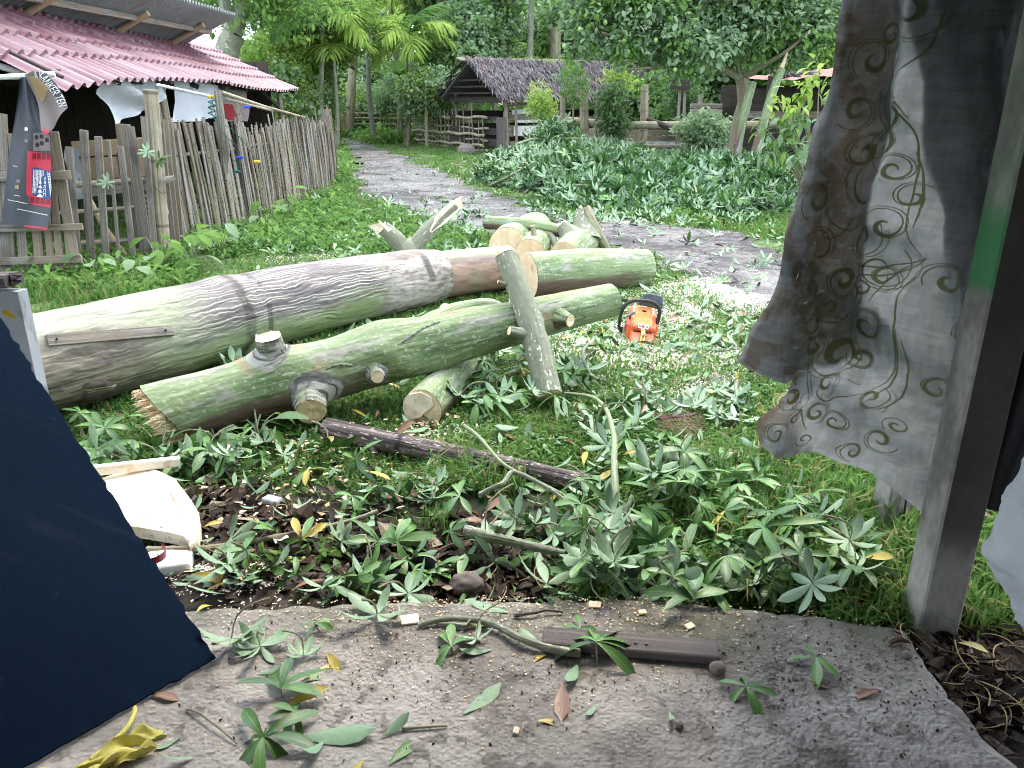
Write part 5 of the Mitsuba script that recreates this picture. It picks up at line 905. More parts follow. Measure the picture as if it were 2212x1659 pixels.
part(DS, 'rusty_roof', grid(lambda s, t: np.stack([5.05 + 3.2 * s, 15.6 + 3 * t, 1.80 + .30 * s + .12 * t + .015 * np.sin(s * 60)], -1), 80, 3), 'm_rust', True); part(DS, 'tattered_thatch', xf(join(thatch_row(0, 2.6, 0, .02, .3, 420, 1)), mat((5.1 - hA[0], 16.6 - hA[1], 1.95))), 'm_thatch', False, None, 'stuff')
for x in (4.95, 6.3): part(DS, 'post', beam((x, 15.9, -.1), (x, 15.9, 1.9), .09, .09, uid=2), 'm_wood')
for (u0, v0, u1, v1, y, lab) in ((1588, 312, 1626, 180, 13.2, 'thick green pole leaning on the log fence, left of the pair by the guava trunk'), (1630, 306, 1688, 150, 13.0, 'taller green pole with a split pale tip leaning beside the guava tree')):
    k = thing('leaning_pole', lab, 'pole'); q = smooth_path([AT(u0, v0, y) - (0, 0, .6), AT((u0 * .45 + u1 * .55), v0 * .45 + v1 * .55, y + .2), AT(u1, v1, y + .4)], 20); put(k, tube(q, np.linspace(.085, .065, 20), 12, uid=1, wob=.08), 'm_bark', True)
    if u1 > 1650: part(k, 'split_tip', tube([q[-1] - (.02, 0, .04), q[-1] + (.07, 0, .26)], [.05, .012], 6), 'm_cut', True)
# guava tree
gb = Gx(1597, 14.0)
GV = thing('guava_tree', 'spreading guava tree with a forked brown trunk behind the heap of branches', 'tree')
gf = V_(1602, 170, 14.0); part(GV, 'trunk', trunk_mesh([(gb[0] - .05, 14, -.1), V_(1590, 290, 14), V_(1608, 220, 14), gf], [.14, .115, .12, .11], 12, uid=4, seed=3), 'm_bark', True)
for pts, rr in (([gf, V_(1565, 150, 13.8), V_(1500, 128, 13.5), V_(1400, 100, 13.2), V_(1300, 70, 13.0)], [.075, .06, .045, .03, .015]), ([gf, V_(1622, 120, 14.1), V_(1660, 70, 14.4), V_(1720, 0, 14.6)], [.08, .06, .045, .03]), ([gf, V_(1650, 140, 13.7), V_(1700, 110, 13.4), V_(1745, 70, 13.2)], [.06, .045, .03, .02]),
                ([gf, V_(1595, 90, 14.2), V_(1570, 20, 14.4), V_(1550, -40, 14.5)], [.07, .05, .04, .02]), ([V_(1565, 150, 13.8), V_(1520, 90, 13.6), V_(1480, 20, 13.4)], [.05, .035, .02]), ([V_(1500, 128, 13.5), V_(1420, 145, 13.2), V_(1330, 150, 13.0)], [.035, .025, .012])): part(GV, 'limb', trunk_mesh(pts, rr, 8, uid=4, wob=.08), 'm_bark', True)
blobs = [(*V_(1325, 25, 13.4), .70, .8, .42), (*V_(1275, 85, 13.3), .30, .5, .2), (*V_(1375, 95, 13.2), .5, .6, .24), (*V_(1420, 40, 13.5), .8, .8, .5), (*V_(1500, 90, 13.3), .6, .7, .38), (*V_(1560, 20, 13.8), .9, .9, .5), (*V_(1640, 50, 13.9), .7, .8, .5), (*V_(1720, 60, 13.8), .65, .8, .5), (*V_(1690, 120, 14), .35, .5, .22), (*V_(1470, 140, 13.2), .3, .4, .12), (*V_(1600, 90, 13.6), .5, .5, .25), (*V_(1780, 30, 13.8), .6, .7, .5), (*V_(1350, -10, 13.6), 1.1, .9, .5), (*V_(1600, -50, 14), 1.6, 1.1, .6), (*V_(1235, 125, 13.5), .12, .2, .12)]
crown_part(GV, 'crown', blobs, ['guava', 'guava_pale', 'guava_pale'], 62, 1.0, .15)
for i in range(16): b = blobs[rv.integers(0, 9)]; p = (b[0] + rv.normal(0, .35), b[1] - .55, b[2] + rv.normal(0, .25)); part(GV, 'fruit', (lambda s: (np.array(s.vertices) * (.032, .032, .038) + np.array(p), np.array(s.faces)))(trimesh.creation.icosphere(2)), 'm_fruit', True)
for (u, v, y, rx, rz, kinds, lab) in ((590, 235, 30, 1.4, .9, ['bright', 'broad'], 'bright shrub behind the end of the stake fence'), (660, 228, 33, 1.5, 1.0, ['bright', 'broad'], 'yellow-green shrub left of the small palms'), (790, 225, 35, 1.6, .9, ['bluish', 'bright'], 'shrub behind the heap of dry fronds'), (870, 215, 33, 1.2, 1.0, ['bright', 'bluish'], 'lush shrub under the banana plant'), (955, 235, 31, 1.3, .9, ['bright', 'broad'], 'shrub behind the left end of the pole fence'), (1090, 150, 33, 1.5, 1.0, ['bluish', 'broad'], 'shrub showing above the ridge of the thatched hut')):
    k = thing('shrub', lab, 'shrub'); b = AT(u, v, y); crown_part(k, 'foliage', [(*b, rx, rx * .7, rz)], kinds, 26, .7, .1); part(k, 'stem', tube([(b[0], y, 0), (b[0], y, b[2])], .04, 6, uid=4), 'm_bark', True)
# ivy-clad stub and small shrubs by the fence
for (u, v, y, rx, rz, kinds, lab, nm) in ((1322, 240, 16.6, .28, .55, ['dark', 'guava'], 'dark ivy climbing the middle post of the log fence', 'ivy'), (1168, 232, 17.5, .22, .42, ['bright', 'weed'], 'yellow-green upright shoot standing up from the heap in front of the hut', 'shrub'), (1520, 285, 15.6, .5, .38, ['bluish'], 'grey-green shrub behind the heap, left of the guava trunk', 'shrub'),
                                   (1470, 225, 17.8, .4, .6, ['dark', 'guava'], 'dark leafy shrub under the right end of the thatched roof', 'shrub'), (1240, 180, 16.8, .35, .45, ['guava', 'weed'], 'leafy sprouts on the sawn post by the hut', 'shrub'), (1340, 165, 16.9, .3, .28, ['weed', 'bright'], 'thin sprouts above the ivy-clad post', 'shrub')):
    k = thing(nm, lab, 'plant'); crown_part(k, 'foliage', [(*AT(u, v, y), rx, rx * .7, rz)], kinds, 140 if rx < .4 else 80, .42, .1); b = AT(u, v, y); part(k, 'stem', tube([(b[0], y, 0), (b[0], y, b[2])], .02, 6, uid=4), 'm_bark', True)
# broad-leaved bush by the tarpaulin
BB = thing('broadleaf_bush', 'glossy broad-leaved bush beside the hanging tarpaulin, with lime green young leaves', 'bush')
bs = np.array(Gx(1760, 11.2)); tips = []
for (u, v, y, lim) in ((1700, 300, 10.6, 0), (1735, 250, 10.8, 0), (1665, 330, 10.7, 0), (1690, 260, 10.9, 0), (1760, 300, 10.6, 0), (1720, 345, 10.5, 0), (1680, 215, 11.0, 1), (1735, 200, 11.0, 1), (1770, 150, 11.1, 1), (1705, 235, 10.7, 1), (1650, 275, 10.9, 0), (1790, 230, 10.8, 0), (1745, 330, 10.7, 0), (1780, 260, 10.8, 0), (1715, 280, 10.7, 0), (1690, 325, 10.6, 0), (1800, 190, 11, 1), (1660, 300, 10.8, 0), (1740, 180, 11, 1)):
    e = np.array(AT(u, v, y)); part(BB, 'stem', tube(smooth_path([bs, bs * .4 + e * .6 + (0, 0, .12), e], 10), np.linspace(.02, .006, 10), 5, uid=4), 'm_bark', True)
    for i in range(12): part(BB, 'leaf', leaf_at(blade(rv.uniform(.13, .20), rv.uniform(.06, .085), rv.integers(0, 60), .25, rv.uniform(.3, .8), 6, 'el'), e + rv.normal(0, .07, 3), rv.uniform(0, 360), rv.normal(-15, 25)), 'm_bright_leaf' if lim else 'm_grey_leaf' if rv.random() < .6 else 'm_tree_leaf', True)
# ------------------------------------------------------------------ near things: board, posts, tarpaulins, saw
C0, E0 = G(462, 1425, SZ + .004), G(40, 1665, SZ + .004); be = unit(C0 - E0); bp_ = np.array([-be[1], be[0], 0]); bu = math.cos(math.radians(55.5)) * np.array([0, 0, 1.]) + math.sin(math.radians(55.5)) * bp_
bn = np.cross(be, bu)
if bn[1] > 0: bn = -bn
def bm(s, t, o=0): return C0 - be * s + bu * t + bn * o
BW, BH, TH_ = 1.05, 1.47, .012
rb = np.random.default_rng(3); e_r = [bm(0 + .003 * rb.normal(), t) for t in np.linspace(0, BH, 60)]
pts2 = [(0 + .0025 * rb.normal(), t) for t in np.linspace(0, BH, 70)] + [(BW, BH), (BW, 0)] + [(s, .002 * rb.normal()) for s in np.linspace(BW - .02, .02, 40)]
sm = slab_poly(pts2, TH_); v = sm[0]; put(thing('blue_board', 'dark navy blue board leaning in the left foreground', 'board'), (C0 - be * v[:, :1] + bu * v[:, 1:2] + bn * (v[:, 2:] + TH_), sm[1][:, ::-1] if np.cross(-be, bu) @ bn < 0 else sm[1], v[:, :2]), 'm_navy')
k = thing('grey_post', 'grey painted board post with a yellow paint spot behind the blue board', 'post'); g0, g1 = AT(22, 930, 2.36), AT(-6, 628, 2.40)
part(k, 'post', beam((-1.785, 2.60, -.1), (-1.77, 2.60, .885), .20, .05, roll=.12, uid=0), 'm_grey_paint'); q = AT(24, 677, 2.556); part(k, 'yellow_spot', (lambda m: (np.c_[q[0] + m[0][:, 0], q[1] - .012 + 0 * m[0][:, 0] + m[0][:, 0] * .25, q[2] + m[0][:, 1]], m[1]))(poly_mesh([(-.02, .012), (-.012, .017), (.004, .008), (.02, -.008), (.018, -.016), (.002, -.012), (-.016, .0)])), 'm_yellow')
k = thing('rotten_rail', 'dark rotten rail end lying on top of the grey post', 'rail'); part(k, 'rail', beam(AT(-200, 612, 2.62), AT(30, 604, 2.58), .09, .042, uid=6, seg=6, ch=.008), 'm_wood'); part(k, 'splintered_end', join([tube([AT(24, 594 + i * 3.4, 2.58 - .01 * (i % 3)), AT(34 + 7 * ((i * 5) % 3), 592 + i * 3.6, 2.57)], [.010, .003], 5, uid=6) for i in range(7)]), 'm_wood')
# posts of the porch
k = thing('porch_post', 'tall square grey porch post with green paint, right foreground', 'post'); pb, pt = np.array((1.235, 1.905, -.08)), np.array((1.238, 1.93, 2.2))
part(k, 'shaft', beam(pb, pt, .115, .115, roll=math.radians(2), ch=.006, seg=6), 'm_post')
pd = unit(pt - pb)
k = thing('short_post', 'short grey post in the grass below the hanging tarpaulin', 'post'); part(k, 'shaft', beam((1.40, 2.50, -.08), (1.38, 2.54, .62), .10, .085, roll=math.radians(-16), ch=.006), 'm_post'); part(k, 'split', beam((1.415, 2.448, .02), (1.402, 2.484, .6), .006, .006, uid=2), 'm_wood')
# the patterned tarpaulin
TY = 2.12
def tfold(x, z):
    xc = x - .06 * (z - 1.2)
    cz = np.stack([x * 7 + z * 2, z * 5 - x, 0 * x], -1); cr_ = .030 * (.5 - np.abs(meshkit.fbm(cz, 3, 12) - .5) * 2.2) + .012 * (.5 - np.abs(meshkit.fbm(cz * 3.1, 2, 14) - .5) * 2)
    return cr_ + TY + .050 * np.sin((xc - .95) * 15 + .5 * z) + .03 * np.sin(xc * 27 + z * 3) + .02 * np.sin(z * 9 + x * 4) + .012 * np.sin(z * 23 + x * 17) + .05 * np.exp(-((xc - 1.02) / .035) ** 2) - .10 * np.clip(.75 - z, 0, 1) * np.clip((x - 1.0) * 3, -1, 1)
def tp(u, v): p = AT(u, v, TY); return p[0], p[2]
tl = [(1842, -380), (1815, 0), (1808, 40), (1790, 130), (1772, 210), (1750, 265), (1735, 330), (1715, 400), (1698, 470), (1684, 540), (1668, 600), (1650, 660), (1625, 715), (1612, 760), (1600, 792)]
tb = [(1622, 800), (1650, 802), (1678, 806), (1690, 800), (1672, 840), (1660, 872), (1640, 905), (1634, 930), (1640, 956), (1665, 976), (1700, 992), (1740, 1006), (1800, 1014), (1850, 1020), (1895, 1034), (1925, 1052), (1962, 1078), (2002, 1100), (2030, 1060), (2060, 1010), (2120, 960), (2230, 900), (2330, 700), (2400, 300), (2420, -380)]
T = thing('patterned_tarpaulin', 'grimy grey tarpaulin printed with scrolls, hanging in the right foreground', 'tarpaulin')
v_, f_ = poly_mesh([tp(u, v) for u, v in tl + tb], .022)
jag = (meshkit.noise(np.c_[v_[:, :2] * 60, v_[:, 0] * 0], 3) - .5) * .008
part(T, 'sheet', (np.c_[v_[:, 0], tfold(v_[:, 0], v_[:, 1]), v_[:, 1]], f_, v_[:, :2]), 'm_tarp', True)
dbl = [tp(u, v) for u, v in [(1846, -380), (1822, 0), (1798, 130), (1778, 210), (1744, 330), (1706, 470), (1676, 600), (1634, 715), (1612, 785), (1650, 796), (1700, 780), (1800, 790), (1900, 760), (1902, 640), (1912, 500), (1925, 330), (1940, 150), (1955, 0), (1962, -380)]]
v_, f_ = poly_mesh(dbl, .03); part(T, 'folded_layer', (np.c_[v_[:, 0], tfold(v_[:, 0], v_[:, 1]) + .018, v_[:, 1]], f_, v_[:, :2]), 'm_tarp_under', True, 'second layer folded back along the edge')
dbl = [tp(u, v) for u, v in [(2040, -380), (2030, 150), (2020, 330), (2035, 480), (2050, 620), (2030, 780), (2030, 900), (2060, 990), (2120, 950), (2230, 890), (2330, 700), (2400, 300), (2420, -380)]]
v_, f_ = poly_mesh(dbl, .04); part(T, 'folded_layer', (np.c_[v_[:, 0], tfold(v_[:, 0], v_[:, 1]) + .022, v_[:, 1]], f_, v_[:, :2]), 'm_tarp', True)  # added layer that dims the light coming through the right part
dbl = [tp(u, v) for u, v in [(2080, -380), (2075, 330), (2090, 700), (2070, 960), (2120, 940), (2230, 880), (2330, 700), (2400, 300), (2420, -380)]]
v_, f_ = poly_mesh(dbl, .04); part(T, 'folded_layer', (np.c_[v_[:, 0], tfold(v_[:, 0], v_[:, 1]) + .034, v_[:, 1]], f_, v_[:, :2]), 'm_tarp', True)  # one more added layer, for the darkness beside the post
rib = []
def ribbon(xz, w):
    xz = np.asarray(xz, float); w = np.broadcast_to(w, (len(xz),)); t = np.gradient(xz, axis=0); t /= np.linalg.norm(t, axis=1, keepdims=True) + 1e-9; n = np.stack([-t[:, 1], t[:, 0]], 1)
    a, b = xz + n * w[:, None] / 2, xz - n * w[:, None] / 2; q = np.empty((2 * len(xz), 2)); q[0::2] = a; q[1::2] = b; i = np.arange(len(xz) - 1) * 2
    rib.append((np.c_[q[:, 0], tfold(q[:, 0], q[:, 1]) - .0035, q[:, 1]], np.vstack([np.stack([i, i + 1, i + 3], 1), np.stack([i, i + 3, i + 2], 1)]), q))
PXM = 2.12 / 1671
def scroll(u, v, R, a0, turns=1.5, sg=1, wmax=.17, tail=None):
    x, z = tp(u, v); R = R * PXM * 1.3; t = np.linspace(0, 1, 70); th = math.radians(a0) + sg * t * turns * 2 * PI; r = R * (.16 + .84 * t ** 1.15)
    xy = np.stack([x + r * np.cos(th), z + r * np.sin(th)], 1); w = R * wmax * (np.exp(-((t - .34) / .22) ** 2)) + .003
    ribbon(xy, w)
    if R > 20 * PXM * 1.3: a = .30; q = np.stack([x + 1.22 * r * np.cos(th - sg * a), z + 1.10 * r * np.sin(th - sg * a)], 1)[26:]; ribbon(q, .0013 + .0018 * np.sin(np.linspace(.05, PI, len(q))))
def sweep(pts, w=.003): q = smooth_path([(*tp(u, v), 0) for u, v in pts], 40)[:, :2]; ribbon(q, .002 + w * np.sin(np.linspace(.1, PI, 40)))
for a in ((2020, 12, 46, 200, 1.4, 1), (1922, 78, 22, 90, 1.5, -1), (1962, 372, 27, 0, 1.5, 1), (1990, 430, 24, 120, 1.2, -1), (1935, 316, 44, 220, 1.15, 1), (1868, 330, 30, 180, 1.4, -1, .35), (1948, 500, 34, 60, 1.3, 1), (1892, 525, 40, 270, 1.35, 1), (1835, 612, 34, 140, 1.7, 1, .32), (1930, 610, 26, 40, 1.4, -1), (1925, 590, 46, 10, 1.1, 1, .05), (1800, 668, 20, 200, 1.4, 1), (1755, 745, 26, 90, 1.5, -1, .35), (1815, 770, 52, 330, 1.45, -1, .3), (1888, 715, 30, 20, 1.5, 1), (1868, 778, 24, 300, 1.5, -1, .3), (1690, 842, 30, 180, 1.5, 1, .34), (1710, 870, 16, 60, 1.4, -1), (1895, 870, 28, 250, 1.5, 1), (1775, 905, 26, 100, 1.5, -1, .3), (1820, 930, 22, 0, 1.5, 1), (1672, 930, 24, 150, 1.4, -1), (1935, 920, 18, 40, 1.5, 1), (1850, 640, 60, 100, .8, -1, .04), (1770, 545, 44, 250, .7, 1, .05), (1720, 905, 20, 10, 1.4, 1), (1960, 240, 52, 60, .9, -1, .08), (1740, 690, 34, 40, 1.4, 1, .2), (1850, 985, 22, 90, 1.5, 1), (1760, 975, 20, 300, 1.4, -1), (1905, 955, 26, 200, 1.4, 1), (1800, 840, 28, 20, 1.3, -1, .2), (1890, 640, 20, 100, 1.4, 1), (1745, 620, 30, 200, 1.3, -1, .2), (1760, 430, 34, 100, 1.4, 1, .2), (1840, 240, 30, 0, 1.4, -1, .2), (1880, 130, 34, 90, 1.4, 1, .2), (2030, 600, 30, 60, 1.4, 1, .2), (2050, 700, 24, 160, 1.4, -1, .2), (1990, 820, 26, 60, 1.4, -1, .2), (1900, 420, 70, 280, .6, -1, .05)): scroll(*a)
for pts in ([(1980, 60), (1950, 130), (1930, 190), (1985, 250), (2005, 320), (1990, 420), (1985, 520), (2000, 560)], [(2075, 0), (2050, 80), (2010, 130), (1965, 160)], [(1940, 90), (1935, 150), (1970, 200), (1998, 260)], [(2000, 330), (2003, 420), (1995, 500)], [(1985, 600), (1955, 650), (1945, 730), (1930, 800), (1890, 850), (1850, 870)], [(1950, 720), (1935, 800), (1905, 860), (1870, 890)], [(1955, 740), (1950, 820), (1915, 900)], [(2005, 560), (1960, 580), (1900, 590), (1860, 570)], [(2005, 560), (1950, 600), (1880, 610), (1830, 590)], [(1985, 575), (1930, 625), (1905, 665)], [(1850, 470), (1800, 520), (1772, 490)], [(1752, 720), (1740, 800), (1745, 870), (1710, 905)], [(1758, 725), (1752, 800), (1758, 860)], [(1880, 610), (1850, 680), (1800, 700), (1760, 680)], [(1720, 935), (1735, 890), (1745, 920), (1760, 950)], [(1885, 690), (1850, 720), (1840, 760)], [(1790, 450), (1800, 480), (1840, 500), (1870, 480)], [(1850, 870), (1800, 880), (1770, 850), (1790, 830)]): sweep(pts)
part(T, 'scroll_print', join(rib), 'm_print', False, 'olive scroll pattern printed on the tarpaulin', 'stuff')
cr = []
for (u, v, L, a) in ((1800, 215, 28, -4), (1738, 795, 66, 18), (1700, 735, 16, -6), (1720, 640, 14, 0), (1775, 632, 26, 4), (1790, 822, 30, 16), (2026, 758, 26, -8), (2020, 826, 28, 30), (1760, 525, 12, 0), (1848, 540, 16, -12), (1700, 830, 20, 10), (1860, 838, 22, 8)):
    q = [tp(u + L * t * math.cos(math.radians(a)) + rb.normal(0, 1.0), v + L * t * math.sin(math.radians(a)) + rb.normal(0, 1.6)) for t in np.linspace(-.5, .5, 10)]; n0 = len(rib); ribbon(q, .0018 + .0035 * np.sin(np.linspace(.2, 3, 10)) * rb.uniform(.3, 1, 10)); cr.append(rib.pop())
part(T, 'worn_crease', join(cr), 'm_white', False, 'white worn creases where the coating has cracked', 'stuff')
# the pale sheet at the right edge
def crump(a, b): return meshkit.fbm(np.stack([a, b, 0 * a], -1), 4, 6)
def wsheet(s, t):
    top_ = .90 + .05 * np.sin(s * 7) - .06 * s; zz_ = top_ - (top_ - .14 - .1 * s) * t; x = 1.165 + .03 * np.clip((zz_ - .47) / .4, 0, 1) + .12 * np.clip((.47 - zz_) / .32, 0, 1.2) - .03 * s + .02 * np.sin(t * 9 + s * 4) + .05 * (crump(s * 5, t * 7) - .5) + .03 * np.abs(crump(s * 9 + 4, t * 13) - .5); y = 1.60 - .62 * s + .05 * np.sin(t * 4 + 1) * (1 - s) + .02 * np.sin(s * 21 + t * 2); z = zz_; return np.stack([x, y, z], -1)
single('pale_sheet', grid(wsheet, 70, 110), 'm_white_sheet', 'crumpled pale bluish plastic sheet hanging at the right edge', 'plastic sheet', True)
single('dark_sheet', grid(lambda s, t: np.stack([1.262 + .42 * s + .02 * np.sin(t * 11), 1.90 - .05 * s + .03 * np.sin(s * 14 + t * 2), 2.15 - 1.70 * t - .05 * s * t], -1), 20, 30), 'm_black', 'black sheet added as the shade behind the porch post', 'tarpaulin', True)  # shade right of the post, put in as a black sheet

# chainsaw, local frame: x right, y towards the bar tip, z up, rear handle at -y
CS = thing('chainsaw', 'orange chainsaw with a black handle standing on the sawdust by the green log', 'chainsaw'); cp = G(1382, 742, 0.0); CM = mat((cp[0] + .012, cp[1] + .08, .006 + float(ground_z(cp[0], cp[1]))), -5) @ rot('y', 7) @ rot('x', 16) @ np.diag([.80, .82, .84, 1.0])
def cs(name, m, b, smooth=False, parent=None, label=None): return part(parent or CS, name, xf(m, CM), b, smooth, label)
cs('body', hull([((x * .085, y, z), .022) for x in (-1, 1) for y, z in ((-.05, .03), (.20, .03), (.20, .15), (-.04, .12))], 12), 'm_orange', 35)
tc = cs('top_cover', hull([((-.06, -.03, .125), .02), ((.06, -.03, .125), .02), ((-.05, .14, .185), .02), ((.05, .14, .185), .02), ((-.055, .19, .15), .02), ((.055, .19, .15), .02)], 12), 'm_orange_lit', 35, label='orange top cover with its highlight put into the colour')
cs('cover_latch', xf(rounded(.036, .02, .02, .006, 6), mat((0, .10, .186))), 'm_black', 35, tc)
cs('warning_label', xf(rounded(.085, .003, .036, .001, 3), mat((0, -.052, .142), 0, -38)), 'm_white', False); cs('label_mark', xf(rounded(.02, .003, .018, .001, 3), mat((-.004, -.0545, .143), 0, -38)), 'm_pink_red', False)
for x in (-.028, .03): cs('label_mark', xf(rounded(.012, .003, .010, .001, 3), mat((x, -.0545, .143), 0, -38)), 'm_black', False)
cs('seam', xf(rounded(.15, .008, .012, .003, 4), mat((0, -.072, .105))), 'm_black', False)
hd_ = smooth_path([(.0, -.06, .115), (.0, -.12, .125), (-.005, -.20, .10), (-.012, -.27, .06), (-.012, -.285, .03), (-.004, -.24, .016), (0, -.12, .014), (0, -.05, .02)], 50); kh = cs('rear_handle', tube(hd_, .017 + .004 * np.sin(np.linspace(0, PI, 50)), 12), 'm_handle_lit', True, label='orange rear handle loop with its lit top put into the colour'); cs('trigger', xf(rounded(.010, .045, .014, .004, 6), mat((-.004, -.165, .09))), 'm_black', 35, kh); cs('throttle_lock', xf(rounded(.012, .05, .010, .004, 6), mat((-.003, -.17, .130), 0, -14)), 'm_black', 35, kh)
cs('tank', hull([((x * .078, y, z), .018) for x in (-1, 1) for y, z in ((-.17, .025), (-.04, .025), (-.15, .06), (-.04, .09))], 12), 'm_orange', 35); cs('tank_label', xf(rounded(.05, .05, .002, .0008, 3), mat((.045, -.135, .079), 0, 12)), 'm_white', False)
st = cs('starter_cover', hull([((-.115, y, z), .016) for y, z in ((-.03, .03), (.11, .03), (.11, .12), (-.02, .11))] + [((-.09, y, z), .02) for y, z in ((-.05, .03), (.14, .03), (.14, .13), (-.03, .13))], 12), 'm_orange', 35)
for i in range(7): cs('fin', xf(rounded(.006, .12, .006, .002, 4), mat((-.134, .04, .035 + i * .013))), 'm_dark_red', False, st)
cs('starter_grip', hull([((-.13, .03, .165), .012), ((-.085, .06, .185), .012)], 10), 'm_gunmetal', True); cs('starter_cord', tube([(-.11, .04, .17), (-.11, .04, .125)], .008, 6), 'm_black', True)
fh = smooth_path([(-.150, .03, .02), (-.185, .03, .06), (-.190, .04, .15), (-.168, .06, .24), (-.095, .085, .280), (.02, .09, .288), (.095, .085, .262), (.122, .075, .20), (.118, .05, .13), (.105, .03, .09)], 60); cs('front_handle', tube(fh, .0145, 12), 'm_black', True, label='black wrap-round front handle')
cs('hand_guard', hull([((x, .145, z), .010) for x, z in ((-.03, .262), (.135, .25), (.135, .21), (-.05, .225))] + [((.02, .165, .310), .010), ((.12, .165, .300), .010), ((-.02, .16, .30), .009)], 10), 'm_gunmetal', 35); cs('hand_guard_arm', hull([((.132, .14, .26), .010), ((.118, .10, .12), .012)], 8), 'm_gunmetal', True)
cs('side_cover', hull([((.112, y, z), .012) for y, z in ((-.03, .03), (.20, .03), (.20, .11), (.0, .12))], 10), 'm_orange', 35); cs('guide_bar', xf(slab_poly([(.14, .035), (.60, .045), (.63, .07), (.60, .098), (.14, .105)], .005), np.array([[0, 0, 1, .098], [1, 0, 0, 0], [0, 1, 0, 0], [0, 0, 0, 1.]])), 'm_steel'); cs('fuel_cap', tube([(.0, -.10, .085), (.03, -.10, .10)], .018, 12), 'm_black', True)
cp_ = []
for x_, z_ in [(.14 + i * .0128, .104 - .0005 * i * .3) for i in range(37)] + [(.14 + i * .0128, .036) for i in range(37)]: cp_.append(xf(rounded(.009, .009, .010, .002, 3), mat((.0955, x_, z_))))
cs('chain', join(cp_), 'm_black')

# planks, sticks and oddments close by
def lay(u, v, h): p = G(u, v, h); return p
PLK = thing('charred_plank', 'dark worn plank with rounded blackened ends lying on the concrete', 'plank'); a, b = lay(1172, 1372, SZ + .034), lay(1556, 1404, SZ + .034)
ax = unit(b - a); L = np.linalg.norm(b - a); mm = rounded(L, .072, .030, .009, 8); ang = math.degrees(math.atan2(ax[1], ax[0])); c = (a + b) / 2; put(PLK, xf((mm[0], mm[1], np.c_[6.5 + mm[0][:, 1] * 1.6, mm[0][:, 0]]), mat((c[0], c[1] + .008, SZ + .018), ang, 2)), 'm_wood', 35)
for t in (-.18, .03, .09): part(PLK, 'nail_hole', xf(rounded(.008, .008, .003, .001, 4), mat((c[0] + ax[0] * L * t, c[1] + ax[1] * L * t, SZ + .035), ang)), 'm_black')
def stick(label, pts, r, uid=4, cat='stick', face=True, name='stick'):
    q = smooth_path([np.r_[G(u, v, z), 0][:3] for u, v, z in pts], 44); n = len(q); k = thing(name, label, cat); rr = np.linspace(r, r * .65, n); part(k, 'stem', tube(q, rr, 10, uid=uid, wob=.14, seed=len(label)), 'm_bark', True)
    if face: part(k, 'cut_face', cap(q, rr[0] * .96, False, 12, rough=.001), 'm_cut', True)
    return k
k = stick('curved grey-green stick lying on the concrete, left of the charred plank', [(1254, 1411, .100), (1180, 1398, .104), (1124, 1378, .108), (1072, 1352, .105), (1016, 1338, .106), (970, 1336, .104), (903, 1351, .095)], .012, 2); part(k, 'side_twig', tube([G(1018, 1338, .108), G(1008, 1352, .1), G(940, 1345, .095)], [.007, .006, .004], 7, uid=2), 'm_bark', True)
stick('short black twig on the concrete edge above the charred plank', [(1112, 1330, .093), (1150, 1324, .1), (1180, 1318, .1), (1216, 1322, .094)], .006, 3)
stick('thin brown twig curving on the concrete at the lower left', [(403, 1532, .09), (430, 1540, .1), (460, 1562, .1), (512, 1606, .09)], .003, 4, face=False)
stick('straight bare twig on the concrete, bottom centre', [(868, 1575, .09), (920, 1570, .092), (966, 1568, .09)], .004, 4, face=False)
stick('long brown stick lying on the dark soil beside the pale slab', [(318, 1188, .05), (420, 1186, .06), (540, 1170, .06), (650, 1150, .06), (740, 1130, .06), (816, 1104, .07)], .013, 4)
stick('short pale stick beside the pale slab', [(348, 1142, .09), (392, 1160, .07), (432, 1182, .06)], .011, 2)
stick('mossy grey stick with an orange sawn end, middle of the dark soil', [(1003, 1146, .10), (1060, 1160, .09), (1140, 1178, .07), (1220, 1196, .05)], .021, 2)
stick('slender green branch crossing the dead pole', [(1003, 920, .12), (1040, 950, .16), (1102, 1012, .17), (1170, 1045, .15), (1236, 1078, .12)], .009, 1); stick('second slender branch crossing the dead pole, ending in leaves', [(1036, 1068, .12), (1080, 1048, .16), (1108, 1020, .17), (1180, 1052, .15), (1238, 1096, .11)], .010, 2)
stick('pale green sawn branch standing up among the leaves on the right', [(1332, 1104, .10), (1328, 1040, .16), (1327, 1000, .17), (1324, 930, .14), (1312, 890, .12), (1288, 862, .10), (1220, 850, .06)], .014, 1)
stick('crooked twig between the leaning branch and the chainsaw', [(1284, 826, .02), (1270, 800, .07), (1263, 786, .10), (1273, 742, .06)], .011, 2); stick('twig rising from the leaves by the concrete edge', [(1347, 1210, .05), (1344, 1160, .10), (1350, 1120, .16), (1366, 1070, .22)], .010, 2); stick('forked twig in the leaves behind the concrete edge', [(1300, 1260, .04), (1350, 1240, .08), (1420, 1210, .12), (1480, 1190, .15)], .009, 4)
stick('leafless brown branch lying beside the big heap', [(1296, 368, .35), (1330, 400, .25), (1372, 432, .15)], .075, 2, 'branch', name='heap_branch')
stick('reddish twig on the grass below the wire mesh', [(1420, 905, .03), (1460, 900, .05), (1502, 893, .04)], .008, 3); stick('thin red stem by the bottom of the leaves', [(1216, 1170, .05), (1250, 1130, .1), (1290, 1100, .12)], .005, 3, face=False)
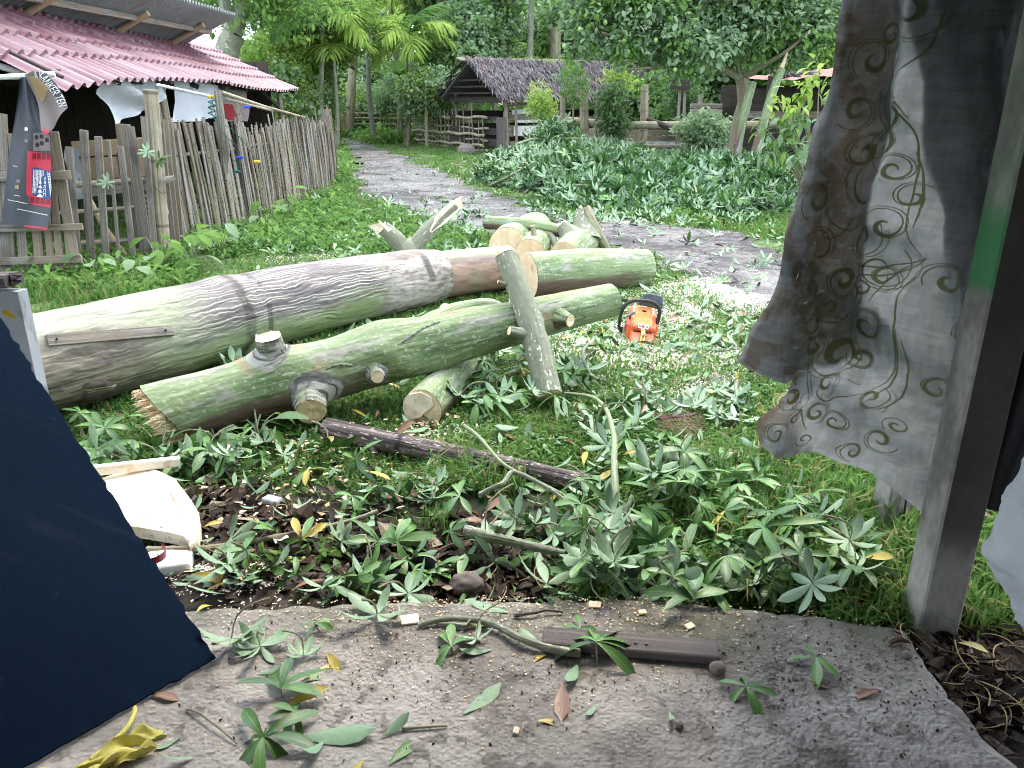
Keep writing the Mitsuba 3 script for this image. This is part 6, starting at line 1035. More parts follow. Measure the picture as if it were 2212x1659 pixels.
for i, (u, v, h, rr, lab) in enumerate(((1550, 1443, .022, 1, 'grey pebble at the right end of the charred plank'), (1468, 1566, .010, 1, 'small round pebble on the concrete, bottom right'), (1960, 1415, .014, 1, 'pale pebble beside the foot of the porch post'))):
    s = trimesh.creation.icosphere(2); vs = np.array(s.vertices); single('pebble', (vs * (1 + .2 * (meshkit.noise(vs * 2 + i) - .5)[:, None]) * h * (1, .9, .8) + G(u, v, SZ + h * .7), np.array(s.faces)), 'm_stone', lab, 'pebble', True)
s = trimesh.creation.icosphere(3); vs = np.array(s.vertices); single('stone', (vs * (1 + .35 * (meshkit.fbm(vs * 2.2, 3) - .5)[:, None]) * (.058, .045, .04) + G(1008, 1262, .012), np.array(s.faces)), 'm_stone', 'grey stone half sunk in the soil at the concrete edge', 'stone', True)
k = thing('black_pot', 'crushed black plastic pot in the soil at the concrete edge', 'pot'); put(k, grid(lambda s, t: np.stack([G(890, 1240, .03)[0] + .075 * (1 - .25 * t) * np.cos(s * 2 * PI) * (1 + .12 * np.sin(s * 19)), G(890, 1240, .03)[1] + .055 * np.sin(s * 2 * PI), .055 - .07 * t + .015 * np.sin(s * 12)], -1), 40, 6), 'm_black', True)
k = thing('foam_block', 'white foam block beside the blue board', 'foam block'); mm = rounded(.16, .11, .045, .012, 8); vs = mm[0] * (1 + .06 * (meshkit.noise(mm[0] * 40) - .5)[:, None]); put(k, xf((vs, mm[1], mm[2]), mat(G(362, 1216, .04), 14)), 'm_foam', 35)
k = thing('red_strap', 'curled red strap lying on the white foam block', 'strap'); f0 = G(340, 1212, .065)
put(k, grid(lambda s, t: np.stack([f0[0] - .05 + .075 * np.sin(s * 3.4 - .9), f0[1] - .015 + .06 * (1 - np.cos(s * 3.4 - .9)) * .9 - .03, f0[2] + .026 * t + .012 * s], -1), 30, 3), 'm_dark_red', True)
single('yellow_cloth', grid(lambda s, t: np.stack([E0[0] + .03 + .24 * s + .02 * np.sin(t * 12), E0[1] - .06 - .10 * t + .20 * s + .02 * np.sin(s * 11), SZ + .012 + .012 * np.sin(s * 17 + t * 5) + .008 * np.sin(t * 23 + s * 9)], -1), 40, 24), 'm_yellow_cloth', 'crumpled pale yellow cloth under the bottom edge of the blue board', 'cloth', True)
single('yellow_strip', tube(smooth_path([G(292, 1528, .1), G(276, 1570, .1), G(240, 1604, .1), G(196, 1640, .1)], 20), .006, 6), 'm_yellow_cloth', 'yellow hem strip along the edge of the yellow cloth', 'strip', True)
def litter_item(name, label, cat, u, v, mesh, b, z=.03, rz=0, rx=0, smooth=35): return single(name, xf(mesh, mat(G(u, v, z), rz, rx)), b, label, cat, smooth)
litter_item('clear_bottle', 'crushed bluish plastic bag in the leaves by the concrete edge', 'plastic bag', 1420, 1205, (lambda s: (np.array(s.vertices) * (1 + .7 * (meshkit.fbm(np.array(s.vertices) * 3, 3) - .5)[:, None]) * (.05, .035, .035), np.array(s.faces)))(trimesh.creation.icosphere(3)), 'm_grey_paint', .06, smooth=False)
litter_item('plastic_bottle', 'dark glossy bottle standing in the leaves by the concrete edge', 'bottle', 1362, 1262, tube([(0, 0, -.03), (0, 0, .06), (0, 0, .075)], [.03, .03, .012], 14), 'm_gunmetal', .03, smooth=True)
litter_item('paper_scrap', 'white paper scrap on the dark soil beside the long brown stick', 'paper', 655, 1162, grid(lambda s, t: np.stack([.05 * s, .03 * t, .006 * np.sin(s * 6 + t * 3)], -1), 8, 6), 'm_white', .06, 10, 0, True); litter_item('paper_scrap', 'white paper scrap by the leaves at the left of the soil', 'paper', 595, 1175, grid(lambda s, t: np.stack([.05 * s, .04 * t, .006 * np.sin(s * 6 + t * 3)], -1), 8, 6), 'm_foam', .06, 30, 0, True); litter_item('blue_wrapper', 'tiny blue wrapper in the dry grass by the porch post', 'wrapper', 1934, 1292, grid(lambda s, t: np.stack([.04 * s, .025 * t, .01 * np.sin(s * 9 + t * 7)], -1), 8, 6), 'm_blue', .04, 20, 0, True)
litter_item('square_bottle', 'small clear square bottle lying in the dark soil', 'bottle', 588, 1082, rounded(.075, .045, .03, .01, 8), 'm_grey_paint', .05, -25)
k = thing('wire_mesh', 'rusty crumpled wire mesh lying on the grass at the right', 'wire mesh'); w0 = G(1462, 925, .03); ws = []
for i in range(11): ws.append(tube(smooth_path([w0 + (-.09 + i * .015, .09 + .01 * rb.normal(), .05), w0 + (-.06 + i * .013, .0, .015 + .02 * rb.random()), w0 + (-.01 + i * .013, -.13, .0)], 8), .0013, 3)); ws.append(tube(smooth_path([w0 + (-.1, .09 - i * .016, .045 - .002 * i), w0 + (.0, .08 - i * .016, .03), w0 + (.13, .10 - i * .016, .05 - .003 * i)], 8), .0013, 3))
put(k, join(ws), 'm_rust')
# ------------------------------------------------------------------ fallen whorls of leaves, heap, grass and litter
rw = np.random.default_rng(31)
def whorl(n, L, el, up=True, stem=.10, droop=.5, tones=(0, 60), yellow=0.0):
    """A whorl of oblong leaves round a shoot tip: leaf, leaf_001 ... and the stalk."""
    d = {}; off = rw.uniform(0, 360); stem = rw.uniform(.08, .26); span = 360 if rw.random() < .7 else 230
    for i in range(n):
        tone = 90 + rw.integers(0, 4) if rw.random() < yellow else rw.integers(*tones); l = L * rw.uniform(.78, 1.15)
        m = leaf_at(blade(l, l * rw.uniform(.24, .33), tone, .3, droop * rw.uniform(.3, 1.7), 7, 'ob', rw.normal(0, .35)), (0, 0, 0), off + span / n * i + rw.normal(0, 10), el + rw.normal(0, 9), rw.normal(0, 12))
        if not up: m = xf(m, rot('x', 180))
        d['leaf' if i == 0 else f'leaf_{i:03d}'] = m
    e = -1 if up else 1; q = smooth_path([(0, 0, 0), (.01, 0, e * stem * .4), (stem * .55, .01, e * stem * .7)], 6); d['stalk'] = tube(q, np.linspace(.0022, .0042, 6), 5, uid=4); return d
WG = {}
def whorl_group(name, d): return group(name, **{k: ply((m[0], m[1]), 'm_bark' if k == 'stalk' else 'm_leaf', smooth=True, uv=m[2]) for k, m in d.items()})
WG['green'] = [whorl_group(f'g_whorl_green_{i}', whorl(rw.integers(6, 9), .105, rw.uniform(-5, 45), True, droop=rw.uniform(.3, 1.3), yellow=.015)) for i in range(10)]
WG['pale'] = [whorl_group(f'g_whorl_pale_{i}', whorl(rw.integers(5, 9), .105, rw.uniform(-6, 14), False, droop=.4)) for i in range(10)]
WG['mix'] = [whorl_group(f'g_whorl_mix_{i}', whorl(rw.integers(5, 8), .10, rw.uniform(-25, 10), True, droop=.3, yellow=.15)) for i in range(4)]
SF = {kd: [grp_mesh(f'g_heap_{kd}_{i}', join([m for m in whorl(rw.integers(6, 9), .115, rw.uniform(0, 30), kd == 'green').values()]), 'm_leaf') for i in range(5)] for kd in ('green', 'pale')}
LV = {nm: [grp_mesh(f'g_leaf_{nm}_{i}', (lambda m: m if up else xf(m, rot('x', 180)))(blade(L, L * w, t, .3, d, 6, 'ob', .15)), 'm_leaf') for i, (L, w, d) in enumerate(((.10, .33, .25), (.085, .3, .5), (.12, .3, .1)))] for nm, t, up in (('green', 12, True), ('pale', 20, False), ('yellow', 91, True), ('brown', 96, True))}
def wm(u, v, z, s=1.0, tilt=14, rz=None, world=None):
    p = G(u, v, z) if world is None else np.asarray(world); return mat(p, rw.uniform(0, 360) if rz is None else rz, rw.normal(0, tilt), rw.normal(0, tilt), s)
def put_whorl(kd, label, m, group_=None, name='leaf_whorl'): return inst(thing(name, label, 'leaf whorl', group_), WG[kd][rw.integers(0, len(WG[kd]))], m)
for kd, u, v, s, lab in (('pale', 815, 1326, 1.05, 'big pale whorl left of the curved stick on the concrete'), ('pale', 500, 1378, .85, 'pale whorl nearest the corner of the blue board'), ('pale', 562, 1394, .8, 'pale whorl just right of the one at the board corner'), ('mix', 680, 1346, .6, 'small yellowish whorl on the concrete edge'), ('pale', 655, 1415, .55, 'small pale whorl with an orange leaf across it'), ('green', 606, 1488, 1.0, 'dark green whorl in the middle left of the concrete'), ('green', 640, 1540, .75, 'small dark green whorl on a bent stalk'), ('green', 570, 1592, 1.05, 'dark bluish whorl lowest on the concrete left'), ('green', 975, 1396, 1.0, 'dark green whorl under the curved stick'), ('green', 1288, 1386, 1.2, 'bright green whorl lying over the charred plank'), ('green', 1252, 1358, .7, 'smaller green whorl above the charred plank'), ('green', 1493, 1296, 1.1, 'big green whorl hanging over the concrete edge'), ('mix', 1762, 1420, .95, 'yellow-green whorl alone on the right of the concrete'), ('green', 1612, 1482, .75, 'small three-leaved sprig below the charred plank'), ('pale', 1030, 1378, .6, 'pale folded whorl beside the curved stick')): put_whorl(kd, lab, wm(u, v, SZ + (.058 if u == 1288 else .026 if kd != 'pale' else .02), s, 6))
def put_leaf(kd, u, v, s, lab, z=SZ + .006, g=None): return inst(thing('fallen_leaf', lab, 'leaf', g), LV[kd][rw.integers(0, 3)], wm(u, v, z, s, 7))
for kd, u, v, s, lab in (('pale', 1002, 1540, 1.1, 'large pale leaf alone in the middle of the concrete'), ('brown', 1216, 1476, 1.05, 'red-brown leaf below the charred plank'), ('pale', 1248, 1432, .9, 'pale leaf touching the left end of the charred plank'), ('pale', 1098, 1322, 1.1, 'pale leaf on the concrete edge above the curved stick'), ('yellow', 1162, 1556, .6, 'small yellow leaf left of a black crumb'), ('pale', 1446, 1537, .6, 'small pale leaf at bottom right of the concrete'), ('yellow', 610, 1530, 1.0, 'long yellow leaf between the dark whorls'), ('green', 650, 1472, .9, 'dark curled leaf right of the middle whorl'), ('yellow', 706, 1410, .7, 'orange leaf across the small pale whorl'), ('yellow', 690, 1445, .6, 'yellow curled leaf under the small pale whorl'), ('pale', 640, 1590, 1.6, 'very long pale leaf at the lower left'), ('pale', 700, 1600, 1.2, 'pale leaf near the bottom edge, right of the long pale one'), ('pale', 826, 1590, .8, 'narrow pale leaf at the bottom centre'), ('yellow', 786, 1640, .8, 'olive yellow leaf at the bottom centre'), ('green', 840, 1650, .8, 'pale green leaf cut by the bottom edge'), ('pale', 390, 1590, .6, 'whitish leaf left of the brown curved twig'), ('yellow', 246, 1640, .8, 'beige leaf beside the yellow cloth'), ('brown', 325, 1500, .8, 'brown leaf under the board edge'), ('yellow', 425, 1322, .9, 'yellow leaf at the board by the concrete edge'), ('pale', 560, 1452, .8, 'small pale leaf left of the dark whorls'), ('pale', 1172, 1400, .8, 'pale leaf lying on the curved stick'), ('pale', 1062, 1402, .9, 'first of two pale leaves under the curved stick'), ('yellow', 1000, 1357, .8, 'cream leaf beneath the curved stick'), ('green', 1330, 1412, .8, 'green leaf in front of the charred plank'), ('yellow', 1180, 1414, .6, 'olive leaf left of the charred plank front'), ('pale', 420, 1632, .9, 'pale leaf at the bottom left of the concrete'), ('pale', 1290, 1520, .45, 'tiny pale scrap on the concrete'), ('brown', 1790, 1296, .9, 'brown dry leaf at the concrete edge under the tarpaulin'), ('brown', 1900, 1490, .8, 'brown leaf on the right edge of the concrete'), ('brown', 1750, 1475, .5, 'faded brown leaf in the right of the concrete'), ('yellow', 786, 1016, 1.0, 'bright yellow leaf standing in front of the dead pole'), ('yellow', 1330, 1012, .9, 'bright yellow leaf by the pale green sawn branch'), ('yellow', 2070, 1388, .8, 'orange leaf at the foot of the porch post')): put_leaf(kd, u, v, s, lab, SZ + .006 if v > 1310 else .07)
# loose whorls on the ground: each one a thing
def clear_of(x, y): return not apron.contains(Point(x, y))
MARKS = [((420, 960), 'by the splintered log end'), ((180, 940), 'between blue board and torn log end'), ((330, 1060), 'behind the pale slab'), ((460, 1100), 'right of the pale slab'), ((430, 1230), 'by the foam block'), ((560, 1200), 'beside the long brown stick'), ((700, 1130), 'above the long brown stick'), ((640, 1000), 'under the sawn limb of the green log'), ((860, 980), 'left of the middle of the dead pole'), ((830, 1080), 'on the soil below the dead pole'), ((880, 1230), 'by the crushed black pot'), ((1010, 1250), 'by the grey stone'), ((1100, 1180), 'along the mossy sawn stick'), ((720, 1260), 'by the concrete at left'),
         ((1190, 1060), 'at the right end of the dead pole'), ((1090, 1000), 'at the crossing slender branches'), ((1180, 1240), 'between grey stone and dark bottle'), ((1362, 1240), 'round the dark bottle'), ((1420, 1190), 'round the crushed bluish bag'), ((1330, 1060), 'round the pale green sawn branch'), ((1300, 960), 'above the pale green sawn branch'), ((1400, 990), 'right of the pale green sawn branch'), ((1462, 925), 'beside the wire mesh'), ((1560, 1010), 'between wire mesh and tarpaulin'), ((1500, 1100), 'in the middle of the drift of cut leaves'), ((1640, 1090), 'in the drift below the tarpaulin hem'), ((1780, 1130), 'in front of the short post'), ((1820, 1230), 'in the drift nearest the porch post'), ((1620, 1200), 'in the front right of the drift'), ((1480, 1250), 'in the drift along the concrete'), ((1580, 1280), 'overhanging the concrete edge'),
         ((1050, 800), 'in the dark under the middle of the green log'), ((1000, 850), 'right of the short round'), ((1130, 850), 'by the foot of the leaning branch'), ((1230, 800), 'right of the leaning branch'), ((1300, 790), 'left of the crooked twig'), ((1250, 870), 'between leaning branch and lawn'), ((1400, 850), 'on the lawn in front of the chainsaw'), ((1540, 870), 'on the lawn by the tarpaulin edge'), ((560, 800), 'between the logs near the lopped limb'), ((740, 740), 'between the logs near the side limb')]
MW = [(G(*a), b) for a, b in MARKS]
def whorl_label(kd, g, p, m):
    n = len([c for c in scene[g] if c.startswith('leaf')]); near_ = min(MW, key=lambda q: np.hypot(q[0][0] - p[0], q[0][1] - p[1]))[1]
    up = 'flat' if abs(m[2, 2]) / np.linalg.norm(m[:3, 2]) > .93 else 'tilted'
    return f"{up} {dict(pale='pale', green='green', mix='yellowing')[kd]} whorl of {['', '', '', '', 'four', 'five', 'six', 'seven', 'eight', 'nine'][n]} leaves {near_}"
def trunk_dist(x, y): return min(np.min(np.hypot(P_[:, 0] - x, P_[:, 1] - y) - R_) for P_, R_ in ((PA, RA), (PB, RB), (PC[:len(PC)], RC)))
ZN_ = [([(1240, 960), (1420, 930), (1620, 1000), (1800, 1080), (1880, 1230), (1700, 1290), (1404, 1278), (1290, 1270), (1230, 1150)], 150, (.02, .17), '', '', .26),
       ([(980, 760), (1090, 730), (1180, 760), (1320, 760), (1300, 830), (1210, 870), (1120, 870), (990, 880), (965, 820)], 40, (.02, .14), 'whorl under the raised part of the long green log', 'leaves under the green log', .45),
       ([(160, 880), (300, 940), (390, 970), (560, 900), (640, 950), (480, 1000), (400, 1010), (200, 1000)], 34, (.02, .12), 'whorl by the splintered end of the green log', 'leaves at the splintered end', .5),
       ([(430, 1010), (760, 950), (1180, 1060), (1240, 1150), (1240, 1280), (430, 1290), (440, 1180)], 62, (.015, .08), 'whorl on the dark soil between the dead pole and the concrete', 'leaves on the dark soil', .5),
       ([(1200, 860), (1400, 840), (1600, 830), (1640, 960), (1420, 920), (1240, 950), (1180, 900)], 30, (.015, .06), 'whorl on the lawn between the chainsaw and the drift of leaves', 'leaves on the lawn', .75),
       ([(420, 810), (760, 740), (820, 700), (700, 760), (520, 800)], 10, (.02, .06), 'whorl in the gap between the two long logs', 'leaves between the logs', .5)]
NW = 0
for poly, n, hz, lab, grp_, pp in ZN_:
    P_ = Polygon(poly); x0, y0, x1, y1 = P_.bounds; c = 0
    while c < n:
        u, v = rw.uniform(x0, x1), rw.uniform(y0, y1)
        if not P_.contains(Point(u, v)): continue
        z = rw.uniform(*hz); p = G(u, v, z)
        if not clear_of(p[0], p[1]): continue
        kd = 'pale' if rw.random() < pp else ('green' if rw.random() < .85 else 'mix'); g = WG[kd][rw.integers(0, len(WG[kd]))]; m = wm(0, 0, 0, rw.uniform(.7, 1.15), 24, world=p)
        lb = whorl_label(kd, g, p, m); inst(thing('leaf_whorl', lb, 'leaf whorl', lb.replace('whorl of', 'whorls of')[:60]), g, m); c += 1
# the big heap of cut branches
def heap_z(x, y):
    q = [(1.5, 14.6, 1.8, 1.9, .66), (3.6, 13.0, 2.2, 2.0, .56), (.35, 15.6, 1.1, 1.6, .55), (.9, 16.6, .8, 1.0, 1.05), (5.4, 12.6, 1.6, 1.8, .52), (2.5, 12.5, 2.0, 1.5, .40), (3.0, 11.5, 2.4, 1.0, .16)]
    return max(h * max(0, 1 - ((x - a) / rx) ** 2 - ((y - b) / ry) ** 2) ** .6 for a, b, rx, ry, h in q)
it = []
while len(it) < 4300:
    x, y = rw.uniform(-1.8, 6.8), rw.uniform(10.5, 17.6); h = heap_z(x, y)
    if h < .05: continue
    z = h * (1 - .35 * rw.random() ** 2) + rw.normal(0, .05); it.append((SF['pale' if rw.random() < .78 else 'green'][rw.integers(0, 5)], mat((x, y, max(.03, z)), rw.uniform(0, 360), rw.normal(20, 30), rw.normal(0, 30), rw.uniform(.9, 1.75))))
stuff_inst('leaf_heap', 'big heap of cut pale green leafy branches in front of the hut and the guava tree', 'leaf heap', it)
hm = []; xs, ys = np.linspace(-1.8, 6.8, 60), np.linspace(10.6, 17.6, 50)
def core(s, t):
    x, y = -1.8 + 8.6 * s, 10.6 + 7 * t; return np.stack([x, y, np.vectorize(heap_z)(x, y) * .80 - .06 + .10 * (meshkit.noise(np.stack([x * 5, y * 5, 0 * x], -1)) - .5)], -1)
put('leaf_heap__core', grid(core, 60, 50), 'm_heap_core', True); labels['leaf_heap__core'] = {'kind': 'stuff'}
for i, pts in enumerate(([(1060, 360), (1110, 330), (1180, 318), (1260, 322)], [(1100, 330), (1160, 300), (1230, 300), (1330, 305)], [(1180, 395), (1250, 400), (1330, 398)], [(1440, 300), (1480, 330), (1500, 400), (1510, 450)], [(1560, 320), (1580, 360), (1590, 420)], [(1640, 350), (1690, 310), (1710, 290)], [(1060, 400), (1120, 370), (1170, 340)], [(1300, 300), (1350, 320), (1420, 310)], [(1640, 400), (1700, 430)])):
    q = []
    for u, v in pts:
        d = ray(u, v); t = 9.0
        while t < 24 and (EYE + d[2] * t) > heap_z(d[0] * t, d[1] * t) + .06: t += .05
        q.append(np.array([0, 0, EYE]) + d * t)
    k = thing('heap_branch', ['long bent green branch along the top left of the heap', 'green branch arching over the crest of the heap', 'pale branch low in the middle of the heap', 'pale stem hanging down the middle of the heap', 'pale stem hanging down the right of the heap', 'stem sticking out to the bush beside the tarpaulin', 'branch low at the left tip of the heap', 'short green branch on the crest of the heap', 'stem low at the right end of the heap'][i], 'branch'); q = smooth_path(q, 24); put(k, tube(q, np.linspace(.026, .014, 24), 6, uid=1, wob=.1), 'm_bark', True)
# leaves scattered thinly over track and lawn
it = []; it2 = []
while len(it) < 4200:
    y = 4.6 + 17 * rw.random() ** 1.5; x = rw.uniform(-.42, .62) * y * .9 + rw.normal(0, .3); p = track_mask(np.array([x]), np.array([y]))[0]
    if p < -1.4 and rw.random() < .75: continue
    if p > .15 and rw.random() < .62: continue
    if heap_z(x, y) > .1 or trunk_dist(x, y) < .0: continue
    kd = 'pale' if rw.random() < .6 else ('green' if rw.random() < .75 else ('brown' if rw.random() < .7 else 'yellow')); it.append((LV[kd][rw.integers(0, 3)], mat((x, y, float(ground_z(x, y)) + .022), rw.uniform(0, 360), rw.normal(0, 16), rw.normal(0, 16), rw.uniform(.45, 1.25))))
stuff_inst('leaf_litter', 'torn leaves scattered over the muddy track and the grass beyond the logs', 'leaf litter', it)
while len(it2) < 170:
    u, v = rw.uniform(1150, 1680), rw.uniform(470, 640) if rw.random() < .12 else rw.uniform(440, 490); p = G(u, v)
    if trunk_dist(p[0], p[1]) < .05 or heap_z(p[0], p[1]) > .1: continue
    it2.append((SF['pale' if rw.random() < .75 else 'green'][rw.integers(0, 5)], mat((p[0], p[1], .04), rw.uniform(0, 360), rw.normal(0, 20), rw.normal(0, 20), rw.uniform(.7, 1.2))))
for _ in range(180):
    u, v = rw.uniform(420, 1050), rw.uniform(430, 560); p = G(u, v)
    if trunk_dist(p[0], p[1]) > .1: it2.append((SF['pale' if rw.random() < .6 else 'green'][rw.integers(0, 5)], mat((p[0], p[1], .05), rw.uniform(0, 360), rw.normal(0, 20), rw.normal(0, 20), rw.uniform(.7, 1.1))))
stuff_inst('scattered_sprays', 'sprays of pale leaves strewn along the track between the logs and the heap', 'leaf litter', it2)
it = []
while len(it) < 1700:
    y = 2.0 + 3.6 * rw.random(); x = rw.uniform(-.62, .62) * (y + .3)
    if not clear_of(x, y) or trunk_dist(x, y) < .02: continue
    kd = 'pale' if rw.random() < .5 else ('green' if rw.random() < .66 else ('brown' if rw.random() < .6 else 'yellow')); it.append((LV[kd][rw.integers(0, 3)], mat((x, y, float(ground_z(x, y)) + rw.uniform(.012, .05)), rw.uniform(0, 360), rw.normal(0, 22), rw.normal(0, 22), rw.uniform(.5, 1.1))))
stuff_inst('near_litter', 'loose leaves lying in the grass and soil before the logs', 'leaf litter', it)
DL = [group(f'g_dead_{i}', leaf=ply((m[0], m[1]), 'm_litter', smooth=True, uv=m[2])) for i, m in enumerate([blade(rw.uniform(.05, .10), rw.uniform(.016, .03), 7 * i + 3, rw.uniform(.3, 1.2), rw.uniform(-.4, .9), 7, 'el', rw.normal(0, .9)) for i in range(8)])]
DL.append(group('g_straw', leaf=ply(*(lambda m: ((m[0], m[1]), 'm_straw'))(tube(smooth_path([(0, 0, 0), (.05, .012, .012), (.11, -.01, .004)], 8), .0014, 4)))))
it = []
for (u, v, ru, rr, n, avoid) in ((700, 1190, 230, 60, 330, True), (1050, 1240, 200, 34, 170, True), (2040, 1430, 60, 60, 260, True), (1890, 1316, 90, 18, 120, True), (2120, 1520, 60, 60, 200, True), (500, 1110, 90, 60, 90, True), (1980, 1372, 30, 40, 40, False)):
    for _ in range(n):
        p = G(u + rw.normal(0, ru), v + rw.normal(0, rr))
        if clear_of(p[0], p[1]) == avoid: it.append((DL[8 if u > 1800 and rw.random() < .2 else rw.integers(0, 9)], mat((p[0], p[1], (float(ground_z(p[0], p[1])) + rw.uniform(.008, .03)) if avoid else SZ + .006), rw.uniform(0, 360), rw.normal(0, 20), rw.normal(0, 14), rw.uniform(.6, 1.3))))
stuff_inst('dry_leaves', 'dry brown leaves and straw on the bare soil by the concrete edge and the porch post', 'leaf litter', it)
# grass
def tuft(n, h, R, lean, w=.0045):
    ms = []
    for _ in range(n):
        a = rv.uniform(0, 2 * PI); b = np.array([rv.normal(0, R), rv.normal(0, R), 0]); L = h * rv.uniform(.45, 1.2); l = lean * rv.uniform(.2, 1.4); d = np.array([math.cos(a), math.sin(a), 0]); sd = np.array([-d[1], d[0], 0]) * w * rv.uniform(.6, 1.3); k = rv.integers(0, 500) + .5
        m = b + d * L * l * .35 + (0, 0, L * .62); t = b + d * L * l + (0, 0, L * (.95 - .35 * l)); ms.append((np.array([b - sd, b + sd, m + sd * .8, m - sd * .8, t]), np.array([(0, 1, 2), (0, 2, 3), (3, 2, 4)]), np.tile([[k, 0]], (5, 1))))
    return join(ms)
GR = {nm: [group(f'g_grass_{nm}_{i}', blades=ply((m[0], m[1]), 'm_grass', smooth=False, uv=m[2])) for i, m in enumerate([tuft(*a) for _ in range(4)])] for nm, a in (('short', (22, .055, .055, .9)), ('long', (18, .16, .035, .7)), ('far', (26, .10, .14, .8, .010)))}
it = []
def grass_ok(x, y): return clear_of(x, y) and track_mask(np.array([x]), np.array([y]))[0] < .12 + .35 * (meshkit.noise(np.array([[x * 2., y * 2., 0]]))[0] - .5)
while len(it) < 9000:
    y = 2.0 + 9.0 * rw.random() ** 1.35; x = rw.uniform(-.66, .66) * (y + .8)
    if not grass_ok(x, y): continue
    soil = (3.05 - y) * 3.2 + (.0 if -1.3 < x < .2 else -5.0) + .9 * (meshkit.noise(np.array([[x * 3, y * 3, 2.]]))[0] - .5)
    if soil > rw.random(): continue
    it.append((GR['short'][rw.integers(0, 4)], mat((x, y, float(ground_z(x, y)) - .006), rw.uniform(0, 360), 0, 0, rw.uniform(.7, 1.35))))
for _ in range(5200):
    y = 9 + 26 * rw.random() ** 1.4; x = rw.uniform(-.42, .62) * y
    if grass_ok(x, y): it.append((GR['far'][rw.integers(0, 4)], mat((x, y, float(ground_z(x, y)) - .01), rw.uniform(0, 360), 0, 0, rw.uniform(.6, 1.2))))
for (ua, ub, va, vb, n, s0, s1) in ((1500, 1990, 1000, 1310, 420, .55, 1.15), (930, 1120, 1000, 1075, 60, .5, 1.0), (1800, 2210, 1150, 1380, 120, .5, 1.1), (40, 420, 560, 660, 200, .5, 1.2), (1640, 1960, 850, 1010, 140, .4, .8), (860, 1000, 1040, 1150, 30, .4, .7), (1060, 1250, 880, 960, 60, .3, .6)):
    for _ in range(n):
        p = G(rw.uniform(ua, ub), rw.uniform(va, vb))
        if clear_of(p[0], p[1]) and trunk_dist(p[0], p[1]) > .02: it.append((GR['long'][rw.integers(0, 4)], mat((p[0], p[1], float(ground_z(p[0], p[1])) - .008), rw.uniform(0, 360), 0, 0, rw.uniform(s0, s1))))
stuff_inst('grass', 'short green grass with longer tufts between the logs and along the fences', 'grass', it)
# low weeds
it = []
def weeds(ua, ub, va, vb, n, kinds, s0, s1):
    for _ in range(n):
        p = G(rw.uniform(ua, ub), rw.uniform(va, vb))
        if trunk_dist(p[0], p[1]) > .03 and clear_of(p[0], p[1]) and track_mask(p[:1], p[1:2])[0] < 0: kd = kinds[rw.integers(0, len(kinds))]; s = rw.uniform(s0, s1); it.append((CL[kd][rw.integers(0, 3)], mat((p[0], p[1], .08 * s), rw.uniform(0, 360), 0, 0, s)))
weeds(380, 760, 400, 545, 420, ['weed', 'weed_dark'], .6, 1.3); weeds(30, 420, 540, 640, 150, ['weed', 'weed_dark'], .5, 1.1); weeds(420, 1050, 440, 560, 300, ['weed_dark', 'weed'], .4, .9); weeds(720, 790, 296, 400, 160, ['weed_dark', 'weed'], .8, 1.8); weeds(730, 960, 278, 310, 320, ['weed', 'weed_dark'], 1.2, 3.2); weeds(860, 1060, 300, 395, 220, ['weed'], .35, .8); weeds(640, 900, 272, 284, 120, ['weed'], 1.5, 3.5); weeds(560, 760, 1180, 1250, 16, ['weed_dark'], .35, .55); weeds(1180, 1520, 430, 480, 60, ['weed_dark'], .5, 1.0)
stuff_inst('undergrowth', 'low leafy weeds along the fences and the edges of the track', 'undergrowth', it)
def big_weed(label, u, v, h, n, s=1.0):
    b = G(u, v); k = thing('broadleaf_weed', label, 'weed')
    for i in range(n):
        a = 137.5 * i + rw.uniform(-20, 20); z = h * (.35 + .65 * rw.random()); e = b + np.array([math.cos(math.radians(a)) * .09 * s, math.sin(math.radians(a)) * .09 * s, z]); part(k, 'stem', tube(smooth_path([b, b * .5 + e * .5 + (0, 0, .04), e], 6), .004, 4, uid=1), 'm_bark', True); part(k, 'leaf', leaf_at(blade(rw.uniform(.10, .16) * s, rw.uniform(.07, .11) * s, rw.integers(20, 60), .18, rw.uniform(.3, .7), 8, 'el'), e, a, rw.normal(-8, 16), rw.normal(0, 14)), 'm_tree_leaf' if rw.random() < .6 else 'm_grey_leaf', True)
for kd, u, v, y, lab in (('pale', 231, 394, 7.28, 'pale leaf sprig caught on the broad pickets'), ('pale', 318, 328, 7.55, 'pale leaf sprig left of the bamboo post'), ('green', 345, 345, 7.7, 'green leaf sprig caught on the bamboo post')): inst(thing('leaf_whorl', lab, 'leaf whorl'), WG[kd][rw.integers(0, 4)], mat(AT(u, v, y), rw.uniform(-30, 30), 70, 0, .8))
for a in (('dark broad leaves in front of the green log, left of the sawn limb', 470, 968, .12, 7, 1.0), ('dark broad leaves under the sawn limb of the green log', 560, 960, .14, 7, .95), ('pale-leaved weed at the foot of the low gate panel', 108, 622, .22, 6, 1.2), ('pale-leaved weed in front of the first broad pickets', 208, 606, .26, 6, 1.1), ('big-leaved weed under the tall bamboo post', 352, 590, .34, 11, 1.2), ('big-leaved weed left of the first bamboo stakes', 420, 585, .36, 12, 1.25), ('big-leaved weed at the foot of the bamboo stakes', 476, 555, .34, 11, 1.2), ('dusty big-leaved weed midway along the bamboo stakes', 575, 500, .40, 10, 1.2), ('big-leaved weed near the middle of the bamboo stakes', 620, 478, .42, 9, 1.2), ('weed in the corner below the picket fence', 300, 612, .26, 7, 1.1)): big_weed(*a)
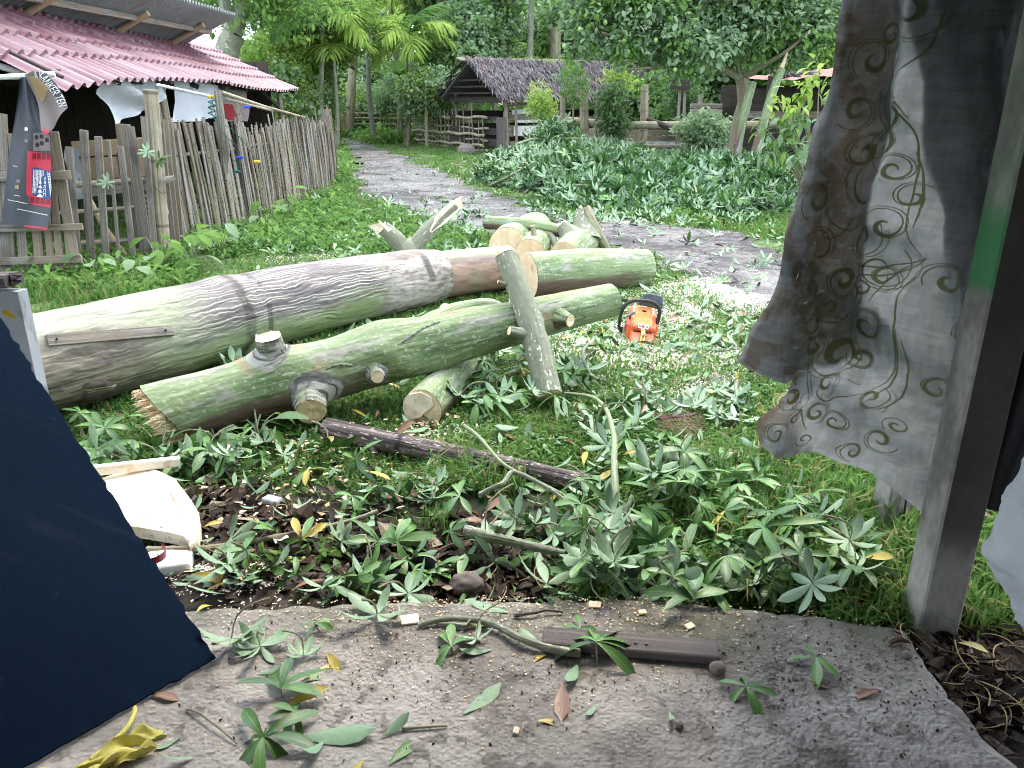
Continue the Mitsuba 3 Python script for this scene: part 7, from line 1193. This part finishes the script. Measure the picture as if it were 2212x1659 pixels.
# sawdust, chips and grit
def flakes(n, fn, smin, smax, zo, uid=500, curl=.3):
    V, F_, U = [], [], []
    for i in range(n):
        x, y, z = fn(); s = rw.uniform(smin, smax); a = rw.uniform(0, PI); d = np.array([math.cos(a), math.sin(a), 0]) * s; e = np.array([-d[1], d[0], 0]) * rw.uniform(.25, .7); p = np.array([x, y, z + zo]); t = rw.normal(0, curl, 4) * s; k = 2 * rw.integers(0, uid) + .5
        V += [p - d - e + (0, 0, t[0]), p + d - e + (0, 0, t[1]), p + d * .9 + e + (0, 0, t[2]), p - d * .8 + e + (0, 0, t[3])]; F_ += [(4 * i, 4 * i + 1, 4 * i + 2), (4 * i, 4 * i + 2, 4 * i + 3)]; U += [(k, 0)] * 4
    return np.array(V), np.array(F_), np.array(U)
def area(spots, avoid_apron=True):
    w = np.array([s[4] for s in spots], float); w /= w.sum()
    def f():
        while True:
            u, v, ru, rr, _ = spots[rw.choice(len(spots), p=w)]; p = G(u + rw.normal(0, ru), max(300, v + rw.normal(0, rr)))
            if avoid_apron != clear_of(p[0], p[1]): continue
            return p[0], p[1], float(ground_z(p[0], p[1])) if avoid_apron else SZ
    return f
put(thing('sawdust', 'pale sawdust spread round the chainsaw and the cut logs', 'sawdust'), flakes(80000, area([(1270, 745, 75, 24, 5), (1370, 760, 80, 26, 3), (1540, 640, 80, 22, 5), (1450, 690, 70, 35, 2), (1480, 800, 110, 50, 3), (660, 552, 60, 12, 1), (1000, 960, 90, 20, .4), (520, 1240, 90, 26, .7)]), .0015, .0065, .016), 'm_sawdust'); labels['sawdust']['kind'] = 'stuff'
put(thing('wood_chips', 'cream wood chips on the soil in front of the logs', 'wood chips'), flakes(360, area([(560, 1000, 90, 45, 3), (690, 960, 50, 20, 2), (900, 935, 40, 14, 3), (640, 1090, 120, 50, 3), (480, 1180, 60, 40, 1.5), (800, 1080, 150, 50, 1)]), .005, .017, .03), 'm_chip'); labels['wood_chips']['kind'] = 'stuff'
put(thing('grit', 'fine pale crumbs strewn over the concrete', 'grit'), flakes(1500, area([(1100, 1345, 420, 40, 4), (1100, 1450, 450, 90, 1)], False), .0012, .0042, .003), 'm_chip'); labels['grit']['kind'] = 'stuff'
put(thing('dark_crumbs', 'dark leaf crumbs and grit on the concrete', 'grit'), flakes(1300, area([(1200, 1450, 500, 100, 3), (1900, 1500, 160, 90, 1.5)], False), .0012, .0045, .003, curl=.7), 'm_litter'); labels['dark_crumbs']['kind'] = 'stuff'
put(thing('dead_leaves', 'dead brown leaves and bark bits on the soil by the concrete edge', 'leaf litter'), flakes(2600, area([(700, 1180, 220, 60, 4), (1000, 1230, 200, 36, 4), (2030, 1420, 60, 60, 2), (1880, 1310, 90, 20, 1), (2100, 1500, 50, 60, 2), (500, 1100, 90, 60, 2)]), .006, .035, .018, curl=.5), 'm_litter'); labels['dead_leaves']['kind'] = 'stuff'
for u, v, s, rz, lab in ((885, 1338, .026, 12, 'square cream wood chip left of the curved stick on the concrete'), (1285, 1306, .018, -8, 'cream chip on the concrete edge above the bright whorl'), (1490, 1352, .014, 30, 'small cream chip above the charred plank, right'), (1388, 1322, .012, 10, 'small cream chip above the charred plank, left'), (1115, 1578, .010, 80, 'pale stub of twig on the bottom of the concrete')):
    single('wood_chip', xf(rounded(s * 2, s * 1.4, .006, .002, 4), mat(G(u, v, SZ + .006), rz, 8)), 'm_pale_wood', lab, 'wood chip')
